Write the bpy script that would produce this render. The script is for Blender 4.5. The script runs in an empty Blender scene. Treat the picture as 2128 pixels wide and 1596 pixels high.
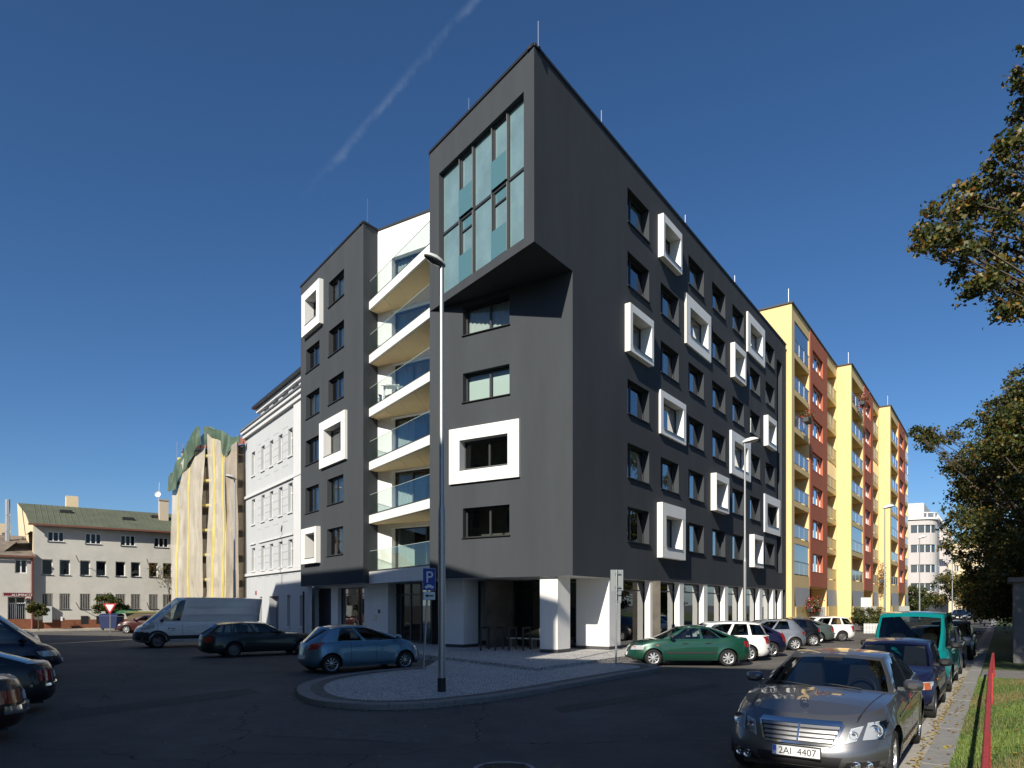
import bpy, bmesh, math, random
import numpy as np
from mathutils import Vector, Matrix
random.seed(7); rng = np.random.default_rng(7)
SC = bpy.context.scene
COL = SC.collection
# ------------------------------------------------------------------ camera, sky, sun, exposure
FPX, CX, HY, CAMH = 1419.0, 1064.0, 1256.0, 2.12      # focal length, principal column, horizon row (photo pixels), eye height
cam_d = bpy.data.cameras.new('camera'); cam = bpy.data.objects.new('camera', cam_d); COL.objects.link(cam)
cam.location = (0, 0, CAMH); cam.rotation_euler = (math.pi/2, 0, 0)
cam_d.sensor_width = 36; cam_d.lens = FPX/2128*36; cam_d.shift_y = (HY-798)/2128; cam_d.clip_end = 3000; cam_d.clip_start = 0.05
SC.camera = cam
SUN_EL = math.radians(32.6); SUN_AZ = math.radians(25.2)            # light travels 25 degrees right of the view axis
LD = Vector((math.sin(SUN_AZ)*math.cos(SUN_EL), math.cos(SUN_AZ)*math.cos(SUN_EL), -math.sin(SUN_EL)))
world = bpy.data.worlds.new('World'); SC.world = world; world.use_nodes = True
wn, wl = world.node_tree.nodes, world.node_tree.links
wn.clear()
w_out = wn.new('ShaderNodeOutputWorld'); w_bg = wn.new('ShaderNodeBackground'); w_sky = wn.new('ShaderNodeTexSky')
w_sky.sky_type = 'NISHITA'; w_sky.sun_disc = False; w_sky.sun_elevation = SUN_EL; w_sky.sun_rotation = SUN_AZ+math.pi
w_sky.air_density = 1.0; w_sky.dust_density = 1.6; w_sky.ozone_density = 6.0; w_sky.altitude = 1500
w_bg.inputs['Strength'].default_value = 0.08
def wnode(t, **k):
    n = wn.new(t)
    for a, b in k.items(): setattr(n, a, b)
    return n
# a dispersing vapour trail high in the air
def pix_dir(x, y): return Vector(((x-CX)/FPX, 1, (HY-y)/FPX)).normalized()
tr_a, tr_b = pix_dir(985, 0), pix_dir(645, 392)
tr_n = tr_a.cross(tr_b).normalized(); tr_t = (tr_b-tr_a).normalized()
w_tc = wnode('ShaderNodeTexCoord')
# very clear dry air: no bright haze band along the horizon, a polariser-deep blue
w_map = wnode('ShaderNodeMapping'); w_map.vector_type = 'POINT'; w_map.inputs['Scale'].default_value = (1,1,.97); w_map.inputs['Location'].default_value = (0, 0, -.008); wl.new(w_tc.outputs['Generated'], w_map.inputs[0])
w_nrm = wnode('ShaderNodeVectorMath', operation='NORMALIZE'); wl.new(w_map.outputs[0], w_nrm.inputs[0]); wl.new(w_nrm.outputs[0], w_sky.inputs[0])
w_hsv = wnode('ShaderNodeHueSaturation'); w_hsv.inputs['Saturation'].default_value = 1.10; w_hsv.inputs['Value'].default_value = 1.0; wl.new(w_sky.outputs[0], w_hsv.inputs['Color'])
def wdot(v):
    n = wnode('ShaderNodeVectorMath', operation='DOT_PRODUCT'); wl.new(w_tc.outputs['Generated'], n.inputs[0]); n.inputs[1].default_value = v
    return n.outputs['Value']
def wmath(op, a, b=None, c=None):
    n = wnode('ShaderNodeMath', operation=op)
    for i, q in enumerate((a, b, c)):
        if q is None: continue
        if isinstance(q, (int, float)): n.inputs[i].default_value = q
        else: wl.new(q, n.inputs[i])
    return n.outputs[0]
def wramp(v, a, b):
    n = wnode('ShaderNodeMapRange', interpolation_type='SMOOTHSTEP'); wl.new(v, n.inputs[0])
    n.inputs[1].default_value = a; n.inputs[2].default_value = b
    return n.outputs[0]
w_ns = wnode('ShaderNodeTexNoise'); w_ns.inputs['Scale'].default_value = 38; w_ns.inputs['Detail'].default_value = 7; w_ns.inputs['Roughness'].default_value = .62
wl.new(w_tc.outputs['Generated'], w_ns.inputs['Vector'])
off = wmath('ADD', wdot(tr_n), wmath('MULTIPLY', wmath('SUBTRACT', w_ns.outputs['Fac'], .5), .012))
band = wmath('SUBTRACT', 1.0, wramp(wmath('ABSOLUTE', off), 0.0, 0.007))
along = wdot(tr_t); s0, s1 = tr_a.dot(tr_t), tr_b.dot(tr_t)
fade = wmath('MULTIPLY', wramp(along, s0-.6, s0+.05), wmath('SUBTRACT', 1.0, wramp(along, s1-.06, s1+.03)))
thick = wmath('MULTIPLY', wmath('MULTIPLY', band, fade), wramp(w_ns.outputs['Fac'], .30, .72))
w_mix = wnode('ShaderNodeMix', data_type='RGBA'); wl.new(wmath('MULTIPLY', thick, .06), w_mix.inputs[0])
wl.new(w_hsv.outputs[0], w_mix.inputs[6]); w_mix.inputs[7].default_value = (9, 10, 11, 1)
wl.new(w_mix.outputs[2], w_bg.inputs[0]); wl.new(w_bg.outputs[0], w_out.inputs[0])
sun_d = bpy.data.lights.new('sun', 'SUN'); sun_d.energy = 5.0; sun_d.angle = math.radians(0.53); sun_d.color = (1.0, .93, .80)
sun = bpy.data.objects.new('sun', sun_d); COL.objects.link(sun); sun.rotation_euler = LD.to_track_quat('-Z', 'Y').to_euler(); sun.location = (-30, -60, 50)
SC.view_settings.view_transform = 'Standard'; SC.view_settings.look = 'None'; SC.view_settings.gamma = 1; SC.view_settings.exposure = 0.4
SC.view_settings.use_curve_mapping = False
SC.render.engine = 'CYCLES'
SC.cycles.max_bounces = 8; SC.cycles.transparent_max_bounces = 24; SC.cycles.caustics_reflective = False; SC.cycles.caustics_refractive = False

# ------------------------------------------------------------------ materials
MATS = {}
def mat(name, col=(.5,.5,.5), rough=.8, metal=0, spec=.5, noise=0, nscale=3, bump=0, bscale=40, coat=0, emit=None, col2=None, detail=6, stretch=None):
    if name in MATS: return MATS[name]
    m = bpy.data.materials.new(name); m.use_nodes = True; MATS[name] = m
    n, l = m.node_tree.nodes, m.node_tree.links
    b = n['Principled BSDF']
    b.inputs['Base Color'].default_value = (*col, 1); b.inputs['Roughness'].default_value = rough; b.inputs['Metallic'].default_value = metal
    b.inputs['Specular IOR Level'].default_value = spec; b.inputs['Coat Weight'].default_value = coat; b.inputs['Coat Roughness'].default_value = .03
    m.diffuse_color = (*col, 1)
    if noise or bump:
        geo = n.new('ShaderNodeNewGeometry'); vec = geo.outputs['Position']
        if stretch:
            mp = n.new('ShaderNodeMapping'); mp.inputs['Scale'].default_value = stretch; l.new(vec, mp.inputs[0]); vec = mp.outputs[0]
    if noise:
        t = n.new('ShaderNodeTexNoise'); t.inputs['Scale'].default_value = nscale; t.inputs['Detail'].default_value = detail; t.inputs['Roughness'].default_value = .65
        l.new(vec, t.inputs['Vector'])
        r = n.new('ShaderNodeMapRange'); l.new(t.outputs['Fac'], r.inputs[0]); r.inputs[1].default_value = .28; r.inputs[2].default_value = .72
        mx = n.new('ShaderNodeMix'); mx.data_type = 'RGBA'; l.new(r.outputs[0], mx.inputs[0])
        c2 = col2 or tuple(c*(1-noise) for c in col); c1 = col if col2 else tuple(min(1, c*(1+noise)) for c in col)
        mx.inputs[6].default_value = (*c1, 1); mx.inputs[7].default_value = (*c2, 1); l.new(mx.outputs[2], b.inputs['Base Color'])
    if bump:
        t2 = n.new('ShaderNodeTexNoise'); t2.inputs['Scale'].default_value = bscale; t2.inputs['Detail'].default_value = 5; l.new(vec, t2.inputs['Vector'])
        bp = n.new('ShaderNodeBump'); bp.inputs['Strength'].default_value = bump; bp.inputs['Distance'].default_value = .02; l.new(t2.outputs['Fac'], bp.inputs['Height']); l.new(bp.outputs[0], b.inputs['Normal'])
    if emit: b.inputs['Emission Color'].default_value = (*emit[:3], 1); b.inputs['Emission Strength'].default_value = emit[3]
    return m
def glass(name, tint=(.6,.68,.66), refl=1.0, wave=0, rough=0.0, ior=1.5):
    """thin window glass: clear tinted transmission under a Fresnel reflection"""
    if name in MATS: return MATS[name]
    m = bpy.data.materials.new(name); m.use_nodes = True; MATS[name] = m
    n, l = m.node_tree.nodes, m.node_tree.links; n.clear()
    o = n.new('ShaderNodeOutputMaterial'); t = n.new('ShaderNodeBsdfTransparent'); t.inputs[0].default_value = (*tint, 1)
    g = n.new('ShaderNodeBsdfGlossy'); g.inputs['Roughness'].default_value = rough; g.inputs[0].default_value = (.95, .97, 1, 1)
    fr = n.new('ShaderNodeFresnel'); fr.inputs[0].default_value = ior
    mu = n.new('ShaderNodeMath'); mu.operation = 'MULTIPLY'; mu.use_clamp = True; mu.inputs[1].default_value = 1.9*refl; l.new(fr.outputs[0], mu.inputs[0])
    mx = n.new('ShaderNodeMixShader'); l.new(mu.outputs[0], mx.inputs[0]); l.new(t.outputs[0], mx.inputs[1]); l.new(g.outputs[0], mx.inputs[2]); l.new(mx.outputs[0], o.inputs[0])
    if wave:
        geo = n.new('ShaderNodeNewGeometry'); tn = n.new('ShaderNodeTexNoise'); tn.inputs['Scale'].default_value = 1.3; l.new(geo.outputs['Position'], tn.inputs['Vector'])
        bp = n.new('ShaderNodeBump'); bp.inputs['Strength'].default_value = wave; bp.inputs['Distance'].default_value = .02; l.new(tn.outputs['Fac'], bp.inputs['Height']); l.new(bp.outputs[0], g.inputs['Normal']); l.new(bp.outputs[0], fr.inputs['Normal'])
    return m
def paint(name, col, flake=.3, rough=.35): return mat(name, col, rough=rough, metal=flake, coat=1.0 if max(col) > .05 else .55)
M_charcoal = mat('charcoal render', (.054,.060,.068), .95, noise=.11, nscale=.9, bump=.25, bscale=60, spec=.2, stretch=(1,1,.16))
M_white = mat('white facade panel', (.80,.79,.76), .55, noise=.06, nscale=1.4, stretch=(1,1,.2))
M_cap = mat('black roof flashing', (.02,.021,.023), .5)
M_soffit = mat('cream soffit board', (.74,.57,.33), .7, noise=.05, nscale=1)
M_frame = mat('anthracite window frame', (.035,.037,.04), .45)
M_wframe = mat('white window frame', (.75,.75,.73), .5)
M_glass = glass('window glass', (.60,.68,.68), 1.35, wave=.05)
M_glassL = glass('clear window glass', (.72,.80,.80), .75, wave=.05)
M_farglass = glass('old window glass', (.45,.47,.45), .45, wave=.05)
M_glassdark = glass('shop glass', (.38,.43,.44), 1.15, wave=.04)
M_balglass = glass('balustrade glass', (.90,.95,.93), .14)
M_bluepane = mat('teal louvred glass', (.155,.245,.262), .14, noise=.22, nscale=.7, spec=.7, coat=.6)
M_bluepane2 = mat('deep teal balustrade glass', (.085,.185,.205), .12, spec=.7, coat=.6)
M_curtain = mat('net curtain', (.62,.62,.58), .9, noise=.12, nscale=2, stretch=(9,9,.4))
M_entglass = glass('entrance glass', (.34,.38,.38), .4)
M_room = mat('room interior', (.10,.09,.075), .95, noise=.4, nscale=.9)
M_blind = mat('pale roller blind', (.66,.72,.68), .8)
M_alu = mat('galvanised steel', (.42,.43,.44), .42, metal=.75, noise=.12, nscale=30)
M_steel = mat('polished rod', (.75,.75,.75), .22, metal=1)
M_dark = mat('black metal', (.012,.013,.015), .5)
M_concrete = mat('concrete', (.33,.32,.30), .9, noise=.2, nscale=5, bump=.3, bscale=30)
M_plinth = mat('dark plinth', (.055,.055,.06), .7)
M_panelgrey = mat('grey facade panel', (.66,.65,.62), .6, noise=.03)
M_tyre = mat('tyre rubber', (.014,.014,.015), .85, bump=.2, bscale=90)
M_rim = mat('silver alloy', (.55,.56,.57), .3, metal=.85)
M_rimsteel = mat('grey steel wheel', (.16,.16,.165), .5, metal=.6)
M_hub = mat('silver plastic hubcap', (.55,.56,.57), .38, metal=.45)
M_chrome = mat('chrome', (.82,.82,.82), .12, metal=1)
M_blackplastic = mat('black plastic', (.018,.018,.02), .55)
M_lens = mat('clear lamp lens', (.55,.57,.58), .12, metal=.3, coat=1)
M_red = mat('red lamp lens', (.30,.012,.010), .15, coat=1)
M_orange = mat('orange lamp lens', (.42,.09,.012), .25, coat=1)
M_carglass = glass('car glass', (.46,.51,.50), .75)
M_interior = mat('car upholstery', (.016,.016,.018), .95)
M_plate = mat('number plate', (.72,.73,.72), .5)
M_plateblue = mat('plate blue', (.02,.07,.42), .5)
M_text = mat('black lettering', (.012,.012,.012), .6)

# ------------------------------------------------------------------ mesh helpers
WM = {}                                                # world matrix of everything linked so far
class MB:
    def __init__(s): s.v = []; s.f = []; s.mi = []; s.mats = []; s.cur = 0
    def use(s, m):
        if m not in s.mats: s.mats.append(m)
        s.cur = s.mats.index(m); return s
    def poly(s, pts):
        k = len(s.v); s.v += [tuple(p) for p in pts]; s.f.append(tuple(range(k, k+len(pts)))); s.mi.append(s.cur); return s
    def box(s, x0, x1, y0, y1, z0, z1):
        k = len(s.v); s.v += [(x,y,z) for z in (z0,z1) for y in (y0,y1) for x in (x0,x1)]
        for q in ((0,2,3,1),(4,5,7,6),(0,1,5,4),(2,6,7,3),(0,4,6,2),(1,3,7,5)): s.f.append(tuple(k+i for i in q)); s.mi.append(s.cur)
        return s
    def grid(s, P, wrap=False):
        """P: rows of equal length lists of points"""
        k = len(s.v); n = len(P[0])
        for r in P: s.v += [tuple(p) for p in r]
        for i in range(len(P)-1):
            for j in range(n if wrap else n-1):
                a, b = k+i*n+j, k+i*n+(j+1) % n
                s.f.append((a, b, b+n, a+n)); s.mi.append(s.cur)
        return s
    def tube(s, path, r, n=8, caps=True):
        path = [Vector(p) for p in path]; R = r if isinstance(r, (list, tuple)) else [r]*len(path); rows = []
        up = None
        for i, p in enumerate(path):
            t = (path[min(i+1, len(path)-1)]-path[max(i-1, 0)]).normalized()
            if up is None: up = Vector((0,0,1)) if abs(t.z) < .9 else Vector((1,0,0))
            a = t.cross(up).normalized(); b = a.cross(t).normalized(); up = b
            rows.append([p+(a*math.cos(2*math.pi*k/n)+b*math.sin(2*math.pi*k/n))*R[i] for k in range(n)])
        s.grid(rows, True)
        if caps: s.poly(rows[0]); s.poly(rows[-1][::-1])
        return s
    def lathe(s, prof, n=24, axis='z', o=(0,0,0)):
        rows = []
        for r, h in prof:
            row = []
            for k in range(n):
                a = 2*math.pi*k/n; c, q = r*math.cos(a), r*math.sin(a)
                row.append((o[0]+c, o[1]+q, o[2]+h) if axis == 'z' else (o[0]+c, o[1]+h, o[2]+q))
            rows.append(row)
        return s.grid(rows, True)
    def prism(s, pts, z0, z1):
        """extrude a counter-clockwise plan polygon"""
        k = len(s.v); n = len(pts); s.v += [(p[0],p[1],z0) for p in pts]+[(p[0],p[1],z1) for p in pts]
        s.f.append(tuple(range(k+n, k+2*n))); s.mi.append(s.cur); s.f.append(tuple(range(k+n-1, k-1, -1))); s.mi.append(s.cur)
        for i in range(n): j = (i+1) % n; s.f.append((k+i, k+j, k+n+j, k+n+i)); s.mi.append(s.cur)
        return s
    def mesh(s, name, m=None, smooth=None):
        me = bpy.data.meshes.new(name); me.from_pydata(s.v, [], s.f)
        for q in (s.mats or [m]): me.materials.append(q)
        if s.mats and len(s.mats) > 1: me.polygons.foreach_set('material_index', s.mi)
        if smooth is not None:
            me.polygons.foreach_set('use_smooth', [True]*len(me.polygons)); me.set_sharp_from_angle(angle=math.radians(smooth))
        me.update(); return me
    def build(s, name, m, parent=None, M=None, smooth=None): return put(name, s.mesh(name, m, smooth), parent, M)
I4 = Matrix.Identity(4)
def put(name, me, parent=None, M=None):
    o = bpy.data.objects.new(name, me); COL.objects.link(o); M = M if M is not None else (WM[parent] if parent is not None else I4)
    o.parent = parent; o.matrix_basis = (WM[parent].inverted() @ M) if parent is not None else M
    WM[o] = M.copy(); return o
def tag(o, label=None, cat=None, group=None, kind=None):
    if label: o['label'] = label
    if cat: o['category'] = cat
    if group: o['group'] = group
    if kind: o['kind'] = kind
    return o
def thing(name, label, cat, loc=(0,0,0), rot=0, group=None):
    M = Matrix.Translation(loc) @ Matrix.Rotation(rot, 4, 'Z')
    return tag(put(name, None, None, M), label, cat, group)
def struct(o): o['kind'] = 'structure'; return o
def gp(px, py, z=0.0):
    """photo pixel -> point on the level plane at height z"""
    Z = (CAMH-z)*FPX/(py-HY); return Vector(((px-CX)/FPX*Z, Z, z))
class Face:
    """a vertical plane: s runs to the viewer's right, y inward, z up"""
    def __init__(s, o, d):
        s.o = Vector((o[0], o[1], 0)); s.d = Vector((d[0], d[1], 0)).normalized(); s.i = Vector((-s.d.y, s.d.x, 0))
        s.M = Matrix(((s.d.x, s.i.x, 0, s.o.x), (s.d.y, s.i.y, 0, s.o.y), (0,0,1,0), (0,0,0,1)))
    def s(s_, px, off=0):
        k = (px-CX)/FPX; o = s_.o+s_.i*off; return (k*o.y-o.x)/(s_.d.x-k*s_.d.y)
    def pt(s_, s, off=0, z=0): return s_.o+s_.d*s+s_.i*off+Vector((0,0,z))
    def z(s_, px, py, off=0): return CAMH+(HY-py)/FPX*s_.pt(s_.s(px, off), off).y
    def at(s_, s, off=0, z=0): return s_.M @ Matrix.Translation((s, off, z))
def dirpx(vp): a = math.atan((vp-CX)/FPX); return (math.sin(a), math.cos(a))
def wall_grid(mb, s0, s1, z0, z1, holes=(), voids=(), rv=.28, y=0.0):
    S = sorted({s0, s1}|{q for h in list(holes)+list(voids) for q in h[:2] if s0 < q < s1}); Z = sorted({z0, z1}|{q for h in list(holes)+list(voids) for q in h[2:4] if z0 < q < z1})
    for a, b in zip(S, S[1:]):
        for c, d in zip(Z, Z[1:]):
            ms, mz = (a+b)/2, (c+d)/2
            if any(h[0] < ms < h[1] and h[2] < mz < h[3] for h in list(holes)+list(voids)): continue
            mb.poly([(a,y,c),(b,y,c),(b,y,d),(a,y,d)])
    for h in holes:
        a, b, c, d = h[:4]; r = h[4] if len(h) > 4 else rv
        mb.poly([(a,y,c),(a,y,d),(a,y+r,d),(a,y+r,c)]); mb.poly([(b,y,c),(b,y+r,c),(b,y+r,d),(b,y,d)])
        mb.poly([(a,y,c),(a,y+r,c),(b,y+r,c),(b,y,c)]); mb.poly([(a,y,d),(b,y,d),(b,y+r,d),(a,y+r,d)])
WCACHE = {}
def window(parent, F, s0, s1, z0, z1, dep=.24, cols=(.5,), rows=(), fm=None, g=None, fw=.065, sill=None, curtain=None, cm=None, name='window', pane='pane'):
    """a window frame with a pane in each light, a sill and a curtain behind the glass"""
    w, h = round(s1-s0, 2), round(z1-z0, 2); fm = fm or M_frame; g = g or M_glass
    key = (w, h, tuple(cols), tuple(rows), fm.name, fw)
    if key not in WCACHE:
        mb = MB(); t = .07
        mb.box(0, fw, 0, t, 0, h).box(w-fw, w, 0, t, 0, h).box(fw, w-fw, 0, t, 0, fw).box(fw, w-fw, 0, t, h-fw, h)
        X = [fw]+[c*w for c in cols]+[w-fw]; Zs = [fw]+[r*h for r in rows]+[h-fw]
        for c in X[1:-1]: mb.box(c-fw*.7, c+fw*.7, -.004, t-.004, fw, h-fw)
        for r in Zs[1:-1]: mb.box(fw, w-fw, .002, t-.006, r-fw*.5, r+fw*.5)
        WCACHE[key] = (mb.mesh('window_frame', fm), X, Zs)
    me, X, Zs = WCACHE[key]
    o = put(name, me, parent, F.at(s0, dep, z0))
    for i in range(len(X)-1):
        for j in range(len(Zs)-1):
            k2 = ('p', round(X[i+1]-X[i], 2), round(Zs[j+1]-Zs[j], 2), g.name)
            if k2 not in WCACHE: WCACHE[k2] = MB().poly([(0,0,0),(k2[1],0,0),(k2[1],0,k2[2]),(0,0,k2[2])]).mesh('pane', g)
            put(pane, WCACHE[k2], o, F.at(s0+X[i], dep+.035, z0+Zs[j]))
    if sill:
        k3 = ('s', w, sill.name)
        if k3 not in WCACHE: WCACHE[k3] = MB().box(-.04, w+.04, -.075, .24, -.03, .0).mesh('sill', sill)
        put('sill', WCACHE[k3], o, F.at(s0, 0, z0+.004))
    if curtain:
        a, b = curtain[:2]; low = curtain[2] if len(curtain) > 2 else 0.0
        cw = (b-a)*w; n = max(6, int(cw/.07)); hh = h-.1-low*h
        ca = 0.0 if cm is M_blind else .03; mb = MB(); mb.grid([[(cw*k/n, ca*math.sin(k*2.1+s0), 0) for k in range(n+1)], [(cw*k/n, ca*math.sin(k*2.1+s0), hh) for k in range(n+1)]])
        mb.build('curtain', cm or M_curtain, o, F.at(s0+a*w, dep+.16, z0+.05+low*h))
    return o
def text_mesh(txt, size, m, align='CENTER', extrude=.002, sx=1.0):
    c = bpy.data.curves.new('txt', 'FONT'); c.body = txt; c.size = size; c.align_x = align; c.extrude = extrude
    o = bpy.data.objects.new('txt', c); COL.objects.link(o); dg = bpy.context.evaluated_depsgraph_get()
    me = bpy.data.meshes.new_from_object(o.evaluated_get(dg)); bpy.data.objects.remove(o); bpy.data.curves.remove(c)
    me.transform(Matrix.Scale(sx, 4, (1,0,0)) @ I4); me.transform(Matrix.Rotation(math.pi/2, 4, 'X')); me.materials.clear(); me.materials.append(m); return me

# ------------------------------------------------------------------ main lines of the place
CZ = 26.3
PC = (126/FPX*CZ, CZ)                                   # corner of the dark building
R = Face(PC, dirpx(2085))                               # facade along the right-hand street
PB = R.pt(R.s(1110))                                    # corner of the cantilevered box
BX = Face(PB, tuple(-q for q in dirpx(-10)))            # facade along the left-hand street
sD, sF, sG = BX.s(893), BX.s(755), BX.s(625)
PD, PF, PG = BX.pt(sD), BX.pt(sF), BX.pt(sG)
L2 = Face(PC, (PC[0]-PD.x, PC[1]-PD.y)); sL = -(Vector((PC[0], PC[1], 0))-PD).length
zt, zb, zu = R.z(1110, 95), BX.z(1109, 502), R.z(1190, 1196)
GT, GI = .20, .10                                       # terrace and island pavement levels
TS = Face(PF, R.d)                                      # side of the stair tower
PH = TS.pt(TS.s(785)); WW = Face(PH, L2.d)              # white wall at the back of the balconies
KF = Face((0, 0), R.d)                                  # frame of the right-hand kerb
tan_sun = math.tan(SUN_EL); HD = Vector((LD.x, LD.y, 0)).normalized()

# ------------------------------------------------------------------ ground
def asphalt():
    m = bpy.data.materials.new('asphalt'); m.use_nodes = True; n, l = m.node_tree.nodes, m.node_tree.links; b = n['Principled BSDF']
    geo = n.new('ShaderNodeNewGeometry')
    def noise(sc, de=5, ro=.6):
        t = n.new('ShaderNodeTexNoise'); t.inputs['Scale'].default_value = sc; t.inputs['Detail'].default_value = de; t.inputs['Roughness'].default_value = ro; l.new(geo.outputs['Position'], t.inputs['Vector']); return t.outputs['Fac']
    def mr(v, a, b_, c, d):
        r = n.new('ShaderNodeMapRange'); l.new(v, r.inputs[0])
        for i, q in enumerate((a, b_, c, d)): r.inputs[i+1].default_value = q
        return r.outputs[0]
    def mul(a, b_):
        q = n.new('ShaderNodeMath'); q.operation = 'MULTIPLY'; l.new(a, q.inputs[0]); l.new(b_, q.inputs[1]); return q.outputs[0]
    big = mr(noise(.22, 3), .35, .65, .78, 1.22); mid = mr(noise(1.7, 6, .7), .3, .7, .82, 1.15); fine = mr(noise(90, 3), .3, .7, .62, 1.42)
    wob = n.new('ShaderNodeVectorMath'); wob.operation = 'ADD'; tn = n.new('ShaderNodeTexNoise'); tn.inputs['Scale'].default_value = 1.1; tn.inputs['Detail'].default_value = 5; l.new(geo.outputs['Position'], tn.inputs['Vector'])
    l.new(geo.outputs['Position'], wob.inputs[0]); l.new(tn.outputs['Color'], wob.inputs[1])
    vo = n.new('ShaderNodeTexVoronoi'); vo.feature = 'DISTANCE_TO_EDGE'; vo.inputs['Scale'].default_value = .16; l.new(wob.outputs[0], vo.inputs['Vector'])
    crack = mr(vo.outputs['Distance'], .0008, .003, .35, 1.0)
    v = mul(mul(big, mid), mul(fine, crack)); cm = n.new('ShaderNodeVectorMath'); cm.operation = 'SCALE'; cm.inputs[0].default_value = (.112, .104, .095); l.new(v, cm.inputs['Scale'])
    l.new(cm.outputs[0], b.inputs['Base Color']); b.inputs['Roughness'].default_value = .86; b.inputs['Specular IOR Level'].default_value = .35
    bp = n.new('ShaderNodeBump'); bp.inputs['Strength'].default_value = .5; bp.inputs['Distance'].default_value = .012; l.new(fine, bp.inputs['Height']); l.new(bp.outputs[0], b.inputs['Normal'])
    return m
def setts(name, c1, c2, sc):
    m = bpy.data.materials.new(name); m.use_nodes = True; n, l = m.node_tree.nodes, m.node_tree.links; b = n['Principled BSDF']
    geo = n.new('ShaderNodeNewGeometry')
    vo = n.new('ShaderNodeTexVoronoi'); vo.feature = 'F1'; vo.inputs['Scale'].default_value = sc; vo.inputs['Randomness'].default_value = .85; l.new(geo.outputs['Position'], vo.inputs['Vector'])
    ve = n.new('ShaderNodeTexVoronoi'); ve.feature = 'DISTANCE_TO_EDGE'; ve.inputs['Scale'].default_value = sc; ve.inputs['Randomness'].default_value = .85; l.new(geo.outputs['Position'], ve.inputs['Vector'])
    sep = n.new('ShaderNodeSeparateColor'); l.new(vo.outputs['Color'], sep.inputs[0])
    nz = n.new('ShaderNodeTexNoise'); nz.inputs['Scale'].default_value = .7; nz.inputs['Detail'].default_value = 6; l.new(geo.outputs['Position'], nz.inputs['Vector'])
    ad = n.new('ShaderNodeMath'); ad.operation = 'MULTIPLY_ADD'; l.new(nz.outputs['Fac'], ad.inputs[0]); ad.inputs[1].default_value = .9; l.new(sep.outputs[0], ad.inputs[2])
    sb = n.new('ShaderNodeMath'); sb.operation = 'SUBTRACT'; l.new(ad.outputs[0], sb.inputs[0]); sb.inputs[1].default_value = .45
    mx = n.new('ShaderNodeMix'); mx.data_type = 'RGBA'; mx.clamp_factor = True; l.new(sb.outputs[0], mx.inputs[0]); mx.inputs[6].default_value = (*c1, 1); mx.inputs[7].default_value = (*c2, 1)
    r = n.new('ShaderNodeMapRange'); l.new(ve.outputs['Distance'], r.inputs[0]); r.inputs[1].default_value = .02; r.inputs[2].default_value = .10
    m2 = n.new('ShaderNodeMix'); m2.data_type = 'RGBA'; l.new(r.outputs[0], m2.inputs[0]); m2.inputs[6].default_value = (.06,.055,.05,1); l.new(mx.outputs[2], m2.inputs[7]); l.new(m2.outputs[2], b.inputs['Base Color'])
    bp = n.new('ShaderNodeBump'); bp.inputs['Strength'].default_value = .8; bp.inputs['Distance'].default_value = .012; l.new(r.outputs[0], bp.inputs['Height']); l.new(bp.outputs[0], b.inputs['Normal'])
    b.inputs['Roughness'].default_value = .8; return m
M_asphalt = asphalt()
M_setts = setts('pale granite setts', (.70,.68,.64), (.46,.45,.44), 13)
M_setts2 = setts('dark granite setts', (.17,.165,.16), (.10,.10,.10), 12)
M_kerb = mat('granite kerb', (.22,.215,.205), .85, noise=.2, nscale=9, bump=.2, bscale=50)
M_kerb2 = mat('concrete step edging', (.38,.37,.35), .85, noise=.12, nscale=4, bump=.15, bscale=50)
M_gutter = mat('concrete gutter', (.34,.32,.29), .9, noise=.25, nscale=4, bump=.2, bscale=40)
g = MB().poly([(-900,-300,0),(900,-300,0),(900,1200,0),(-900,1200,0)]).build('road', M_asphalt); struct(g)
# island in front of the building
pix = [(870,1386),(800,1391),(712,1401),(655,1411),(624,1422),(615,1432),(622,1444),(650,1455),(700,1462),(780,1466),(880,1463),(960,1456),(1050,1445),(1140,1430),(1230,1413),(1310,1399),(1355,1392),(1374,1388),(1366,1383),(1335,1379),(1300,1376)]
isl = [gp(x, y, GI).to_2d() for x, y in pix]
def chaikin(P, n=2, closed=False):
    for _ in range(n):
        Q = [] if closed else [P[0]]
        m = len(P) if closed else len(P)-1
        for i in range(m):
            a, b = P[i], P[(i+1) % len(P)]; Q += [a*.75+b*.25, a*.25+b*.75]
        if not closed: Q.append(P[-1])
        P = Q
    return P
def offset_line(P, d):
    out = []
    for i, p in enumerate(P):
        t = (P[min(i+1, len(P)-1)]-P[max(i-1, 0)]).normalized(); out.append(p+Vector((-t.y, t.x))*d)
    return out
isl = chaikin(isl, 2)
ter_apex = gp(1120, 1392, GT).to_2d(); td, rd = BX.d.to_2d(), R.d.to_2d()
inner = [ter_apex+rd*3.2+R.i.to_2d()*.6, ter_apex+Vector((0,.8)), ter_apex-td*6.5+BX.i.to_2d()*.6]
inn = offset_line(isl, .30)
ip = struct(MB().prism([tuple(p) for p in offset_line(isl, .34)+inner], -.05, GI).build('pavement_island', M_setts))
def strip(a, b, z0, z1, name, m, n_piece, parent, gap=.006):
    """kerb stones between two parallel lines"""
    L = [0]
    for p, q in zip(a, a[1:]): L.append(L[-1]+(q-p).length)
    def at(P, t):
        for k in range(len(L)-1):
            if t <= L[k+1]+1e-9: f = (t-L[k])/max(1e-9, L[k+1]-L[k]); return P[k]*(1-f)+P[k+1]*f
        return P[-1]
    for k in range(n_piece):
        t0, t1 = L[-1]*k/n_piece+gap, L[-1]*(k+1)/n_piece-gap; sub = [t0+(t1-t0)*j/3 for j in range(4)]
        pts = [tuple(at(a, t)) for t in sub]+[tuple(at(b, t)) for t in reversed(sub)]
        dz = random.uniform(-.006, .006)
        MB().prism(pts, z0, z1+dz).build(name, m, parent)
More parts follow.
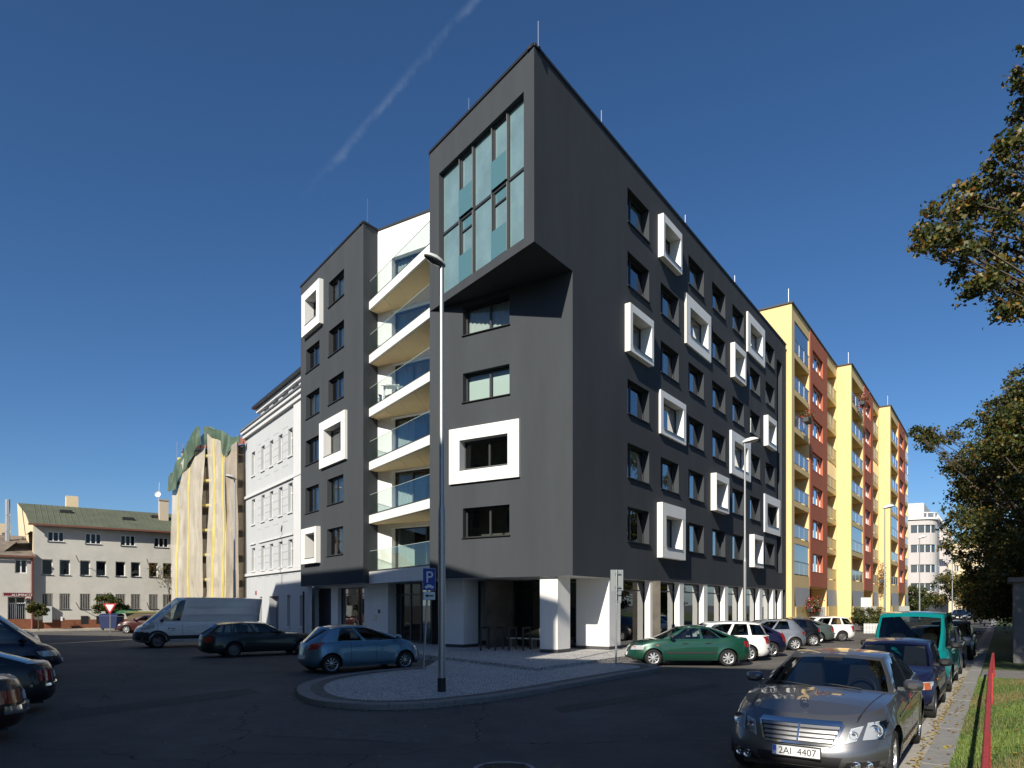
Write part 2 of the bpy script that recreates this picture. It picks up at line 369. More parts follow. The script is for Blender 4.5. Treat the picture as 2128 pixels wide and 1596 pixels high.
kb = struct(MB().prism([tuple(p) for p in offset_line(isl, .02)]+[tuple(p) for p in reversed(offset_line(isl, .28))], -.05, .06).build('kerb', M_kerb))
strip(isl, inn, -.03, GI+.012, 'kerb_stone', M_kerb, 34, kb)
db = struct(MB().grid([[(p.x, p.y, GI+.004) for p in inn], [(p.x, p.y, GI+.004) for p in offset_line(isl, .62)]]).build('dark_sett_band', M_setts2))
# terrace round the building
tl = [ter_apex-td*30, ter_apex, ter_apex+rd*62]
back = [BX.pt(-40, 9).to_2d(), Vector((12, 70)), R.pt(60, 5).to_2d()]
tpoly = [tl[0]+BX.i.to_2d()*.5, ter_apex+(BX.i+R.i).to_2d().normalized()*.62, tl[2]+R.i.to_2d()*.5]
te = struct(MB().prism([tuple(p) for p in tpoly+[R.pt(60, 6).to_2d(), BX.pt(-38, 8).to_2d()]], -.05, GT).build('terrace', M_setts))
tk = struct(MB().box(-.1, .1, -.1, .1, -.05, .02).build('terrace_kerb', M_kerb, None, Matrix.Translation((ter_apex.x, ter_apex.y+1, 0))))
a = [ter_apex-td*(30-i) for i in range(31)]; strip([p+BX.i.to_2d()*.0 for p in a], [p+BX.i.to_2d()*.48 for p in a[:-1]]+[a[-1]+(BX.i+R.i).to_2d().normalized()*.60], -.03, GT+.012, 'kerb_stone', M_kerb2, 30, tk)
a = [ter_apex+rd*i for i in range(61)]; strip(a, [a[0]+(BX.i+R.i).to_2d().normalized()*.60]+[p+R.i.to_2d()*.48 for p in a[1:]], -.03, GT+.012, 'kerb_stone', M_kerb2, 60, tk)
# right-hand verge: gutter, kerb slabs, lawn (local x along the street, y to the left)
M_soil = mat('lawn soil', (.06,.085,.02), .95, noise=.35, nscale=3, bump=.5, bscale=25)
struct(MB().box(-30, 160, .84, 1.16, -.05, .006).build('gutter', M_gutter, None, KF.M))
kv = struct(MB().box(-30, 160, .56, .83, -.05, .08).build('verge_kerb', M_kerb, None, KF.M))
ks = MB().box(.006, .994, .54, .84, -.04, .125).mesh('kerb_slab', M_kerb)
for i in range(2, 60): put('kerb_stone', ks, kv, KF.at(i*1.0+random.uniform(-.002, .002), random.uniform(-.006, .006), random.uniform(-.008, .006)))
lawn = struct(MB().poly([(-30,-60,.115),(160,-60,.115),(160,.55,.115),(-30,.55,.115)]).build('lawn', M_soil, None, KF.M))
struct(MB().poly([(22.6,-14,.135),(25.4,-14,.135),(25.4,.5,.135),(22.6,.5,.135)]).build('footpath', mat('dull path paving', (.16,.15,.14), .9, noise=.25, nscale=3), None, KF.M))
# pavement before the grey house on the far left
M_paving = mat('worn paving', (.36,.33,.28), .9, noise=.25, nscale=2, bump=.2, bscale=20)

# grass blades on the near lawn
def blades(n, x0, x1, y0, y1, h, M, name, mats):
    v = np.zeros((n*3, 3)); x = rng.uniform(x0, x1, n)**1.0; y = rng.uniform(y0, y1, n); a = rng.uniform(0, 6.28, n); hh = h*rng.uniform(.5, 1.3, n); w = .006+.004*rng.random(n); ln = rng.uniform(-.5, .5, (n, 2))*hh[:, None]
    v[0::3] = np.c_[x-np.cos(a)*w, y-np.sin(a)*w, np.zeros(n)]; v[1::3] = np.c_[x+np.cos(a)*w, y+np.sin(a)*w, np.zeros(n)]; v[2::3] = np.c_[x+ln[:, 0], y+ln[:, 1], hh]
    me = bpy.data.meshes.new(name); me.from_pydata(v.tolist(), [], np.arange(n*3).reshape(-1, 3).tolist())
    for m in mats: me.materials.append(m)
    q = np.sin(x*1.7+np.sin(y*2.3)*1.4)+np.sin(y*3.1+x*.6)+rng.normal(0, .8, n); me.polygons.foreach_set('material_index', np.where(q > .9, 1, np.where(q < -.7, 3, np.where(q < .1, 2, 0))).tolist()); return put(name, me, None, M)
M_g1 = mat('grass green', (.075,.13,.022), .7); M_g2 = mat('grass light', (.13,.18,.035), .7); M_g3 = mat('grass dark', (.045,.085,.018), .7)
gr = blades(150000, 4, 22.4, -3.6, .53, .07, KF.M @ Matrix.Translation((0,0,.115)), 'grass', [M_g1, M_g2, M_g3, mat('grass straw', (.17,.15,.055), .8)]); tag(gr, 'short green lawn beside the right kerb', 'grass', kind='stuff')

def leaf_mesh(P, N, size, mats, name, probs=None):
    """P: positions, N: count; each leaf a bent quad"""
    n = len(P); u = rng.normal(size=(n, 3)); u /= np.linalg.norm(u, axis=1)[:, None]; w = rng.normal(size=(n, 3)); w -= (w*u).sum(1)[:, None]*u; w /= np.linalg.norm(w, axis=1)[:, None]
    s = size*rng.uniform(.65, 1.25, n)[:, None]; nr = np.cross(u, w)*s*.18
    v = np.empty((n*4, 3)); v[0::4] = P-u*s*.5; v[1::4] = P+w*s*.36+nr; v[2::4] = P+u*s*.5; v[3::4] = P-w*s*.36+nr
    me = bpy.data.meshes.new(name); me.vertices.add(n*4); me.vertices.foreach_set('co', v.ravel())
    me.loops.add(n*4); me.loops.foreach_set('vertex_index', np.arange(n*4)); me.polygons.add(n); me.polygons.foreach_set('loop_start', np.arange(n)*4); me.polygons.foreach_set('loop_total', np.full(n, 4))
    for m in mats: me.materials.append(m)
    me.polygons.foreach_set('material_index', rng.choice(len(mats), n, p=probs)); me.update(); me.validate(); return me
def leafmat(name, c, tr=.35):
    if name in MATS: return MATS[name]
    m = bpy.data.materials.new(name); m.use_nodes = True; MATS[name] = m; n, l = m.node_tree.nodes, m.node_tree.links; b = n['Principled BSDF']
    b.inputs['Base Color'].default_value = (*c, 1); b.inputs['Roughness'].default_value = .5
    t = n.new('ShaderNodeBsdfTranslucent'); t.inputs[0].default_value = (c[0]*1.2, c[1]*1.2, c[2]*.7, 1); mx = n.new('ShaderNodeMixShader'); mx.inputs[0].default_value = tr
    l.new(b.outputs[0], mx.inputs[1]); l.new(t.outputs[0], mx.inputs[2]); l.new(mx.outputs[0], n['Material Output'].inputs[0]); return m
ML = [leafmat('leaf green', (.065,.085,.02)), leafmat('leaf dark', (.032,.048,.014)), leafmat('leaf olive', (.135,.12,.026)), leafmat('leaf ochre', (.27,.165,.03)), leafmat('leaf rust', (.19,.085,.022))]
MLfall = [leafmat('fallen yellow', (.42,.28,.05)), leafmat('fallen brown', (.22,.12,.04)), leafmat('fallen lemon', (.5,.4,.08))]
# fallen leaves in the gutters and on the road
def flat_leaves(pts, size, name, label):
    P = np.array(pts); n = len(P); a = rng.uniform(0, 6.28, n); s = size*rng.uniform(.6, 1.3, n); v = np.empty((n*4, 3)); c, d = np.cos(a)*s*.5, np.sin(a)*s*.5
    v[0::4] = P+np.c_[c, d, np.full(n, .004)]; v[1::4] = P+np.c_[-d*.7, c*.7, np.full(n, .018)]; v[2::4] = P-np.c_[c, d, np.full(n, -.006)]; v[3::4] = P-np.c_[-d*.7, c*.7, np.full(n, -.014)]
    me = bpy.data.meshes.new(name); me.from_pydata(v.tolist(), [], np.arange(n*4).reshape(-1, 4).tolist())
    for m in MLfall: me.materials.append(m)
    me.polygons.foreach_set('material_index', rng.integers(0, 3, n).tolist()); o = put(name, me); return tag(o, label, 'leaves', kind='stuff')
pts = []
for i in range(900):
    q = rng.uniform(0, 1)
    if q < .6: p = KF.pt(rng.uniform(5, 24), .84+abs(rng.normal(0, .10)), .012)
    elif q < .72: p = KF.pt(rng.uniform(5, 20), rng.uniform(.55, .84), .128)
    else: p = KF.pt(rng.uniform(5, 20), rng.uniform(-3, .5), .17)
    pts.append(tuple(p))
flat_leaves(pts, .07, 'fallen_leaves', 'yellow fallen leaves along the right kerb and lawn')
pts = []
for i in range(330):
    if i < 220: k = rng.integers(0, len(isl)-1); t = rng.random(); p = isl[k]*(1-t)+isl[k+1]*t+Vector((rng.normal(0, .08), -abs(rng.normal(.08, .12)))); pts.append((p.x, p.y, .006))
    else: pts.append((rng.uniform(-8, 4), rng.uniform(7, 16), .006))
flat_leaves(pts, .05, 'road_litter_leaves', 'small dry leaves scattered over the dark road by the island')
# old trench repairs in the asphalt
M_patch = mat('newer asphalt', (.055,.053,.05), .85, noise=.25, nscale=20, bump=.4, bscale=90); M_patch2 = mat('worn pale asphalt', (.105,.098,.09), .9, noise=.3, nscale=6, bump=.4, bscale=80)
for nm, pts, m in (('road_patch', ((120,1480),(520,1430),(540,1440),(130,1496)), M_patch), ('road_patch', ((560,1500),(900,1515),(890,1545),(540,1528)), M_patch2), ('road_patch', ((1150,1470),(1480,1420),(1500,1427),(1165,1482)), M_patch), ('road_patch', ((330,1375),(560,1388),(540,1396),(310,1382)), M_patch2)):
    struct(MB().poly([tuple(gp(x, y, .004)) for x, y in pts][::-1]).build(nm, m))
# manhole in the foreground
mp = gp(1048, 1590); mh = thing('manhole_cover', 'round cast iron manhole cover in the foreground road', 'manhole', (mp.x, mp.y-.24, 0))
MB().lathe([(.40,.004),(.40,.014),(.345,.014),(.345,.006)], 40).build('rim', M_concrete, mh)
mb = MB(); mb.lathe([(.34,.006),(.34,.012),(0.001,.012)], 40)
for k in range(-3, 4): mb.box(-.28, .28, k*.08-.012, k*.08+.012, .012, .018)
mb.build('lid', mat('cast iron', (.05,.05,.05), .6, metal=.5), mh)

# ------------------------------------------------------------------ the dark apartment building
MBD = thing('apartment_building', 'charcoal corner apartment building with white framed windows and cantilevered box', 'building', (PC[0], PC[1], 0))
row_top = [R.z(1304, 1052)+k*(R.z(1304, 388)-R.z(1304, 1052))/5 for k in range(6)]; rh = row_top[0]-R.z(1304, 1124)
c0 = R.s(1304); pitch = (R.s(1591)-R.s(1304))/6; cw = R.s(1349)-c0
# white surrounds on the right facade: wall-left, front-left, front-right, top, bottom, inner left, right, top, bottom (photo pixels)
SUR = [(1367.5,1379,1417.8,442,531,1382.4,1415,461,524),(1298.5,1310,1359,628,728,1315.4,1355,648,720),(1422.5,1426.7,1478,608,712,1435,1472,638,697),
 (1369,1373.5,1426,808.7,899.7,1379,1421,825,891),(1365.5,1377,1425,1043,1158,1385,1418.5,1070.6,1138),(1551,1554.5,1590,646.5,729.7,1560.3,1585,670.6,718.7),
 (1518,1527.5,1551,710.4,782,1529,1548.5,724,774),(1587,1596.5,1614.5,861.7,925,1598,1613,873.6,917),(1516,1520.5,1560.5,893,983,1527,1555,915.7,969),
 (1477,1489,1515.5,982,1059.6,1490,1512,996.5,1051),(1587,1589.8,1622,1025.5,1105,1595,1618,1044.6,1090.5),(1557.5,1568,1587,1110,1178,1569,1586,1119,1170)]
def protrusion(F, wl, fl):
    s = F.s(wl); k = (fl-CX)/FPX; p = F.pt(s); return abs((k*p.y-p.x)/(F.i.x-k*F.i.y))
surr = []
for q in SUR:
    p = protrusion(R, q[0], q[1]); sl = R.s(q[0]); o = -p
    surr.append(dict(F=R, p=p, s0=sl, s1=R.s(q[2], o), z1=R.z(q[1], q[3], o), z0=R.z(q[1], q[4], o), a=R.s(q[5], o), b=R.s(q[6], o), d=R.z(q[5], q[7], o), c=R.z(q[5], q[8], o), cols=()))
# surrounds on the left faces: front-left, front-right, wall-right, top/bottom at front-right, inner left, right, top/bottom at inner right
SURL = [(BX,626.3,663,672,577.5,670,633,657,601,656,()),(BX,663,716,721.7,851,953,672,708,875,935,()),(BX,625.5,656.4,666,1093,1169,633,653,1106,1158.6,()),(L2,933,1078,1081,869.4,990.6,954.5,1054.7,900,965,(.47,))]
for F, fl, fr, wr, t, b, il, ir, it, ib, cols in SURL:
    s = F.s(wr); k = (fr-CX)/FPX; q = F.pt(s); p = abs((k*q.y-q.x)/(F.i.x-k*F.i.y)); p = min(p, .45); o = -p
    surr.append(dict(F=F, p=p, s0=F.s(fl, o), s1=F.s(fr, o), z1=F.z(fr, t, o), z0=F.z(fr, b, o), a=F.s(il, o), b=F.s(ir, o), d=F.z(ir, it, o), c=F.z(ir, ib, o), cols=cols))
for u in surr:
    if u['F'] is BX: u['s0'] = max(u['s0'], sG-.05)
holesR, winR = [], []
for k in range(6):
    for j in range(7):
        s0, s1 = c0+pitch*j, c0+pitch*j+cw; z1 = row_top[k]; z0 = z1-rh; ms, mz = (s0+s1)/2, (z0+z1)/2
        hit = [u for u in surr if u['F'] is R and u['s0'] < s1-.25 and u['s1'] > s0+.25 and u['z0'] < z1-.2 and u['z1'] > z0+.2]
        if hit: continue
        holesR.append((s0, s1, z0, z1, .34)); winR.append((s0, s1, z0, z1, j, k))
slot = (R.s(1614), R.s(1625), R.z(1616, 1190), R.z(1614, 745), .5); holesR.append(slot)
for u in surr:
    if u['F'] is R: holesR.append((u['a']-.02, u['b']+.02, u['c']-.02, u['d']+.02, .36))
sE = R.s(1633)
mb = MB(); wall_grid(mb, R.s(1110), sE, zu, zt, holesR, [(R.s(1110)-.1, 0, zu-1, zb)]); mb.build('street_wall', M_charcoal, MBD, R.M)
W1t, W1b = L2.z(1058.8, 755.6)+2*(L2.z(1058.8,755.6)-L2.z(1058.8,1048))/4*1.0, 0
wl2, wr2 = L2.s(962), L2.s(1058.8); zA = (L2.z(1058.8,1048), L2.z(1058.8,1112)); zB = (L2.z(1058.8,755.6), L2.z(1058.8,819)); zC1 = L2.z(1058.8, 674)
hL = [(wl2, wr2, zA[1], zA[0], .3), (wl2, wr2, zB[1], zB[0], .3), (wl2, wr2, zC1, zC1+zB[0]-zB[1], .3)]
um = [u for u in surr if u['F'] is L2][0]; hM = (um['a']-.02, um['b']+.02, um['c']-.02, um['d']+.02, .36)
mb = MB(); wall_grid(mb, sL, 0, zu, zb, hL+[hM]); mb.build('corner_wall', M_charcoal, MBD, L2.M)
ow, oe, oz1, oz0 = BX.s(912), BX.s(1088.5), BX.z(1088.5, 190), BX.z(1088.5, 495)
mb = MB(); wall_grid(mb, sD, 0, zb, zt, [(ow, oe, oz0, oz1, .38)]); mb.build('box_front_wall', M_charcoal, MBD, BX.M)
Pw = lambda v, z: (v[0]-PC[0], v[1]-PC[1], z)
MB().poly([Pw(PC, zb), Pw(PB, zb), Pw(PD, zb)][::-1]).build('box_underside', M_charcoal, MBD)
# stair tower face
def tw(l, r, t, b): return (BX.s(l), BX.s(r), BX.z(r, b), BX.z(r, t), .26)
towerW = [tw(683,715,557.5,612), tw(683,715,663,719), tw(682.5,714.5,770,824), tw(680,713.5,984.6,1041), tw(679.5,713,1093,1151), tw(636,664,705.6,756), tw(636,664,804,856), tw(635,663,903,956), tw(634.5,662.5,1005,1060)]
hT = list(towerW)+[(max(u['a'], sG+.2)-.02, u['b']+.02, u['c']-.02, u['d']+.02, .36) for u in surr if u['F'] is BX]
mb = MB(); wall_grid(mb, sG, sF, zu, zt, hT); mb.build('tower_wall', M_charcoal, MBD, BX.M)
sH = TS.s(785)
MB().poly([(0,0,zu),(sH+.6,0,zu),(sH+.6,0,zt),(0,0,zt)]).build('tower_side_wall', M_charcoal, MBD, TS.M)
MB().poly([(0,0,zu),(12,0,zu),(12,0,zt),(0,0,zt)][::-1]).build('tower_end_wall', M_charcoal, MBD, Face(PG, R.d).M)
# white back wall of the balconies, one tall glazed opening on each floor
sWe = WW.s(893); sWe2 = sWe+.9
bal_y = [1213, 1088, 975, 864.6, 752, 644]; BF = Face(TS.pt(TS.s(767)), (PD.x-TS.pt(TS.s(767)).x, PD.y-TS.pt(TS.s(767)).y))
bz = [BF.z(767, y) for y in bal_y]
for k in range(1, 6): bz[k] = bz[1]+(bz[5]-bz[1])*(k-1)/4
bth = .42
wo = WW.s(814); hW = []
for k in range(6):
    f = bz[k]+(bth if k else .62); hW.append((wo, sWe2-.05, f+.03, f+2.28, .3))
mb = MB(); wall_grid(mb, 0, sWe2, zu, zt, hW); mb.build('balcony_back_wall', M_white, MBD, WW.M)
for k, h in enumerate(hW):
    window(MBD, WW, h[0], h[1], h[2], h[3], .28, (.36,) if k % 2 else (.62,), (), M_frame, M_glassL, curtain=((0, 1) if k in (3, 4, 5) else (0, .35)))
MB().poly([Pw(WW.pt(sWe2), zu), Pw(PD, zu), Pw(PD, zt), Pw(WW.pt(sWe2), zt)][::-1]).build('recess_side_wall', M_charcoal, MBD)
# balconies
bl, br = BF.pt(0), PD
for k in range(6):
    z0 = bz[k]; z1 = z0+(bth if k else .62); b_in = [TS.pt(sH+.05), WW.pt(sWe2-.02)]
    P = [bl, br, b_in[1], b_in[0]]
    mb = MB(); mb.use(M_white).prism([Pw(p, 0)[:2] for p in P], z0, z1)
    bal = mb.build('balcony_slab', None, MBD)
    Lb = (br-bl).length
    for j in range(4):        # soffit boards with open joints
        f0, f1 = (j+.012)/4, (j+.988)/4
        q = [bl.lerp(br, f0)+BF.i*.12, bl.lerp(br, f1)+BF.i*.12, b_in[0].lerp(b_in[1], f1), b_in[0].lerp(b_in[1], f0)]
        if k: MB().prism([Pw(p, 0)[:2] for p in q], z0-.02, z0-.001).build('soffit_board', M_soffit, bal)
    MB().box(.0, Lb-.02, .02, .10, z1, z1+.07).build('balustrade_rail', M_frame, bal, BF.M)
    for j in range(3): MB().box(Lb*j/3+.012, Lb*(j+1)/3-.012, .05, .065, z1+.07, z1+1.08).build('glass_panel', M_balglass, bal, BF.M)
    MB().box(.0, Lb-.02, .045, .07, z1+1.08, z1+1.092).build('glass_edge', mat('glass edge', (.55,.66,.62), .3), bal, BF.M)
# windows
cur = [None, (.45, 1), (0, 1), (.5, 1), (0, .4), (.55, 1)]
for s0, s1, z0, z1, j, k in winR:
    window(MBD, R, s0, s1, z0, z1, .27, (.36,), (), M_frame, sill=M_cap, curtain=cur[(j*5+k*3) % 6])
for i, h in enumerate(towerW): window(MBD, BX, h[0], h[1], h[2], h[3], .2, (.42,), (), M_frame, M_glassL, sill=M_frame, curtain=(.45, 1) if i % 3 else (0, 1))
for i, h in enumerate(hL): window(MBD, L2, h[0], h[1], h[2], h[3], .25, (.53,), (), M_frame, M_glassL, sill=M_cap, curtain=((0, 1), (0, .98), None)[[2, 1, 0][i]], cm=M_blind if i == 1 else None)
window(MBD, L2, um['a'], um['b'], um['c'], um['d'], .28, (.53,), (), M_frame, M_glassL)
def surround(u):
    s0, s1, z0, z1, a, b, c, d, p = (u[k] for k in ('s0','s1','z0','z1','a','b','c','d','p'))
    mb = MB(); O = [(s0,z0),(s1,z0),(s1,z1),(s0,z1)]; N = [(a,c),(b,c),(b,d),(a,d)]
    for i in range(4):
        j = (i+1) % 4
        mb.poly([(O[i][0],-p,O[i][1]),(O[j][0],-p,O[j][1]),(N[j][0],-p,N[j][1]),(N[i][0],-p,N[i][1])])
        mb.poly([(O[i][0],.01,O[i][1]),(O[j][0],.01,O[j][1]),(O[j][0],-p,O[j][1]),(O[i][0],-p,O[i][1])])
        mb.poly([(N[i][0],-p,N[i][1]),(N[j][0],-p,N[j][1]),(N[j][0],.36,N[j][1]),(N[i][0],.36,N[i][1])])
    o = mb.build('window_surround', M_white, MBD, u['F'].M)
    j = MB()
    for (x0, x1, q0, q1) in ((s0, a, c-.006, c+.006), (b-.006, b+.006, z0, c), (b, s1, d-.006, d+.006), (a-.006, a+.006, d, z1)): j.box(x0+.003, x1-.003, -p-.002, -p+.01, q0, q1)
    j.build('panel_joint', mat('grey joint strip', (.30,.30,.29), .8), o, u['F'].M)  # thin grey strips mark the joints between the panels
    MB().box(a+.004, b-.004, -p-.04, .3, c+.002, c+.02).build('sill', M_alu, o, u['F'].M)
for i, u in enumerate(surr):
    surround(u)
    if u['F'] is not L2: window(MBD, u['F'], max(u['a'], sG+.2) if u['F'] is BX else u['a'], u['b'], u['c']+.02, u['d'], .30, (), (), M_frame, M_glass if u['F'] is R else M_glassL, curtain=(0, 1) if i % 2 else (.4, 1))
# glazed front of the box: three wide fixed lights and two narrow doors with glass balustrades, two storeys
cx = [ow]+[BX.s(q) for q in (948.5, 977.5, 1015.5, 1049)]+[oe]; hm = BX.z(1088.5, 338.5); dep = .22
cwf = MB()
for q in cx[1:-1]: cwf.box(q-.05, q+.05, dep-.07, dep+.05, oz0, oz1)
cwf.box(ow, ow+.06, dep-.06, dep+.05, oz0, oz1).box(oe-.05, oe, dep-.06, dep+.05, oz0, oz1)
for i in range(5):
    x0, x1 = cx[i]+.05, cx[i+1]-.05
    cwf.box(x0, x1, dep-.05, dep+.05, hm-.05, hm+.05).box(x0, x1, dep-.05, dep+.05, oz0, oz0+.07).box(x0, x1, dep-.05, dep+.05, oz1-.06, oz1)
cf = cwf.build('curtain_wall_frame', M_frame, MBD, BX.M)
M_mull = mat('pale aluminium bead', (.35,.38,.36), .4, metal=.5)
for i in range(5):
    for lo, hi in ((oz0+.07, hm-.05), (hm+.05, oz1-.06)):
        x0, x1 = cx[i]+.05, cx[i+1]-.05
        if i % 2 == 0: MB().poly([(x0,dep,lo),(x1,dep,lo),(x1,dep,hi),(x0,dep,hi)]).build('pane', M_bluepane, cf, BX.M)
        else:
            tl_ = hi-.45 if lo < hm-.1 else hi
            MB().poly([(x0+.08,dep+.02,lo),(x1-.08,dep+.02,lo),(x1-.08,dep+.02,tl_),(x0+.08,dep+.02,tl_)]).build('pane', M_bluepane, cf, BX.M)
            MB().box(x0, x0+.08, dep-.03, dep+.04, lo, hi).box(x1-.08, x1, dep-.03, dep+.04, lo, hi).box(x0+.08, x1-.08, dep-.03, dep+.04, tl_-.06, tl_).build('door_frame', M_mull if i == 9 else M_frame, cf, BX.M)
            if tl_ < hi: MB().poly([(x0+.08,dep+.01,tl_),(x1-.08,dep+.01,tl_),(x1-.08,dep+.01,hi),(x0+.08,dep+.01,hi)]).build('pane', M_bluepane2, cf, BX.M)
            MB().box(x0-.02, x1+.02, dep-.13, dep-.115, lo+.02, lo+1.1).build('glass_balustrade', M_bluepane2, cf, BX.M)
            MB().box(x0-.03, x0-.015, dep-.12, dep-.09, lo, hi).box(x1+.015, x1+.03, dep-.12, dep-.09, lo, hi).build('guide_rail', M_mull, cf, BX.M)
# roof, parapet caps, slabs and inner walls that close the volume
outline = [PG, PF, TS.pt(sH), WW.pt(sWe2), PD, PB, R.pt(sE), R.pt(sE)+R.i*11, PG+Vector((6, 9, 0))]
MB().poly([Pw(p, zt-.35) for p in outline]).build('roof', M_cap, MBD)
def capline(a, b, name='parapet_cap', w=.3, m=None, z=None, t=.10):
    d = (b-a).normalized(); nrm = Vector((d.y, -d.x, 0))*.05; i = Vector((-d.y, d.x, 0))*w; z = zt if z is None else z
    MB().prism([Pw(a+nrm-d*.02, 0)[:2], Pw(b+nrm+d*.02, 0)[:2], Pw(b+i, 0)[:2], Pw(a+i, 0)[:2]], z, z+t).build(name, m or M_cap, MBD)
for i in range(6): capline(outline[i], outline[i+1])
MB().poly([Pw(p, zu) for p in [PG, PF, BF.pt(0), PD, Vector((*PC, 0)), R.pt(sE), R.pt(sE)+R.i*9, PG+BX.i*9]][::-1]).build('ground_floor_ceiling', M_panelgrey, MBD)
inn_ = MB()
for F, s0, s1, z0, z1 in ((R, .6, sE, zu, zt-.4), (R, -1.5, .8, zb, zt-.4), (L2, sL+.3, -.3, zu, zb), (BX, sG+.4, sF-.3, zu, zt-.4), (BX, sD+.4, -.6, zb, zt-.4), (WW, .2, sWe2, zu, zt-.4)):
    o = 1.5; inn_.poly([tuple(F.pt(s0, o, z0)), tuple(F.pt(s1, o, z0)), tuple(F.pt(s1, o, z1)), tuple(F.pt(s0, o, z1))])
    for k in range(1, 6):
        z = bz[k]+.05
        if z0 < z < z1: inn_.poly([tuple(F.pt(s0, .35, z)), tuple(F.pt(s1, .35, z)), tuple(F.pt(s1, o, z)), tuple(F.pt(s0, o, z))])
inn_.build('interior_wall', M_room, MBD, I4)
MB().poly([Pw(R.pt(sE), zu-3.2), Pw(R.pt(sE)+R.i*11, zu-3.2), Pw(R.pt(sE)+R.i*11, zt), Pw(R.pt(sE), zt)]).build('end_wall', M_charcoal, MBD)
for px, py, qy, where in ((1112.5,50,96,'B'),(968.5,205,240,'X'),(1257,230,268,'R'),(1430,443,470,'R'),(1532,575,598,'R'),(766,412,468,'T'),(684,512,537,'X')):
    F = R if where == 'R' else BX; p = F.pt(F.s(px), .15) if where != 'T' else TS.pt(.45, .15); h = (qy-py)/FPX*p.y
    MB().tube([(p.x, p.y, zt), (p.x, p.y, zt+h+.1)], .035, 6).build('lightning_rod', M_steel, MBD, I4)
# ground floor: free-standing piers
def pier(corner, wl_, wr_, z0=GT, name='pier'):
    """corner nearest to the camera, one face along the left street side, one along the right"""
    a, b = L2.d*-wl_, R.d*wr_; P = [corner, corner+b, corner+b+a, corner+a]; 
    o = MB().prism([Pw(p, 0)[:2] for p in P], z0+.14, zu).build(name, M_white, MBD)
    n_ = .012; Q = [corner-(L2.i+R.i)*n_, corner+b+(L2.d-R.i)*n_, corner+b+a+(R.d-L2.d)*n_, corner+a-(L2.d+L2.i)*n_]
    MB().prism([Pw(p, 0)[:2] for p in P], z0-.02, z0+.135).build('plinth', M_plinth, o); return o
k1 = gp(1159, 1357.5, GT); pier(k1, .80, .95)
k2 = gp(963, 1346, GT); pier(k2, 1.0, 1.05)
pier(R.pt(R.s(1268)-.02, .03), 1.55, R.s(1291)-R.s(1268))
for a_, b_ in ((1341,1362),(1403,1422),(1455,1471),(1499,1514),(1538,1549),(1572,1585),(1602,1611),(1620,1627)):
    s1 = R.s(b_); s0 = R.s(a_+(b_-a_)*.52); o = MB().box(s0, s1, .02, .30, GT+.12, zu).build('pier', M_white, MBD, R.M)
    MB().box(s0+.004, s1-.004, .025, .29, GT-.02, GT+.118).build('plinth', M_plinth, o, R.M)
edges = [R.s(1291)]+[R.s(b_) for b_ in (1362, 1422, 1471, 1514, 1549, 1585, 1611, 1627)]
for a_, b_ in zip(edges, edges[1:]): window(MBD, R, a_-.45, b_, GT+.04, zu-.02, .31, (.93,) if a_ == edges[1] else (), (.85,), M_frame, M_glassdark, name='shop_window', fw=.07)
GWf = Face(BX.pt(0, 1.05), BX.d)
def gz(px, py): return GWf.z(px, py)
gx = lambda px: GWf.s(px)
mb = MB(); wall_grid(mb, gx(638), gx(806), .1, zu, [(gx(655), gx(688), .1, zu-.12, .3), (gx(702), gx(757), .5, zu-.15, .3)]); mb.build('ground_wall', M_white, MBD, GWf.M)
gd = MB()
gd.box(gx(655), gx(688), .29, .33, .1, zu)
for k in range(6): gd.box(gx(655), gx(688), .24, .288, .12+k*.48, .12+k*.48+.465)
gd.build('garage_door', mat('anthracite sectional door', (.03,.032,.04), .5), MBD, GWf.M)
window(MBD, GWf, gx(702), gx(757), .5, zu-.15, .22, (.68,), (.86,), M_frame, M_glassdark, name='shop_window')
MB().poly([(gx(806),0,.1),(gx(806),.5,.1),(gx(806),.5,zu),(gx(806),0,zu)]).build('porch_return', M_panelgrey, MBD, GWf.M)
MB().box(gx(786), gx(790), -.02, 0, 1.65, 1.85).build('intercom', M_dark, MBD, GWf.M); MB().box(gx(776), gx(782), -.015, 0, 1.25, 1.55).build('letterbox', M_alu, MBD, GWf.M)
EN = Face(BX.pt(0, 1.5), BX.d); e0, e1 = EN.s(813), EN.s(897)
n_ = 4
for k in range(n_): window(MBD, EN, e0+(e1-e0)*k/n_, e0+(e1-e0)*(k+1)/n_, GT+.03, zu-.02, 0, (), (.80,), M_frame, M_entglass, name='entrance_glazing', fw=.08)
EM = Face(BX.pt(0, 3.1), BX.d)
for k in range(3): window(MBD, EM, EM.s(894)+(EM.s(996)-EM.s(894))*k/3, EM.s(894)+(EM.s(996)-EM.s(894))*(k+1)/3, GT+.03, zu-.02, 0, (), (.80,), M_frame, M_entglass, name='entrance_glazing', fw=.08)
MB().poly([tuple(EN.pt(e1, 0, GT)), tuple(EN.pt(e1, 1.7, GT)), tuple(EN.pt(e1, 1.7, zu)), tuple(EN.pt(e1, 0, zu))]).build('porch_side_wall', M_frame, MBD, I4)
E2 = Face(L2.pt(0, 3.4), L2.d); q0, q1, q2, q3 = E2.s(985), E2.s(1058), E2.s(1066), E2.s(1216)
n_ = 3
bw = MB()
for k in range(n_): bw.box(q0+(q1-q0)*k/n_+.006, q0+(q1-q0)*(k+1)/n_-.006, 0, .12, GT+.2, zu)
bw.build('back_panel_wall', M_panelgrey, MBD, E2.M); MB().box(q0, q1, -.01, .1, GT-.02, GT+.195).build('plinth', M_plinth, MBD, E2.M)
for k in range(2): window(MBD, E2, q2+(q3-q2)*k/2, q2+(q3-q2)*(k+1)/2, GT+.03, zu-.02, 0, (), (.85,), M_frame, M_glassdark, name='shop_window', fw=.08)
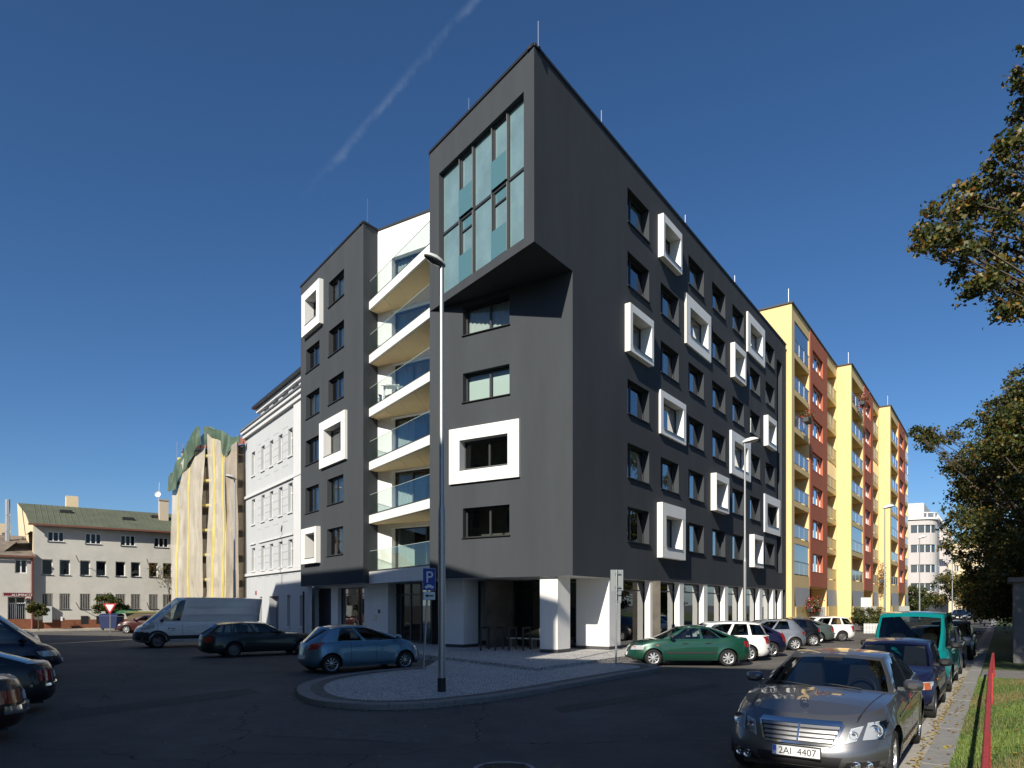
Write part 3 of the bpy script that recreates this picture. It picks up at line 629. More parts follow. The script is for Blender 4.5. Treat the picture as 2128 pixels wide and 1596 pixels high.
MB().poly([tuple(E2.pt(q0, 4, GT)), tuple(E2.pt(q3+2, 4, GT)), tuple(E2.pt(q3+2, 4, zu)), tuple(E2.pt(q0, 4, zu))]).poly([tuple(EN.pt(e0-1, 3, GT)), tuple(EN.pt(e1+5, 3, GT)), tuple(EN.pt(e1+5, 3, zu)), tuple(EN.pt(e0-1, 3, zu))]).poly([tuple(R.pt(1, 5, GT)), tuple(R.pt(sE, 5, GT)), tuple(R.pt(sE, 5, zu)), tuple(R.pt(1, 5, zu))]).poly([tuple(GWf.pt(gx(638), 2, GT)), tuple(GWf.pt(gx(806), 2, GT)), tuple(GWf.pt(gx(806), 2, zu)), tuple(GWf.pt(gx(638), 2, zu))]).build('shop_interior', M_room, MBD, I4)
# things under the overhang
for i, (px, qx) in enumerate(((997,1018),(1027,1047),(1056,1075),(1085,1104))):
    a, b = gp(px+2, 1352.5, GT), gp(qx-2, 1349.5, GT)
    lab = ['black steel bicycle stand nearest the left white pier', 'black bicycle stand second from the left white pier', 'black bicycle stand second from the right white pier', 'black bicycle stand nearest the right white pier'][i]
    t = thing('bicycle_stand', lab, 'bicycle stand', tuple(a), 0, 'bicycle stands under the overhang'); h = .98
    MB().box(-.04, .04, -.04, .04, 0, h).build('post', M_dark, t, Matrix.Translation(a)); MB().box(-.04, .04, -.04, .04, 0, h).build('post', M_dark, t, Matrix.Translation(b))
    d = b-a; MB().box(0, d.length, -.038, .038, h-.078, h-.002).build('top_bar', M_dark, t, Matrix.Translation(a) @ Matrix.Rotation(math.atan2(d.y, d.x), 4, 'Z'))
bb = E2.pt(E2.s(1075), -.9, GT); t = thing('bench', 'low white slatted bench behind the bicycle stands', 'bench', tuple(bb))
ME = E2.at(E2.s(1075), -.9, GT)
for k in range(5): MB().box(0, 2.6, k*.09, k*.09+.075, .38, .42).build('slat', M_white, t, ME)
for x in (.15, 1.25, 2.35): MB().box(x, x+.08, .03, .40, 0, .378).build('leg', M_alu, t, ME)

# ------------------------------------------------------------------ houses on the near side of both streets (their shade lies over the crossing)
def plain_house(label, F, s0, s1, depth, H, m, m_roof, nb, nf, z0=0):
    """F: street face; a rendered house of nf storeys with nb window bays"""
    p = F.pt((s0+s1)/2); t = thing('town_house', label, 'building', (p.x, p.y, 0))
    w = s1-s0; bay = w/nb; st = (H-1.4)/nf; holes = []
    for i in range(nb):
        for k in range(nf):
            a = s0+bay*(i+.5)-.65; holes.append((a, a+1.3, z0+k*st+1.0, z0+k*st+2.55, .2))
    mb = MB(); wall_grid(mb, s0, s1, 0, H, holes)
    for a, b in ((s0, 1), (s1, -1)): mb.poly([(a,0,0),(a,0,H),(a,depth,H),(a,depth,0)][::b])
    mb.poly([(s0,depth,0),(s0,depth,H),(s1,depth,H),(s1,depth,0)])
    mb.build('wall', m, t, F.M)
    MB().box(s0-.2, s1+.2, -.35, depth+.3, H-.05, H+.25).build('cornice', m, t, F.M)
    MB().poly([(s0-.2,-.3,H+.25),(s1+.2,-.3,H+.25),(s1+.2,depth/2,H+.9),(s0-.2,depth/2,H+.9)]).poly([(s0-.2,depth/2,H+.9),(s1+.2,depth/2,H+.9),(s1+.2,depth+.3,H+.25),(s0-.2,depth+.3,H+.25)]).build('roof', m_roof, t, F.M)
    MB().poly([(s0+.1,.6,0),(s1-.1,.6,0),(s1-.1,.6,H-.2),(s0+.1,.6,H-.2)]).build('interior_wall', M_room, t, F.M)
    for h in holes: window(t, F, *h[:4], .15, (.5,), (.68,), M_wframe)
    return t
M_ochre = mat('ochre render', (.42,.33,.19), .9, noise=.08, nscale=1); M_greyrend = mat('grey render', (.35,.34,.32), .9, noise=.08, nscale=1)
M_redtile = mat('red roof tile', (.30,.09,.05), .85, noise=.2, nscale=6)
def back_from(p, z, H): return p-HD*((H-z)/tan_sun)
HA = 18.6
zsh = BX.z(755, 1179); roofA = back_from(BX.pt(0, 0), zsh, HA)          # eaves line that shades the left facade up to zsh
FA0 = Face((roofA.x, roofA.y), -BX.d)
cpt = gp(1144, 1357.5, GT); cA = back_from(Vector((cpt.x, cpt.y, 0)), CAMH+(HY-1266)/FPX*cpt.y, HA)
sA = (cA-FA0.o).dot(FA0.d); 
wfp = Vector((-17.2, 48.1, 0)); eA = (back_from(wfp, 3.2, HA)-FA0.o).dot(FA0.d)
FA0 = Face((FA0.o.x-FA0.i.x*-.35, FA0.o.y-FA0.i.y*-.35), FA0.d)
plain_house('ochre four storey house across the left street', FA0, sA, eA, 5.0, HA-.25, M_ochre, M_redtile, 9, 5)
HB = 21.0
b0, b1 = gp(1072, 1372, GI), gp(1562, 1390); b1 = b0+(b1-b0)*1.135
r0, r1 = back_from(Vector((b0.x, b0.y, 0)), GI, HB), back_from(Vector((b1.x, b1.y, 0)), 0, HB)
FB = Face((r1.x, r1.y), (r0-r1).to_2d()); FB = Face((r1.x+FB.i.x*.35, r1.y+FB.i.y*.35), FB.d)
plain_house('grey five storey house behind the viewpoint', FB, -.3, (r0-r1).length+.6, 3.2, HB-.25, M_greyrend, M_redtile, 4, 6)
FC = Face((-28.3, 32.4), Vector((-17, 5.5)).normalized())
plain_house('grey low house at the far end of the left street', FC, 0, 20, 8, 8.0, M_greyrend, M_redtile, 6, 3)

# ------------------------------------------------------------------ vehicles: x forward, y to the driver's left, z up
def interp(tab, x): 
    X = [t[0] for t in tab]; return float(np.interp(x, X, [t[1] for t in tab]))
def smooth_tab(tab, n=80):
    """monotone-ish smoothing of a profile polyline"""
    X = np.array([t[0] for t in tab], float); Y = np.array([t[1] for t in tab], float); xs = np.linspace(X[0], X[-1], n*3)
    ys = np.interp(xs, X, Y); k = np.hanning(13); k /= k.sum(); yp = np.pad(ys, 6, mode='edge'); return list(zip(xs, np.convolve(yp, k, 'valid')))
KK = [-1,-.93,-.8,-.6,-.35,-.12,.12,.35,.6,.8,.93,1]
class Car:
    SECT = [(0,.055,.10,.08),(.08,.022,.03,.03),(.2,.004,.0,.0),(.34,.0,.0,.0),(.46,.0,.012,.012),(.6,.006,.03,.025),(.72,.012,.05,.04),(.84,.025,.075,.055),(.93,.048,.11,.08),(1.0,.085,.17,.13)]
    def __init__(s, **k):
        d = dict(L=4.3, W=1.7, H=1.4, fo=.85, wb=2.55, r=.30, zs=.20, top=None, cab=None, nf=4.2, nr=5.5, roofdrop=.05, wr=None, panes=((.05,.46),(.50,.95)), crown=.035, rim='hub', seats=True, sect=None)
        d.update(k); s.__dict__.update(d); s.xf, s.xr = s.L/2, -s.L/2; s.xa, s.xb = s.xf-s.fo, s.xf-s.fo-s.wb
        s.top = smooth_tab(s.top); s.sect = s.sect or s.SECT; s.ra = s.r*1.17; s.wr = s.wr or s.W/2-.22
        s.xb0, s.xb1, s.xr0, s.xr1 = s.cab
    def ext(s, v):
        V = [q[0] for q in s.sect]; f = lambda i: float(np.interp(v, V, [q[i] for q in s.sect])); return s.xf-f(2), s.xr+f(3), s.W/2-f(1)
    def ztop(s, x): return interp(s.top, x)
    def zlow(s, x): return s.zs+.05*max(0, (abs(x)-s.L*.38)/(s.L*.12))
    def arch(s, x):
        z = 0
        for c in (s.xa, s.xb):
            if abs(x-c) < s.ra: z = max(z, s.r+math.sqrt(s.ra**2-(x-c)**2))
        return z
    def side_y(s, x, v):
        xf, xr, hw = s.ext(v); c, h = (xf+xr)/2, (xf-xr)/2; t = min(1, abs(x-c)/h); n = s.nf if x > c else s.nr; return hw*max(0, 1-t**(n*1.6))**(1/2.2)
    def end_x(s, y, v, front=True):
        xf, xr, hw = s.ext(v); c, h = (xf+xr)/2, (xf-xr)/2; n = s.nf if front else s.nr; t = min(.9999, abs(y)/hw); q = (1-t**2.2)**(1/(n*1.6)); return c+h*q if front else c-h*q
    def side(s, x, z, sgn, off=0):
        zl, zt = s.zlow(x), s.ztop(x); v = min(1, max(0, (z-zl)/(zt-zl))); return Vector((x, sgn*(s.side_y(x, v)+off), z))
    def front(s, y, z, off=0, front=True):
        x = s.xf if front else s.xr
        for _ in range(3):
            zl, zt = s.zlow(x), s.ztop(x); v = min(1, max(0, (z-zl)/(zt-zl))); x = s.end_x(y, v, front)
        return Vector((x+(off if front else -off), y, z))
    def hood(s, x, y, off=0):
        e = s.side_y(x, 1.0); k = min(1, abs(y)/e); return Vector((x, y, s.ztop(x)+s.crown*(1-k*k)+off))
    def ring(s, v, ns=70):
        xf, xr, hw = s.ext(v); c, h = (xf+xr)/2, (xf-xr)/2; P = []
        tf, tr = (1-.90**2.2)**(1/(s.nf*1.6)), (1-.90**2.2)**(1/(s.nr*1.6)); X = [c-h*tr+(h*tf+h*tr)*i/ns for i in range(ns+1)]
        def pz(x, y, side):
            zl, zt = s.zlow(x), s.ztop(x); z = zl+(zt-zl)*v
            if side:
                a = s.arch(x)
                if a > z: z = min(a, zt-.02); ve = (z-zl)/(zt-zl); return z, ve
            return z, v
        def sd(x, g):
            z, ve = pz(x, 0, True); y = s.side_y(x, ve)
            dc = min(abs(x-s.xa), abs(x-s.xb)); fl = .018*max(0, 1-max(0, (math.hypot(dc, z-s.r)-s.ra))/.09) if z < s.ra*1.5+s.r else 0
            return (x, g*(y+fl), z)
        P += [sd(x, -1) for x in X]
        ye = .90*hw
        P += [(s.end_x(k*ye, v), k*ye, pz(s.end_x(k*ye, v), 0, False)[0]) for k in KK[1:-1]]
        P += [sd(x, 1) for x in reversed(X)]
        P += [(s.end_x(k*ye, v, False), k*ye, pz(s.end_x(k*ye, v, False), 0, False)[0]) for k in reversed(KK[1:-1])]
        s.ns = ns; return P
    def body(s):
        mb = MB(); V = [0,.05,.1,.16,.22,.3,.38,.44,.5,.58,.66,.74,.82,.89,.95,1.0]; rows = [s.ring(v) for v in V]; mb.grid(rows, True)
        top = rows[-1]; n = s.ns; rt = top[:n+1]; fr = top[n+1:n+11]; lt = list(reversed(top[n+11:2*n+12])); rr = list(reversed(top[2*n+12:]))
        T = []
        for i in range(n+1):
            a, b = rt[i], lt[i]; T.append([(a[0], b[1]*k, a[2]+s.crown*(1-k*k)) if abs(k) < 1 else (a if k < 0 else b) for k in KK])
        x0, x1 = s.xb0+.12, s.xb1-.10; base = len(mb.v)
        for r_ in T: mb.v += r_
        for i in range(n):
            mx = (T[i][0][0]+T[i+1][0][0])/2
            for j in range(len(KK)-1):
                if x0 < mx < x1 and abs(KK[j]+KK[j+1]) < 1.75: continue
                a = base+i*len(KK)+j; mb.f.append((a, a+1, a+1+len(KK), a+len(KK))); mb.mi.append(0)
        mb.grid([T[-1], [T[-1][0]]+fr+[T[-1][-1]]]); mb.grid([[T[0][0]]+rr+[T[0][-1]], T[0]])
        return mb.mesh('body', s.paintm, 38)
    def cabring(s, t, ns=48):
        wb = s.side_y(0, 1.0)-.012; P = []; H = s.H-s.roofdrop
        def lerp(a, b): return a+(b-a)*t
        x0, x1 = lerp(s.xb0, s.xr0), lerp(s.xb1, s.xr1); bul = math.sin(math.pi*t)*.025
        ce = lambda k, q: (1-abs(k)**2.4)*q
        def base_z(x): return s.ztop(x)-.012
        def pt(g, k):     # g 0..1 rear to front, k -1..1
            xb, xt = s.xb0+(s.xb1-s.xb0)*g, s.xr0+(s.xr1-s.xr0)*g
            if s.knee is not None: xt = max(xb, s.xr0) if xb < s.knee else s.knee+(xb-s.knee)*(s.xr1-s.knee)/(s.xb1-s.knee)
            if g >= 1: xb += ce(k, .16); xt += ce(k, .10)
            if g <= 0: xb -= ce(k, .10); xt -= ce(k, .06)
            hb = min(wb, s.side_y(xb, 1.0)-.012); ht = s.wr*(1-.05*abs(2*g-1)**3)
            yb, yt = k*hb, k*ht; zb_ = base_z(xb)+s.crown*(1-k*k); zt_ = H-.05*(2*g-1.05)**2*s.roofarc+(.0)*(1-k*k) if False else H-s.arc(g)+.045*(1-k*k)
            sg = 1 if k > 0 else -1
            return (xb+(xt-xb)*t, yb+(yt-yb)*t+(sg*bul if abs(k) == 1 else bul*k), zb_+(zt_-zb_)*t)
        for i in range(ns+1): P.append(pt(i/ns, -1))
        P += [pt(1, k) for k in KK[1:-1]]
        for i in range(ns+1): P.append(pt(1-i/ns, 1))
        P += [pt(0, k) for k in reversed(KK[1:-1])]
        s.cns = ns; return P
    def arc(s, g): return .055*abs(2*g-1.1)**2.2
    def cabin(s, root, glass_m, glassparts=True, pillar=None):
        ts = [0,.03,.07,.5,.90,.95,1.0]; rows = [s.cabring(t) for t in ts]; n = s.cns; N = len(rows[0]); mb = MB(); mb.use(s.paintm)
        for r_ in rows: mb.v += r_
        def is_pane(j):      # ring column -> pane index or None
            if j < n: g = (j+.5)/n; return next((('S', -1, i) for i, p in enumerate(s.panes) if p[0] < g < p[1]), None)
            if j < n+11: return ('F',) if n < j < n+10 else None
            if j < 2*n+11: g = 1-(j-n-11+.5)/n; return next((('S', 1, i) for i, p in enumerate(s.panes) if p[0] < g < p[1]), None)
            return ('R',) if 2*n+11 < j < 2*n+21 and s.rearglass else None
        G = {}
        for i in range(len(ts)-1):
            for j in range(N):
                q = (i*N+j, i*N+(j+1) % N, (i+1)*N+(j+1) % N, (i+1)*N+j); pn = is_pane(j) if 2 <= i <= 3 else None
                if pn: G.setdefault(pn, []).append(q)
                else: mb.f.append(q); mb.mi.append(0)
        top = rows[-1]; rt = top[:n+1]; lt = list(reversed(top[n+11:2*n+12])); fr = top[n+1:n+11]; rr = list(reversed(top[2*n+12:])); T = []
        for i in range(n+1):
            a, b = rt[i], lt[i]; T.append([(a[0]+(b[0]-a[0])*(k+1)/2, b[1]*k, a[2]+.045*(1-k*k)) if abs(k) < 1 else (a if k < 0 else b) for k in KK])
        mb.grid(T); mb.grid([T[-1], [T[-1][0]]+fr+[T[-1][-1]]]); mb.grid([[T[0][0]]+rr+[T[0][-1]], T[0]])
        mb.build('roof', s.paintm, root, None, 35)
        allv = [p for r_ in rows for p in r_]
        for pn, qs in G.items():
            m2 = MB(); idx = {}
            for q in qs:
                for a in q:
                    if a not in idx: idx[a] = len(m2.v); m2.v.append(allv[a])
                m2.f.append(tuple(idx[a] for a in q)); m2.mi.append(0)
            m2.build({'F':'windscreen','R':'rear_window','S':'side_window'}[pn[0]], glass_m, root, None, 60)
    def quad(s, f, A, B, C, D, nu=6, nv=4):
        """bilinear patch through f(u,v)-parameters A(bottom left) B C D counter-clockwise"""
        rows = []
        for j in range(nv+1):
            t = j/nv; rows.append([f(*((A[k]*(1-i/nu)+B[k]*i/nu)*(1-t)+(D[k]*(1-i/nu)+C[k]*i/nu)*t for k in (0,1))) for i in range(nu+1)])
        return rows
def wheel_meshes(r, kind):
    key = ('wheel', r, kind)
    if key in WCACHE: return WCACHE[key]
    w = .19; tb = MB(); tb.lathe([(r*.66,-w/2),(r*.72,-w/2-.006),(r*.9,-w/2-.004),(r*.97,-w/2+.02),(r,-w/2+.05),(r,w/2-.05),(r*.97,w/2-.02),(r*.9,w/2+.004),(r*.72,w/2+.006),(r*.66,w/2)], 40, 'y')
    ri = MB(); R0 = r*.665; q = w/2-.01
    ri.lathe([(R0,-w/2+.01),(R0,q+.008),(R0*.93,q),(R0*.90,q-.05)], 40, 'y')
    if kind == 'steel': ri.lathe([(R0*.90,q-.05),(R0*.62,q-.045),(R0*.5,q-.02),(R0*.3,q-.02),(R0*.26,q-.005),(.001,q)], 40, 'y')
    else:
        ri.lathe([(R0*.24,q-.05),(R0*.22,q-.006),(.001,q-.002)], 20, 'y')
        nsp = {'hub':8, 'alloy5':5, 'alloy7':7, 'alloy10':10}[kind]; wi = {'hub':.30, 'alloy5':.30, 'alloy7':.2, 'alloy10':.12}[kind]
        for k in range(nsp):
            a = 2*math.pi*k/nsp+.2; c, d = math.cos(a), math.sin(a); P = []
            for rr, hw, y in ((R0*.18, wi*.26*R0*1.2, q-.004), (R0*.6, wi*R0*.36, q-.012), (R0*.93, wi*R0*.5, q-.02)):
                P.append([(rr*c-hw*d, y, rr*d+hw*c), (rr*c+hw*d, y, rr*d-hw*c), (rr*c+hw*d*.8, y-.045, rr*d-hw*c*.8), (rr*c-hw*d*.8, y-.045, rr*d+hw*c*.8)])
            ri.grid(P, True)
    bk = MB(); bk.lathe([(R0*.92,q-.075),(.001,q-.075)], 30, 'y').lathe([(R0*.5,q-.05),(R0*.5,q-.07)], 24, 'y')
    res = (tb.mesh('tyre', M_tyre, 40), ri.mesh('rim', {'steel':M_rimsteel,'hub':M_hub}.get(kind, M_rim), 30), bk.mesh('brake_disc', M_blackplastic)); WCACHE[key] = res; return res
def make_car(name, label, cat, c, paintm, loc, head, group, rear=None, front=None, extra=None, detail=1, plate=True):
    """loc: ground point under the car's middle; head: direction of travel (2-vector)"""
    c.paintm = paintm; root = thing(name, label, cat, (loc[0], loc[1], loc[2] if len(loc) > 2 else 0), math.atan2(head[1], head[0]), group); MW = WM[root]
    put('body', c.body(), root); c.cabin(root, c.glassm if hasattr(c, 'glassm') else M_carglass)
    # underbody, wheel arches
    mb = MB(); mb.box(c.xr+.25, c.xf-.25, -c.W/2+.26, c.W/2-.26, c.zs-.02, c.zs+.28); 
    for xa in (c.xa, c.xb):
        for g in (-1, 1):
            arc = [(xa+c.ra*1.0*math.cos(a), c.r+c.ra*1.0*math.sin(a)) for a in np.linspace(-.25, math.pi+.25, 18)]; y0, y1 = g*(c.side_y(xa, .4)-.03), g*(c.W/2-.34)
            mb.grid([[(p[0], y0, p[1]) for p in arc], [(p[0], y1, p[1]) for p in arc]]); mb.poly([(p[0], y1, p[1]) for p in arc])
    mb.build('underbody', M_blackplastic, root)
    if c.seats:
        mb = MB(); zf = c.zs+.28; zt = c.ztop(0)
        mb.box(c.xb0+.15, c.xb1-.35, -c.W/2+.14, c.W/2-.14, zf-.02, zf+.02)
        for xs in c.seatx:
            for y in (-.36, .36):
                mb.box(xs-.05, xs+.45, y-.24, y+.24, zf, zf+.24)
                mb.grid([[(xs-.02-.02*k, y-.23+.02*k, zf+.2+k*.2), (xs-.14-.04*k, y-.23+.02*k, zf+.2+k*.2), (xs-.14-.04*k, y+.23-.02*k, zf+.2+k*.2), (xs-.02-.02*k, y+.23-.02*k, zf+.2+k*.2)] for k in range(4)], True)
                hz = min(zf+.84, c.H-.32); mb.box(xs-.22, xs-.13, y-.12, y+.12, hz-.03, hz+.15)
        mb.build('seats', M_interior, root)
        mb = MB(); xd = c.xb1-.16; mb.grid([[(xd+.12, y, zt-.02), (xd-.1, y, zt+.0), (xd-.3, y, zt-.03), (xd-.36, y, zt-.3)] for y in (-c.W/2+.16, -.2, .2, c.W/2-.16)]); mb.build('dashboard', M_interior, root)
        sw = Matrix.Translation((xd-.48, .36, zt-.02)) @ Matrix.Rotation(math.radians(62), 4, 'Y')
        mb = MB(); mb.tube([tuple(sw @ Vector((.18*math.cos(a), .18*math.sin(a), 0))) for a in np.linspace(0, 2*math.pi, 20)], .014, 6, False); mb.build('steering_wheel', M_blackplastic, root)
    ty, ri, bk = wheel_meshes(c.r, c.rim)
    for xa in (c.xa, c.xb):
        for g in (1, -1):
            Mx = MW @ Matrix.Translation((xa, g*(c.W/2-.125), c.r)) @ (I4 if g > 0 else Matrix.Rotation(math.pi, 4, 'Z'))
            w = put('wheel', bk, root, Mx); put('tyre', ty, w, Mx); put('rim', ri, w, Mx)
    # mirrors
    xm = c.xb1-.34+c.mirx; 
    for g in (1, -1):
        zc = c.ztop(xm)+.10; y0 = g*(c.side_y(xm, .95)+.01); mb = MB(); rows = []
        for t, q in ((-.055,.5),(-.04,.85),(.0,1),(.05,.86),(.085,.45)): rows.append([(xm+t, y0+g*(.125+.115*q*math.copysign(abs(math.cos(a))**.6, math.cos(a))), zc+.075*q*math.copysign(abs(math.sin(a))**.6, math.sin(a))) for a in np.linspace(0, 2*math.pi, 17)[:-1]])
        mb.grid(rows, True); mb.poly(rows[0]); mb.poly(rows[-1][::-1]); mb.box(xm-.02, xm+.03, min(y0-g*.05, y0+g*.06), max(y0-g*.05, y0+g*.06), zc-.07, zc-.03)
        mb.build('door_mirror', c.mirm or paintm, root, None, 40)
    # doors: seams and handles
    for g in (1, -1):
        seam = MB()
        for x in c.seams:
            zt = c.ztop(x)-.015; zl = max(c.zs+.07, c.arch(x)+.01)
            rows = [[c.side(x+w_, z, g, .0025) for w_ in (-.006, .006)] for z in np.linspace(zl, zt, 10)]
            seam.grid(rows)
        xx = np.linspace(min(c.seams), max(c.seams), 24); seam.grid([[c.side(x, c.zs+.065+w_, g, .0025) for x in xx if c.arch(x) < c.zs+.07] for w_ in (0, .012)])
        sm = seam.build('door_seams', M_blackplastic, root); sm['kind'] = 'stuff'
        for x in c.handles:
            z = c.ztop(x)-.13; p = c.side(x, z, g); h = MB(); y0, y1 = sorted((p.y-g*.005, p.y+g*.028)); h.box(x-.09, x+.09, y0, y1, z-.013, z+.016); h.build('door_handle', c.handm or paintm, root)
        if c.trim:
            z0, z1 = c.trim; xs = [x for x in np.linspace(c.xb+c.ra+.05, c.xa-c.ra-.05, 14)]
            MB().grid([[c.side(x, z, g, o) for x in xs] for z, o in ((z0,.0),(z0+.005,.014),(z1-.005,.014),(z1,.0))]).build('side_trim', c.trimm or M_blackplastic, root)
    for spec in (front or [])+(rear or []):
        nm, m, fn, A, B, C_, D, off = spec[:8]
        f = {'f': lambda a, b: c.front(a, b, off), 'r': lambda a, b: c.front(a, b, off, False), 'l': lambda a, b: c.side(a, b, 1, off), 's': lambda a, b: c.side(a, b, -1, off)}[fn]
        rows = c.quad(f, A, B, C_, D, 8, 4); mb = MB(); mb.grid(rows); fl = lambda a, b: {'f': lambda: c.front(a, b, -.01), 'r': lambda: c.front(a, b, -.01, False), 'l': lambda: c.side(a, b, 1, -.01), 's': lambda: c.side(a, b, -1, -.01)}[fn]()
        r2 = c.quad(fl, A, B, C_, D, 8, 4)
        mb.grid([rows[0], r2[0]]); mb.grid([rows[-1], r2[-1]]); mb.grid([[q[0] for q in rows], [q[0] for q in r2]]); mb.grid([[q[-1] for q in rows], [q[-1] for q in r2]])
        mb.build(nm, m, root, None, 40)
    if extra: extra(c, root)
    return root
for k_, v_ in dict(mirx=0, mirm=None, handm=None, trim=None, trimm=None, seams=(-.9, .05, 1.0), handles=(-.55, .35), seatx=(-.55, .35), rearglass=True, knee=None).items(): setattr(Car, k_, v_)
def mir(specs):
    """mirror a left-side patch list to the right side"""
    out = []
    for q in specs:
        out.append(q); A, B, C_, D = q[3:7]
        if q[2] in 'fr': out.append((q[0], q[1], q[2], (-B[0], B[1]), (-A[0], A[1]), (-D[0], D[1]), (-C_[0], C_[1]), q[7]))
        else: out.append((q[0], q[1], 's' if q[2] == 'l' else 'l', A, B, C_, D, q[7]))
    return out
def lamps_front(y0, y1, z0, z1, m=None, sl=0): return mir([('headlight', m or M_lens, 'f', (y0, z0), (y1, z0+sl), (y1, z1+sl), (y0, z1), .012)])
def lamps_rear(y0, y1, z0, z1, m=None, sl=0): return mir([('tail_light', m or M_red, 'r', (y0, z0), (y1, z0+sl), (y1, z1+sl), (y0, z1), .012)])
def wrap_rear(x0, x1, z0, z1, sl=0): return mir([('tail_light', M_red, 'l', (x0, z0), (x1, z0+sl), (x1, z1+sl), (x0, z1), .010)])
def plate_r(z=.55, w=.26): return [('number_plate', M_plate, 'r', (w, z), (-w, z), (-w, z+.11), (w, z+.11), .016)]
def plate_f(z=.42, w=.26): return [('number_plate', M_plate, 'f', (-w, z), (w, z), (w, z+.11), (-w, z+.11), .016)]
def grille(y, z0, z1, m=None): return [('grille', m or M_blackplastic, 'f', (-y*.9, z0), (y*.9, z0), (y, z1), (-y, z1), .006)]
def bumpers(z0=.34, z1=.47, m=None): return [('bumper_strip', m or M_blackplastic, 'f', (-.74, z0), (.74, z0), (.74, z1), (-.74, z1), .012), ('bumper_strip', m or M_blackplastic, 'r', (.74, z0), (-.74, z0), (-.74, z1), (.74, z1), .012)]

def sedan(**k):
    d = dict(L=4.32, W=1.70, H=1.40, fo=.86, wb=2.535, r=.29, top=[(-2.16,.88),(-2.0,.97),(-1.3,.98),(-.9,.93),(.6,.91),(.85,.93),(1.2,.90),(1.7,.80),(2.0,.70),(2.16,.60)], cab=(-1.62,1.02,-.72,.22), panes=((.10,.20),(.22,.46),(.50,.90)), seams=(-.78,.0,.92), handles=(-.55,.22)); d.update(k); return Car(**d)
def hatch(**k):
    d = dict(L=4.0, W=1.72, H=1.47, fo=.80, wb=2.50, r=.30, top=[(-2.0,.80),(-1.9,.95),(-1.0,.96),(.6,.93),(.95,.95),(1.3,.93),(1.7,.80),(1.9,.68),(2.0,.55)], cab=(-1.84,1.18,-1.35,.02), panes=((.24,.50),(.54,.90)), seams=(-.72,.12,.98), handles=(-.45,.4)); d.update(k); return Car(**d)
def wagon(**k):
    d = dict(L=4.4, W=1.72, H=1.48, fo=.86, wb=2.60, r=.30, top=[(-2.2,.86),(-2.1,.95),(-1.0,.95),(.6,.92),(.9,.94),(1.3,.90),(1.8,.78),(2.05,.68),(2.2,.56)], cab=(-2.08,1.06,-1.66,.18), panes=((.05,.26),(.29,.53),(.57,.90)), seams=(-.85,.05,.95), handles=(-.6,.3)); d.update(k); return Car(**d)

# ------------------------------------------------------------------ the parked cars
GS = 'cars parked nose-in along the dark building'; GL = 'cars parked across the left street'; GK = 'cars parked along the right kerb'; GE = 'cars on the left edge of the street'
P_green = paint('bottle green paint', (.008,.06,.036), .25); P_white = paint('white car paint', (.78,.78,.77), 0); P_navy = paint('navy paint', (.008,.009,.035), .2)
P_silver = paint('silver paint', (.42,.44,.47), .75); P_sage = paint('grey green paint', (.13,.165,.15), .6); P_teal = paint('teal paint', (.0,.16,.16), .0); P_blue = paint('dark blue paint', (.010,.012,.045), .25)
P_ice = paint('ice blue paint', (.12,.235,.32), .6); P_dgreen = paint('black green paint', (.006,.016,.016), .2); P_maroon = paint('maroon paint', (.05,.008,.007), .1); P_merc = paint('graphite silver paint', (.19,.19,.195), .8, .32)
P_black = paint('black paint', (.006,.007,.010), .1); P_slate = paint('slate paint', (.05,.06,.09), .5); P_vanwhite = paint('van white paint', (.80,.80,.79), 0); P_rust = paint('faded red paint', (.03,.006,.005), .1)
def from_wheel(c, p, h, axle, side):
    """centre of car c when the given near-side wheel stands on ground point p"""
    h = Vector((h[0], h[1])).normalized(); l = Vector((-h.y, h.x)); x = c.xa if axle == 'f' else c.xb
    q = Vector((p[0], p[1]))-h*x-l*(side*(c.W/2-.06)); return (q.x, q.y), h
def park(c, name, label, p, h, axle, side, pm, group, **k):
    loc, hh = from_wheel(c, p, h, axle, side); return make_car(name, label, 'car' if 'van' not in name else 'van', c, pm, loc, hh, group, **k)
H1 = Vector((-1, .03)).normalized()
c = sedan(rim='hub', trim=(.43,.50), handm=M_blackplastic, mirm=M_blackplastic)
def alm(c, root):
    for g in (1, -1): MB().grid([[c.side(x, z, g, .008) for x in (1.12, 1.2)] for z in (.70, .735)]).build('side_indicator', M_orange, root)
    for g in (1, -1):
        for xx in (c.xb-.36, c.xa-.36): MB().box(xx-.01, xx+.01, min(g*.62, g*.8), max(g*.62, g*.8), .14, .36).build('mud_flap', M_blackplastic, root)
park(c, 'green_sedan', 'dark green sedan with silver hubcaps parked first in the row', gp(1513,1385), H1, 'r', 1, P_green, GS,
     front=lamps_front(.44,.80,.55,.70,sl=.02)+grille(.36,.58,.66)+plate_f(.36)+[('intake', M_blackplastic, 'f', (-.5,.27),(.5,.27),(.5,.34),(-.5,.34),.006)]+mir([('corner_lamp', M_orange, 'l', (1.88,.57),(2.0,.56),(2.0,.66),(1.88,.68),.01)]),
     rear=lamps_rear(.34,.73,.66,.86)+wrap_rear(-2.06,-1.95,.68,.86)+plate_r(.68), extra=alm)
step = R.d.to_2d()*2.5; w0 = gp(1513,1385).to_2d()
c = wagon(rim='hub', L=4.25, fo=.82, wb=2.46, H=1.50)
park(c, 'white_estate_car', 'white estate car with red tail lamps behind the dark green sedan', w0+step*1.0+Vector((-.05,0)), H1, 'r', 1, P_white, GS, front=lamps_front(.42,.76,.55,.72), rear=lamps_rear(.48,.73,.66,.92)+wrap_rear(-2.06,-1.82,.70,.90,-.03)+plate_r(.62))
c = hatch(L=4.2, fo=.9, wb=2.5, rim='alloy7', H=1.44, cab=(-1.90,1.14,-.95,.05), panes=((.14,.24),(.27,.50),(.54,.90)))
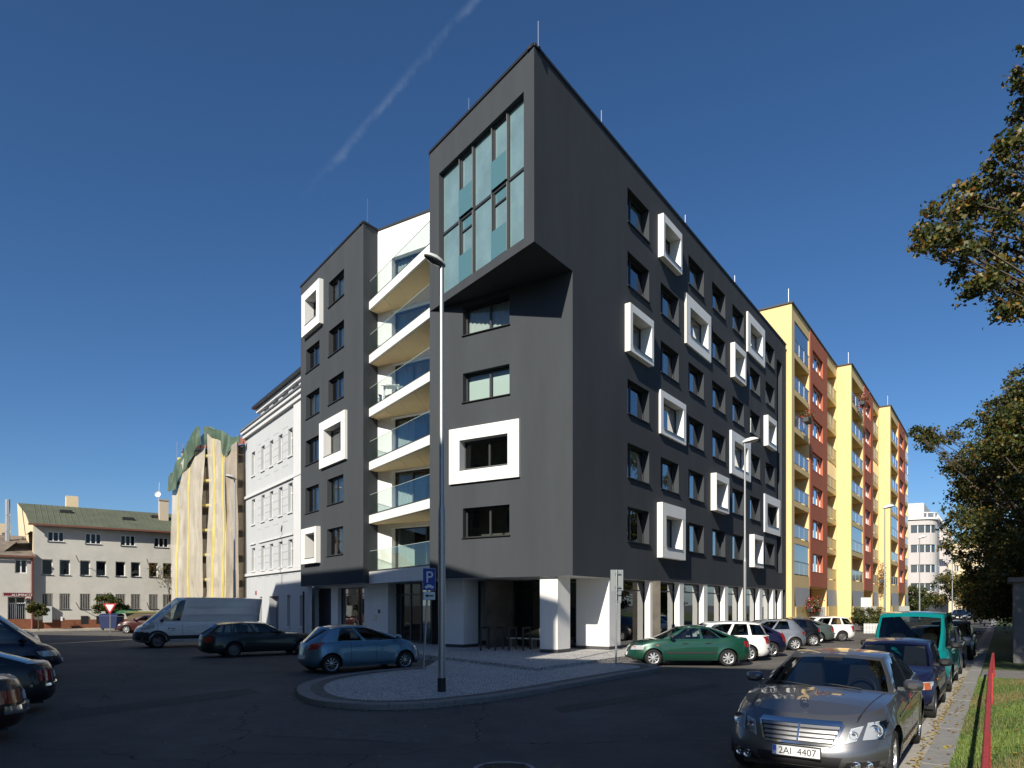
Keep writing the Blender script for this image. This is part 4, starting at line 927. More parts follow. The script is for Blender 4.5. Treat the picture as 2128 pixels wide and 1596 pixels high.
park(c, 'navy_hatchback', 'navy blue hatchback with alloy wheels beside the white estate', w0+step*2.0+Vector((.12,.05)), H1, 'r', 1, P_navy, GS, front=lamps_front(.42,.76,.55,.70), rear=lamps_rear(.56,.73,.62,.95)+wrap_rear(-2.04,-1.93,.64,.94)+plate_r(.55))
c = hatch(L=4.0, rim='hub', H=1.45)
park(c, 'silver_hatchback', 'silver hatchback between the navy hatchback and the grey green liftback', gp(1652,1352), H1, 'r', 1, P_silver, GS, front=lamps_front(.42,.76,.55,.70), rear=lamps_rear(.44,.73,.72,.86)+wrap_rear(-1.93,-1.78,.74,.85)+plate_r(.5))
c = hatch(L=4.5, fo=.9, wb=2.52, rim='alloy5', H=1.43, top=[(-2.25,.86),(-2.15,.98),(-1.3,.97),(.3,.92),(.7,.94),(1.3,.90),(1.9,.76),(2.1,.66),(2.25,.55)], cab=(-1.98,.96,-.75,.12), panes=((.18,.28),(.30,.52),(.56,.90)), trim=(.40,.45), seams=(-.9,.0,.85))
park(c, 'grey_green_liftback', 'grey green liftback with alloy wheels near the yellow building', gp(1701,1337), H1, 'r', 1, P_sage, GS, rear=lamps_rear(.44,.73,.62,.86)+wrap_rear(-2.18,-2.06,.64,.85)+plate_r(.66), front=lamps_front(.42,.76,.55,.70))
c = wagon(L=4.2, fo=.8, wb=2.45, rim='steel', H=1.45, W=1.64, trim=(.42,.48), cab=(-2.0,.9,-1.55,.1))
park(c, 'white_old_estate', 'white older estate car with steel wheels parked farthest in the row', gp(1750,1333), H1, 'r', 1, P_white, GS, rear=lamps_rear(.52,.73,.55,.88)+wrap_rear(-2.02,-1.95,.56,.86)+plate_r(.60), front=lamps_front(.42,.76,.55,.70))
c = hatch(L=3.9, rim='hub', H=1.42)
park(c, 'dark_hatchback', 'dark hatchback almost hidden behind the silver hatchback', gp(1690,1343), H1, 'r', 1, P_black, GS, rear=lamps_rear(.44,.73,.72,.86))
# left street, noses towards the dark building
HL = Vector((BX.i.x, BX.i.y))
c = hatch(L=4.0, W=1.74, H=1.49, wb=2.51, fo=.83, rim='alloy10', top=[(-2.0,.78),(-1.92,.94),(-1.0,.98),(.3,.95),(.9,.98),(1.25,.96),(1.65,.82),(1.85,.70),(2.0,.55)], cab=(-1.86,1.30,-1.28,-.06), panes=((.22,.50),(.54,.91)), mirx=-.1)
park(c, 'light_blue_hatchback', 'light blue five door hatchback parked beside the cobbled island', gp(689,1400.5), HL, 'r', -1, P_ice, GL, front=lamps_front(.46,.78,.60,.78)+grille(.40,.56,.66)+plate_f(.36),
     rear=lamps_rear(.50,.72,.74,.90,sl=.02)+mir([('tail_light', M_red, 'l', (-1.93,.72),(-1.66,.84),(-1.52,.98),(-1.86,.92),.01)])+plate_r(.45))
c = wagon(L=4.72, W=1.75, H=1.42, wb=2.76, fo=.82, r=.31, rim='steel', top=[(-2.36,.86),(-2.28,.95),(-1.0,.94),(.5,.90),(.8,.92),(1.4,.90),(2.0,.84),(2.3,.74),(2.36,.62)], cab=(-2.22,.86,-1.72,.06), panes=((.07,.30),(.33,.41),(.43,.58),(.62,.91)), seams=(-1.0,-.05,.80), trim=(.45,.50))
park(c, 'dark_estate_car', 'black green estate car between the white van and the light blue hatchback', gp(486.5,1366.5), HL, 'r', -1, P_dgreen, GL, front=lamps_front(.40,.76,.60,.76), rear=lamps_rear(.46,.73,.62,.84)+wrap_rear(-2.26,-2.10,.64,.84)+plate_r(.62))
def van(**k):
    d = dict(L=6.0, W=2.05, H=2.52, fo=.95, wb=3.9, r=.34, zs=.28, nf=3.6, nr=9, roofdrop=.06, wr=.90, top=[(-3.0,1.20),(-2.9,1.24),(1.6,1.24),(2.2,1.22),(2.55,1.13),(2.85,.95),(3.0,.78)], cab=(-2.97,2.42,-2.95,.92), panes=((.745,.93),), knee=.70, rearglass=False, rim='steel', seams=(.95,2.05), handles=(1.05,), seatx=(1.0,), mirx=-.2, mirm=M_blackplastic, crown=.03); d.update(k); return Car(**d)
c = van(trim=(.42,.60))
def duc(c, root):
    # dark lower cladding, body ribs and the small door print
    for g in (1, -1):
        arc = np.linspace(.0, math.pi, 14); rows = [[c.side(c.xa+q*math.cos(a), max(.30, c.r+q*math.sin(a)), g, .022) for a in arc] for q in (c.ra+.01, c.ra+.13)]; MB().grid(rows).build('wheel_arch_cladding', M_blackplastic, root, None, 40)
        for z in (.86, 1.05): MB().grid([[c.side(x, z+dz, g, o) for x in np.linspace(-2.8, .8, 10)] for dz, o in ((-.012,0),(-.004,.01),(.004,.01),(.012,0))]).build('body_rib', c.paintm, root)
        for zq in (1.62, 2.02): MB().box(-2.8, .8, min(g*.985, g*.962) , max(g*.985, g*.962), zq-.01, zq+.01).build('body_rib', c.paintm, root)
    MB().box(1.55, 1.62, 1.026, 1.029, .92, .98).build('door_print', M_red, root); MB().box(1.25, 1.50, 1.026, 1.029, .93, .96).build('door_print', M_text, root); MB().box(1.30, 1.48, 1.024, 1.027, .84, .86).build('door_print', M_text, root)
park(c, 'white_van', 'long white panel van parked nose outwards before the white house', gp(328,1347), -HL, 'f', 1, P_vanwhite, GL, extra=duc, detail=1,
     front=mir([('headlight', M_lens, 'f', (.58,.92),(.92,.98),(.90,1.14),(.62,1.10),.012), ('headlight', M_lens, 'l', (2.35,.94),(2.72,.90),(2.68,1.04),(2.38,1.15),.012)])+[('bumper', M_blackplastic, 'f', (-.97,.32),(.97,.32),(.97,.80),(-.97,.80),.015)]+mir([('bumper_side', M_blackplastic, 'l', (2.42,.34),(2.86,.38),(2.86,.76),(2.42,.78),.012)]),
     rear=lamps_rear(.86,.96,.9,1.2))
# far side of the crossing
c = hatch(L=4.07, H=1.40, rim='hub', cab=(-1.8,1.0,-1.1,.1))
park(c, 'maroon_hatchback', 'maroon hatchback parked by the blue bin and the grey house', gp(262,1316.5), Vector((-.96,-.26)), 'f', 1, P_maroon, 'cars beyond the left crossing', front=lamps_front(.42,.74,.58,.68), rear=lamps_rear(.42,.73,.7,.85))
# left edge, three tails and noses
lv = HL
c = van(L=4.7, W=1.84, H=1.94, wb=2.92, fo=.86, top=[(-2.35,.98),(-2.2,1.02),(1.2,1.02),(1.6,1.0),(2.0,.90),(2.25,.74),(2.35,.62)], cab=(-2.32,1.70,-2.2,.66), knee=.3, panes=((.08,.36),(.40,.64),(.68,.94)), wr=.72, r=.31, seams=(.2,1.2), handles=(.35,), seatx=(-.6,.45), mirx=.0)
nose = gp(128,1404); make_car('dark_minivan', 'dark blue minivan with its nose at the left picture edge', 'van', c, P_navy, tuple((Vector((nose.x, nose.y))-lv*2.3+Vector((-lv.y, lv.x))*.35)[:]), lv, GE, front=lamps_front(.50,.84,.62,.78)+plate_f(.42), rear=lamps_rear(.7,.85,.8,1.1))
c = sedan(L=4.45, W=1.70, H=1.40, rim='steel', cab=(-1.75,.95,-.85,.15), top=[(-2.22,.86),(-2.1,.96),(-1.4,.98),(-.9,.93),(.6,.91),(.9,.93),(1.3,.90),(1.8,.80),(2.1,.70),(2.22,.60)])
rb = gp(112,1478); make_car('black_sedan', 'black sedan showing its tail second from the left foreground', 'car', c, P_black, tuple((Vector((rb.x, rb.y))-lv*2.15+Vector((-lv.y, lv.x))*.6)[:]), -lv, GE, rear=lamps_rear(.42,.73,.62,.84)+wrap_rear(-2.14,-1.96,.64,.83)+[('bumper', M_chrome, 'r', (.80,.52),(-.80,.52),(-.80,.57),(.80,.57),.03)]+plate_r(.66), front=lamps_front(.42,.78,.6,.74))
rb2 = Vector((rb.x, rb.y))-Vector((BX.d.x, BX.d.y))*-3.0+lv*-.62
c = sedan(L=4.4, W=1.70, H=1.40, rim='steel', nr=4.6)
make_car('old_red_sedan', 'dark red older sedan with chrome bumper cut by the left picture edge', 'car', c, P_rust, tuple((rb2-lv*2.1+Vector((-lv.y, lv.x))*.35)[:]), -lv, GE, rear=lamps_rear(.40,.73,.60,.80,M_orange)+wrap_rear(-2.06,-1.90,.60,.80)+[('bumper', M_chrome, 'r', (.82,.44),(-.82,.44),(-.82,.56),(.82,.56),.05)]+mir([('bumper', M_chrome, 'l', (-2.1,.44),(-1.9,.44),(-1.9,.56),(-2.1,.56),.02)])+plate_r(.62), front=lamps_front(.42,.78,.6,.74))
c = hatch(L=3.9, rim='hub'); fn = gp(82,1352); make_car('pale_hatchback', 'small hatchback behind the dark minivan at the left', 'car', c, P_slate, tuple((Vector((fn.x, fn.y))-lv*1.9)[:]), lv, GE, front=lamps_front(.42,.74,.58,.70), rear=lamps_rear(.42,.73,.7,.85))
# along the right kerb, facing the camera
hk = -R.d.to_2d(); side_l = 1
c = hatch(L=3.82, W=1.63, H=1.42, fo=.73, wb=2.45, r=.28, rim='steel', top=[(-1.91,.80),(-1.8,.94),(-1.0,.94),(.5,.90),(.8,.92),(1.25,.88),(1.65,.80),(1.82,.70),(1.91,.58)], cab=(-1.82,.86,-1.35,.05), panes=((.08,.26),(.29,.53),(.57,.90)), trim=(.42,.48), mirm=M_blackplastic)
c.glassm = glass('clear car glass', (.55,.60,.58), .6)
park(c, 'dark_blue_hatchback', 'old dark blue hatchback parked behind the graphite sedan', gp(1941,1492), hk, 'f', 1, P_blue, GK, front=lamps_front(.44,.76,.56,.70)+grille(.40,.58,.66)+[('bumper', M_blackplastic, 'f', (-.76,.32),(.76,.32),(.76,.48),(-.76,.48),.02)]+plate_f(.40)+mir([('corner_lamp', M_orange, 'l', (1.50,.56),(1.66,.56),(1.66,.68),(1.50,.69),.01),('side_indicator', M_orange, 'l', (.92,.70),(.99,.70),(.99,.735),(.92,.735),.012)]), rear=lamps_rear(.44,.76,.6,.8))
c = Car(L=4.7, W=1.84, H=1.95, fo=.86, wb=2.92, r=.32, zs=.24, nf=5, nr=8, wr=.73, roofdrop=.05, top=[(-2.35,1.0),(-2.2,1.04),(1.3,1.04),(1.75,1.03),(2.05,.98),(2.25,.86),(2.35,.74)], cab=(-2.32,1.86,-2.2,.92), knee=.5, panes=((.06,.36),(.40,.66),(.70,.95)), seams=(.45,1.45), handles=(.6,), seatx=(-.7,.55), mirm=M_blackplastic, mirx=-.02, rim='steel', crown=.03)
kf = KF.pt(KF.s(1941) if False else 0, 0); q = gp(1941,1492).to_2d()+R.d.to_2d()*(3.82+.85)
park(c, 'teal_minivan', 'teal boxy minivan parked third along the right kerb', q, hk, 'f', 1, P_teal, GK, front=mir([('headlight', M_lens, 'f', (.46,.66),(.74,.66),(.74,.80),(.46,.80),.012),('corner_lamp', M_orange, 'f', (.745,.66),(.84,.66),(.84,.80),(.745,.80),.012)])+grille(.44,.68,.78)+[('bumper', M_blackplastic, 'f', (-.86,.34),(.86,.34),(.86,.56),(-.86,.56),.025)]+plate_f(.42)+[('sticker', mat('blue sticker', (.05,.25,.45), .5), 'f', (-.1,.82),(-.05,.82),(-.05,.87),(-.1,.87),.012)], rear=lamps_rear(.7,.85,.8,1.1))
q = q+R.d.to_2d()*(2.92+.8+1.5)
c = hatch(L=4.1, rim='hub', H=1.44); park(c, 'slate_hatchback', 'slate blue hatchback in tree shade behind the teal minivan', q, hk, 'f', 1, P_slate, GK, front=lamps_front(.42,.76,.58,.72)+grille(.38,.56,.66)+plate_f(), rear=lamps_rear(.42,.73,.7,.85))
q = q+R.d.to_2d()*(2.5+.85+3.2)
c = wagon(rim='steel'); park(c, 'black_estate_car', 'black estate car deep in the shade of the street trees', q+R.i.to_2d()*-.1, hk, 'f', 1, P_black, GK, front=lamps_front(.42,.76,.58,.72), rear=lamps_rear(.42,.73,.7,.85))
far = [(1994,1290,P_black,'black hatchback far down the right street beside a maroon one',hatch), (2013,1288,P_slate,'slate estate car far down the right street',wagon), (2026,1286,P_maroon,'small maroon car far down the right street',hatch)]
for px, py, pm, lab, kind in far:
    c = kind(rim='hub'); p = gp(px, py); make_car('distant_car', lab, 'car', c, pm, (p.x, p.y), hk, 'cars far down the right street', front=lamps_front(.42,.76,.58,.72)+plate_f(), rear=lamps_rear(.42,.73,.7,.85))

# ---- the graphite sedan in the foreground
SM = [(0,.06,.12,.10),(.08,.025,.03,.05),(.2,.006,.0,.01),(.32,.0,.0,.0),(.44,.0,.015,.0),(.56,.004,.05,.02),(.68,.012,.085,.03),(.80,.03,.125,.05),(.91,.055,.18,.085),(1.0,.095,.27,.14)]
c = Car(L=4.87, W=1.88, H=1.47, fo=.83, wb=2.874, r=.325, zs=.19, nf=6.0, nr=5, rim='alloy7', crown=.055, sect=SM, wr=.62,
        top=[(-2.43,.90),(-2.3,1.03),(-1.5,1.06),(-.9,1.01),(.4,.96),(.75,.985),(1.1,.985),(1.6,.93),(2.05,.85),(2.25,.80),(2.43,.72)], cab=(-1.72,1.02,-.95,.14), panes=((.09,.16),(.18,.47),(.51,.92)), seams=(-.95,.02,.98), handles=(-.7,.25), seatx=(-.75,.25), mirx=-.06)
def merc(c, root):
    MW = WM[root]
    def patch(nm, m, A, B, C_, D, off, nu=8, nv=4, base=-.02, par=root):
        f = lambda a, b: c.front(a, b, off); fb = lambda a, b: c.front(a, b, base); rows = c.quad(f, A, B, C_, D, nu, nv); r2 = c.quad(fb, A, B, C_, D, nu, nv)
        mb = MB(); mb.grid(rows); mb.grid([rows[0], r2[0]]); mb.grid([rows[-1], r2[-1]]); mb.grid([[q[0] for q in rows], [q[0] for q in r2]]); mb.grid([[q[-1] for q in rows], [q[-1] for q in r2]])
        return mb.build(nm, m, par, MW, 40)
    # radiator grille: chrome surround, dark core, four double slats and a centre bar
    zb_, zt_, wb_, wt_ = .525, .735, .37, .45
    core = patch('grille', M_blackplastic, (-wb_,zb_), (wb_,zb_), (wt_,zt_), (-wt_,zt_), .004)
    def bar(A, B, h, off=.03, m=M_chrome): return patch('grille_bar', m, (A[0],A[1]-h/2), (B[0],B[1]-h/2), (B[0],B[1]+h/2), (A[0],A[1]+h/2), off, 10, 2, -.01, core)
    patch('grille_frame', M_chrome, (-wt_-.015,zt_-.012), (wt_+.015,zt_-.012), (wt_-.01,zt_+.04), (-wt_+.01,zt_+.04), .035, 10, 2, -.01, core)
    patch('grille_frame', M_chrome, (-wb_+.01,zb_-.022), (wb_-.01,zb_-.022), (wb_+.012,zb_), (-wb_-.012,zb_), .03, 10, 2, -.01, core)
    for g in (-1, 1):
        A = [(g*(wb_+.002), zb_), (g*(wb_+.028), zb_), (g*(wt_+.026), zt_), (g*wt_, zt_)]
        if g < 0: A = [A[1], A[0], A[3], A[2]]
        patch('grille_frame', M_chrome, *A, .032, 2, 8, -.01, core)
    for k in range(4):
        z = zb_+(zt_-zb_)*(k+.62)/4.3; w = wb_+(wt_-wb_)*(z-zb_)/(zt_-zb_)-.01; bar((-w, z), (w, z), .030, .024, mat('satin slat', (.30,.30,.31), .38, metal=.9))
    bar((-.012, (zb_+zt_)/2), (.012, (zb_+zt_)/2), zt_-zb_, .034)
    # twin rhomboid headlights on each side, built as bezel, reflector bowl and clear cover
    cover = glass('lamp cover', (.82,.84,.86), .9); bez = mat('lamp bezel', (.62,.63,.64), .3, metal=.2)
    for g in (-1, 1):
        def Q(*pts): P = [(g*a, b) for a, b in pts]; return P if g > 0 else [P[1], P[0], P[3], P[2]]
        for pts, nm, r_ in ((((.485,.535),(.60,.575),(.655,.735),(.535,.70)), 'inner_headlight', .05), (((.655,.585),(.845,.60),(.875,.79),(.69,.765)), 'headlight', .075)):
            h = patch(nm, bez, *Q(*pts), .004); cy = sum(p[0] for p in pts)/4*g; cz = sum(p[1] for p in pts)/4; p = c.front(cy, cz, .012); ax = Vector((1, g*.35, .12)).normalized()
            Mb = MW @ Matrix.Translation(p) @ ax.to_track_quat('Y', 'Z').to_matrix().to_4x4()
            MB().lathe([(r_,.0),(r_*1.02,.012),(r_*.92,.012),(r_*.55,-.02),(r_*.5,-.012),(.001,.006)], 24, 'y').build('projector', M_chrome, h, Mb, 30)
            f = lambda a, b: c.front(a, b, .026); rows = c.quad(f, *Q(*pts), 8, 6); MB().grid(rows).build('lens', cover, h, MW, 60)
        patch('fog_recess', M_blackplastic, *Q((.46,.235),(.80,.28),(.82,.36),(.52,.335)), .004)
        for y in (.60, .715):
            p = c.front(g*y, .30+.04*(y-.6), .01); fo = MB().lathe([(.052,-.02),(.052,.012),(.044,.014),(.038,-.004),(.001,.004)], 24, 'y').build('fog_light', M_chrome, root, MW @ Matrix.Translation(p) @ Vector((1, g*.22, 0)).to_track_quat('Y', 'Z').to_matrix().to_4x4(), 30)
    # lower intake with mesh, number plate
    it = patch('lower_intake', M_blackplastic, (-.42,.245), (.42,.245), (.47,.385), (-.47,.385), .003)
    mm = MB()
    for k in range(-13, 14):
        for sl in (-.05, .05):
            a, b = c.front(k*.03-sl*.5, .25, .008), c.front(k*.03+sl*.5, .378, .008); mm.tube([a, b], .003, 4)
    mm_ = mm.build('intake_mesh', M_plinth, it, MW); mm_['kind'] = 'stuff'
    pz, po = .368, .045; x0 = c.front(0, pz+.05, po).x
    MP = MW @ Matrix.Translation((x0, 0, pz)) @ Matrix.Rotation(math.pi/2, 4, 'Z')       # plate frame: x to the car's left... seen left to right from the front
    fr_ = MB().box(-.268, .268, -.0, .03, -.012, .122).build('plate_holder', M_blackplastic, root, MP)
    MB().box(-.26, .26, -.004, 0, 0, .11).build('number_plate', M_plate, fr_, MP); MB().box(-.258, -.215, -.0055, -.004, .002, .108).build('plate_band', M_plateblue, fr_, MP)
    put('plate_text', text_mesh('2AI', .112, M_text, extrude=.0008, sx=.93), fr_, MP @ Matrix.Translation((-.118, -.0062, .018))); put('plate_text', text_mesh('4407', .112, M_text, extrude=.0008, sx=.93), fr_, MP @ Matrix.Translation((.118, -.0062, .018)))
    [put('plate_text', text_mesh(ch, .034, M_plate, extrude=.0005), fr_, MP @ Matrix.Translation((-.2365+dx, -.0065, .012))) for ch, dx in (('C', -.010), ('Z', .011))]
    # bonnet star
    b = c.hood(2.06, 0, -.004); st = MB(); n = 24; zc = b.z+.062
    st.tube([(b.x, .044*math.cos(a), zc+.044*math.sin(a)) for a in np.linspace(0, 2*math.pi, n+1)], .0058, 6, False)
    for k in range(3):
        a = math.pi/2+k*2*math.pi/3; st.tube([(b.x, 0, zc), (b.x, .044*math.cos(a), zc+.044*math.sin(a))], [.008, .004], 5)
    st.tube([(b.x, 0, b.z), (b.x, 0, zc-.034)], .005, 6); sg = st.build('bonnet_star', M_chrome, root, MW, 60); sg['kind'] = 'stuff'
    # bonnet shut line, wipers, windscreen surround
    bl_ = MB()
    for g in (-1, 1): bl_.grid([[c.hood(x, g*(.60+.14*(2.2-x)/1.2)+w, .003) for x in np.linspace(1.05, 2.2, 14)] for w in (-.005, .005)])
    q_ = bl_.build('bonnet_seams', M_blackplastic, root, MW); q_['kind'] = 'stuff'
    for y in (.48, -.12):
        MB().tube([(1.13, y, c.ztop(1.1)+.06), (1.06, y-.30, c.ztop(1.1)+.085), (1.0, y-.62, c.ztop(1.0)+.09)], [.010,.009,.006], 6).build('wiper', M_blackplastic, root, MW)
    MB().box(.30, .34, -.12, .12, 1.33, 1.40).build('rear_view_mirror', M_blackplastic, root, MW)
    for y in (-.55, -.2, .35):
        p = Vector((1.16, y, c.ztop(1.16)+.075)); 
    for g in (1, -1):
        xs = np.linspace(c.xb+c.ra, c.xa-c.ra, 14); MB().grid([[c.side(x, .74+.10*(c.xa-x)/2.8+dz, g, o) for x in xs] for dz, o in ((-.02,.0),(0,.010),(.02,.0))]).build('side_crease', c.paintm, root, MW, 60)
P_m = gp(1917,1541)-R.d*.22+R.i*.05
park(c, 'graphite_sedan', 'graphite silver sedan with chrome grille in the right foreground', P_m, hk, 'r', 1, P_merc, GK, rear=lamps_rear(.45,.86,.70,.92), extra=merc)

# ------------------------------------------------------------------ yellow and red block of flats
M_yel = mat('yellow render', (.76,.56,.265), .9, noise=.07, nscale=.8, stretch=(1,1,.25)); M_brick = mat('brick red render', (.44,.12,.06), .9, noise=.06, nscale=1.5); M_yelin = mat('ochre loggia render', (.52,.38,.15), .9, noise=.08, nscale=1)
M_balust = mat('blue grey glass sheet', (.16,.20,.25), .15, noise=.15, nscale=1.5, coat=.5); M_ybal = mat('yellow balustrade panel', (.50,.38,.15), .4, noise=.1, nscale=2)
YB = thing('apartment_block', 'long yellow and brick red apartment block with stacked loggias', 'building', tuple(R.pt(40)))
pY = .33; Y1 = Face(R.pt(0, -pY), R.d); zY = Y1.z(1644.5, 629)
tops = [Y1.z(1687, y) for y in (1149.6, 725)]; ypitch = (tops[1]-tops[0])/6; yt = [tops[0]+ypitch*k for k in range(7)]; zG = Y1.z(1683, 1219)
a0 = Y1.s(1645.2); a1 = Y1.s(1738.5)
p2 = protrusion(Y1, 1738.5, 1769); Y2 = Face(Y1.pt(0, -p2), R.d); b0_ = a1; b1_ = Y2.s(1826)
p3 = protrusion(Y2, 1826, 1850); Y3 = Face(Y2.pt(0, -p3), R.d); c0_ = b1_; c1_ = Y3.s(1887)
fin = [(Y1, a0, a1, (1651,1681), (1682,1718), (1719,1738)), (Y2, b0_, b1_, (1771,1793), (1794.5,1813), (1814,1825)), (Y3, c0_, c1_, (1852,1866), (1867,1880), (1880.7,1886.5))]
MB().box(a0-.0, a1+26, .0, 12, .2, zY-.02).build if False else None
for n_, (F, s0, s1, lg, rd_, lg2) in enumerate(fin):
    holes = []; bays = []
    for li, (x0, x1) in enumerate((lg, lg2)):
        for k in range(7):
            h = (F.s(x0), F.s(x1), yt[k]-2.02, yt[k]+.42, 1.35); holes.append(h); bays.append((li, k, h))
    r0_, r1_ = F.s(rd_[0]), F.s(rd_[1]); ent = (r0_+.1, r1_-.1, .9, zG-.05, 1.3)
    wn_ = [(r0_+(r1_-r0_)*.14, r0_+(r1_-r0_)*.72, yt[k]-1.55, yt[k], .3) for k in range(7)]
    g_l = [(F.s(x0)+.05, F.s(x1)-.05, 1.0, zG-.25, .9) for x0, x1 in (lg, lg2)]
    mb = MB(); wall_grid(mb, s0, s1, 0, zY, holes+g_l+[ent], [(r0_, r1_, zG, zY-.3)]); mb.build('wall', M_yel, YB, F.M)
    w = [protrusion(Y1, 1636, 1645.2)+6, p2, p3][n_]
    MB().poly([(s0,0,0),(s0,0,zY),(s0,w if n_ else 11,zY),(s0,w if n_ else 11,0)]).build('end_wall', M_yel, YB, F.M)
    mb = MB(); wall_grid(mb, r0_, r1_, zG, zY-.15, wn_, (), .3, -.06); mb.poly([(r0_,-.06,zG),(r0_,-.06,zY-.15),(r0_,.0,zY-.15),(r0_,.0,zG)]).poly([(r0_,-.06,zG),(r1_,-.06,zG),(r1_,1.2,zG),(r0_,1.2,zG)][::-1]); mb.build('red_bay', M_brick, YB, F.M)
    for h in wn_: window(YB, F, h[0], h[1], h[2], h[3], .16, (.34,.67), (), M_wframe, curtain=(0,1), sill=M_brick)
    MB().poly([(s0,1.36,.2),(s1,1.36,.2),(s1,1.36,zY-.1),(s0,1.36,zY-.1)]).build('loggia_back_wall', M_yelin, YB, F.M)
    MB().box(s0-.1, s1, -.1, 11, zY, zY+.12).build('roof_edge', M_plinth, YB, F.M)
    for li, k, h in bays:
        mm_ = M_balust if li == 0 or (n_ == 2) else M_ybal; wd = h[1]-h[0]; zz = h[2]
        b = MB().box(h[0]+.03, h[1]-.03, .02, .04, zz+.08, zz+1.02).build('balustrade_panel', mm_, YB, F.M)
        MB().box(h[0]+.01, h[1]-.01, 0, .06, zz+1.02, zz+1.06).build('handrail', M_alu, b, F.M)
        for q in (.33, .66): MB().box(h[0]+wd*q-.025, h[0]+wd*q+.025, .0, .018, zz+.02, zz+1.02).build('baluster', M_alu, b, F.M)
        if (k*7+li*3+n_*5) % 6 == 0 or (n_ == 0 and li == 0 and k == 6): MB().poly([(h[0]+.03,.05,zz+1.1),(h[1]-.03,.05,zz+1.1),(h[1]-.03,.05,h[3]-.04),(h[0]+.03,.05,h[3]-.04)]).build('glazing', mat('loggia glazing', (.10,.15,.22), .08, coat=.7), YB, F.M)
        wq = window(YB, F, h[0]+wd*.45, h[1]-.15, zz+.1, h[3]-.25, 1.26, (), (), M_wframe) if li == 0 and n_ == 0 else None
    for h in g_l:
        MB().poly([(h[0],.7,h[2]),(h[1],.7,h[2]),(h[1],.7,h[3]),(h[0],.7,h[3])]).build('ground_glazing', M_balust, YB, F.M)
        MB().poly([(h[0]-.05,-.10,h[3]-1.75),(h[1]+.05,-.10,h[3]-1.75),(h[1]+.1,-.02,h[3]+.1),(h[0]-.1,-.02,h[3]+.1)]).build('awning', mat('grey awning cloth', (.36,.37,.38), .9, noise=.1, nscale=3), YB, F.M)
        MB().box(h[0]+.02, h[1]-.02, -.12, -.02, .95, 1.95).build('ground_parapet', M_ybal, YB, F.M)
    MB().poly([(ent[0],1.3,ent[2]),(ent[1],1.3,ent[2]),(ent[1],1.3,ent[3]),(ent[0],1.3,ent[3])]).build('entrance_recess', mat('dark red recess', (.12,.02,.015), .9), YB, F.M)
    MB().box(s0+.02, s1-.02, -.03, .0, 0, .95).build('plinth', M_brick, YB, F.M)
    st = MB()
    for k in range(4): st.box(ent[0], ent[1]-.2, -1.2+k*.3, .1, .0, .24*(k+1))
    st.build('entrance_steps', M_concrete, YB, F.M); MB().box(ent[0]-.05, ent[0]+.0, -1.2, .0, .2, 1.9).build('railing', M_alu, YB, F.M)
    MB().tube([tuple(F.pt(s0+.3, .3, zY)), tuple(F.pt(s0+.3, .3, zY+1.3))], .03, 6).build('lightning_rod', M_steel, YB, I4)
# ------------------------------------------------------------------ rounded white house and the cream one at the end of the right street
def outline_house(name, label, P, H, m, rows, cols, glassm, hz=1.5, loc=None, extra=None):
    """P: plan polyline seen from the street, left to right; cols: list of (start,end) lengths; rows: window sill heights"""
    t = thing(name, label, 'building', (P[0][0], P[0][1], 0)); L = [0]
    for a, b in zip(P, P[1:]): L.append(L[-1]+(Vector(b)-Vector(a)).length)
    def at(l, off=0):
        for i in range(len(P)-1):
            if l <= L[i+1]+1e-6 or i == len(P)-2:
                f = (l-L[i])/(L[i+1]-L[i]); a, b = Vector(P[i]), Vector(P[i+1]); p = a.lerp(b, f); d = (b-a).normalized(); return p+Vector((-d.y, d.x))*off
    cuts = sorted(set(L)|{q for c_ in cols for q in c_}); Z = sorted({0, H}|{z for z in rows}|{z+hz for z in rows}); mb = MB()
    for a, b in zip(cuts, cuts[1:]):
        for z0, z1 in zip(Z, Z[1:]):
            hole = any(c_[0]-1e-6 <= a and b <= c_[1]+1e-6 for c_ in cols) and any(abs(z0-z) < 1e-6 for z in rows)
            p, q = at(a+1e-5), at(b-1e-5)
            if not hole: mb.poly([(p.x,p.y,z0),(q.x,q.y,z0),(q.x,q.y,z1),(p.x,p.y,z1)])
            else:
                p2_, q2_ = at(a+1e-5, .22), at(b-1e-5, .22)
                mb.poly([(p.x,p.y,z0),(q.x,q.y,z0),(q2_.x,q2_.y,z0),(p2_.x,p2_.y,z0)]); mb.poly([(p.x,p.y,z1),(q.x,q.y,z1),(q2_.x,q2_.y,z1),(p2_.x,p2_.y,z1)])
    mb.build('wall', m, t, I4)
    for c_ in cols:
        for z in rows:
            n = max(2, int((c_[1]-c_[0])/1.1)); fr = MB()
            ps = [at(c_[0]+(c_[1]-c_[0])*k/n, .2) for k in range(n+1)]
            for p, q in zip(ps, ps[1:]): fr.tube([(p.x,p.y,z),(p.x,p.y,z+hz)], .09, 4)
            w = fr.build('window', M_wframe, t, I4)
            for p, q in zip(ps, ps[1:]): MB().poly([(p.x,p.y,z),(q.x,q.y,z),(q.x,q.y,z+hz),(p.x,p.y,z+hz)]).build('pane', glassm, w, I4)
    return t, at, L
M_palepink = mat('pale pinkish render', (.50,.465,.45), .9, noise=.05, nscale=.5); M_cream = mat('cream render', (.68,.55,.36), .9, noise=.06, nscale=.5); M_farpane = mat('distant window glass', (.06,.07,.08), .1, coat=.5)
M_pale_ = mat('pale penthouse render', (.58,.57,.56), .85); Zw = 128.0; pc = Vector(((1946-CX)/FPX*Zw, Zw)); pl = Vector(((1884-CX)/FPX*(Zw+2), Zw+2)); u1 = (pc-pl).normalized(); u2 = R.d.to_2d(); rr = 2.6
A_ = [tuple(pl)]+[tuple(pc-u1*rr*(1-t)**2*1.0+u2*rr*t*t) for t in np.linspace(0, 1, 7)]+[tuple(pc+u2*34)]
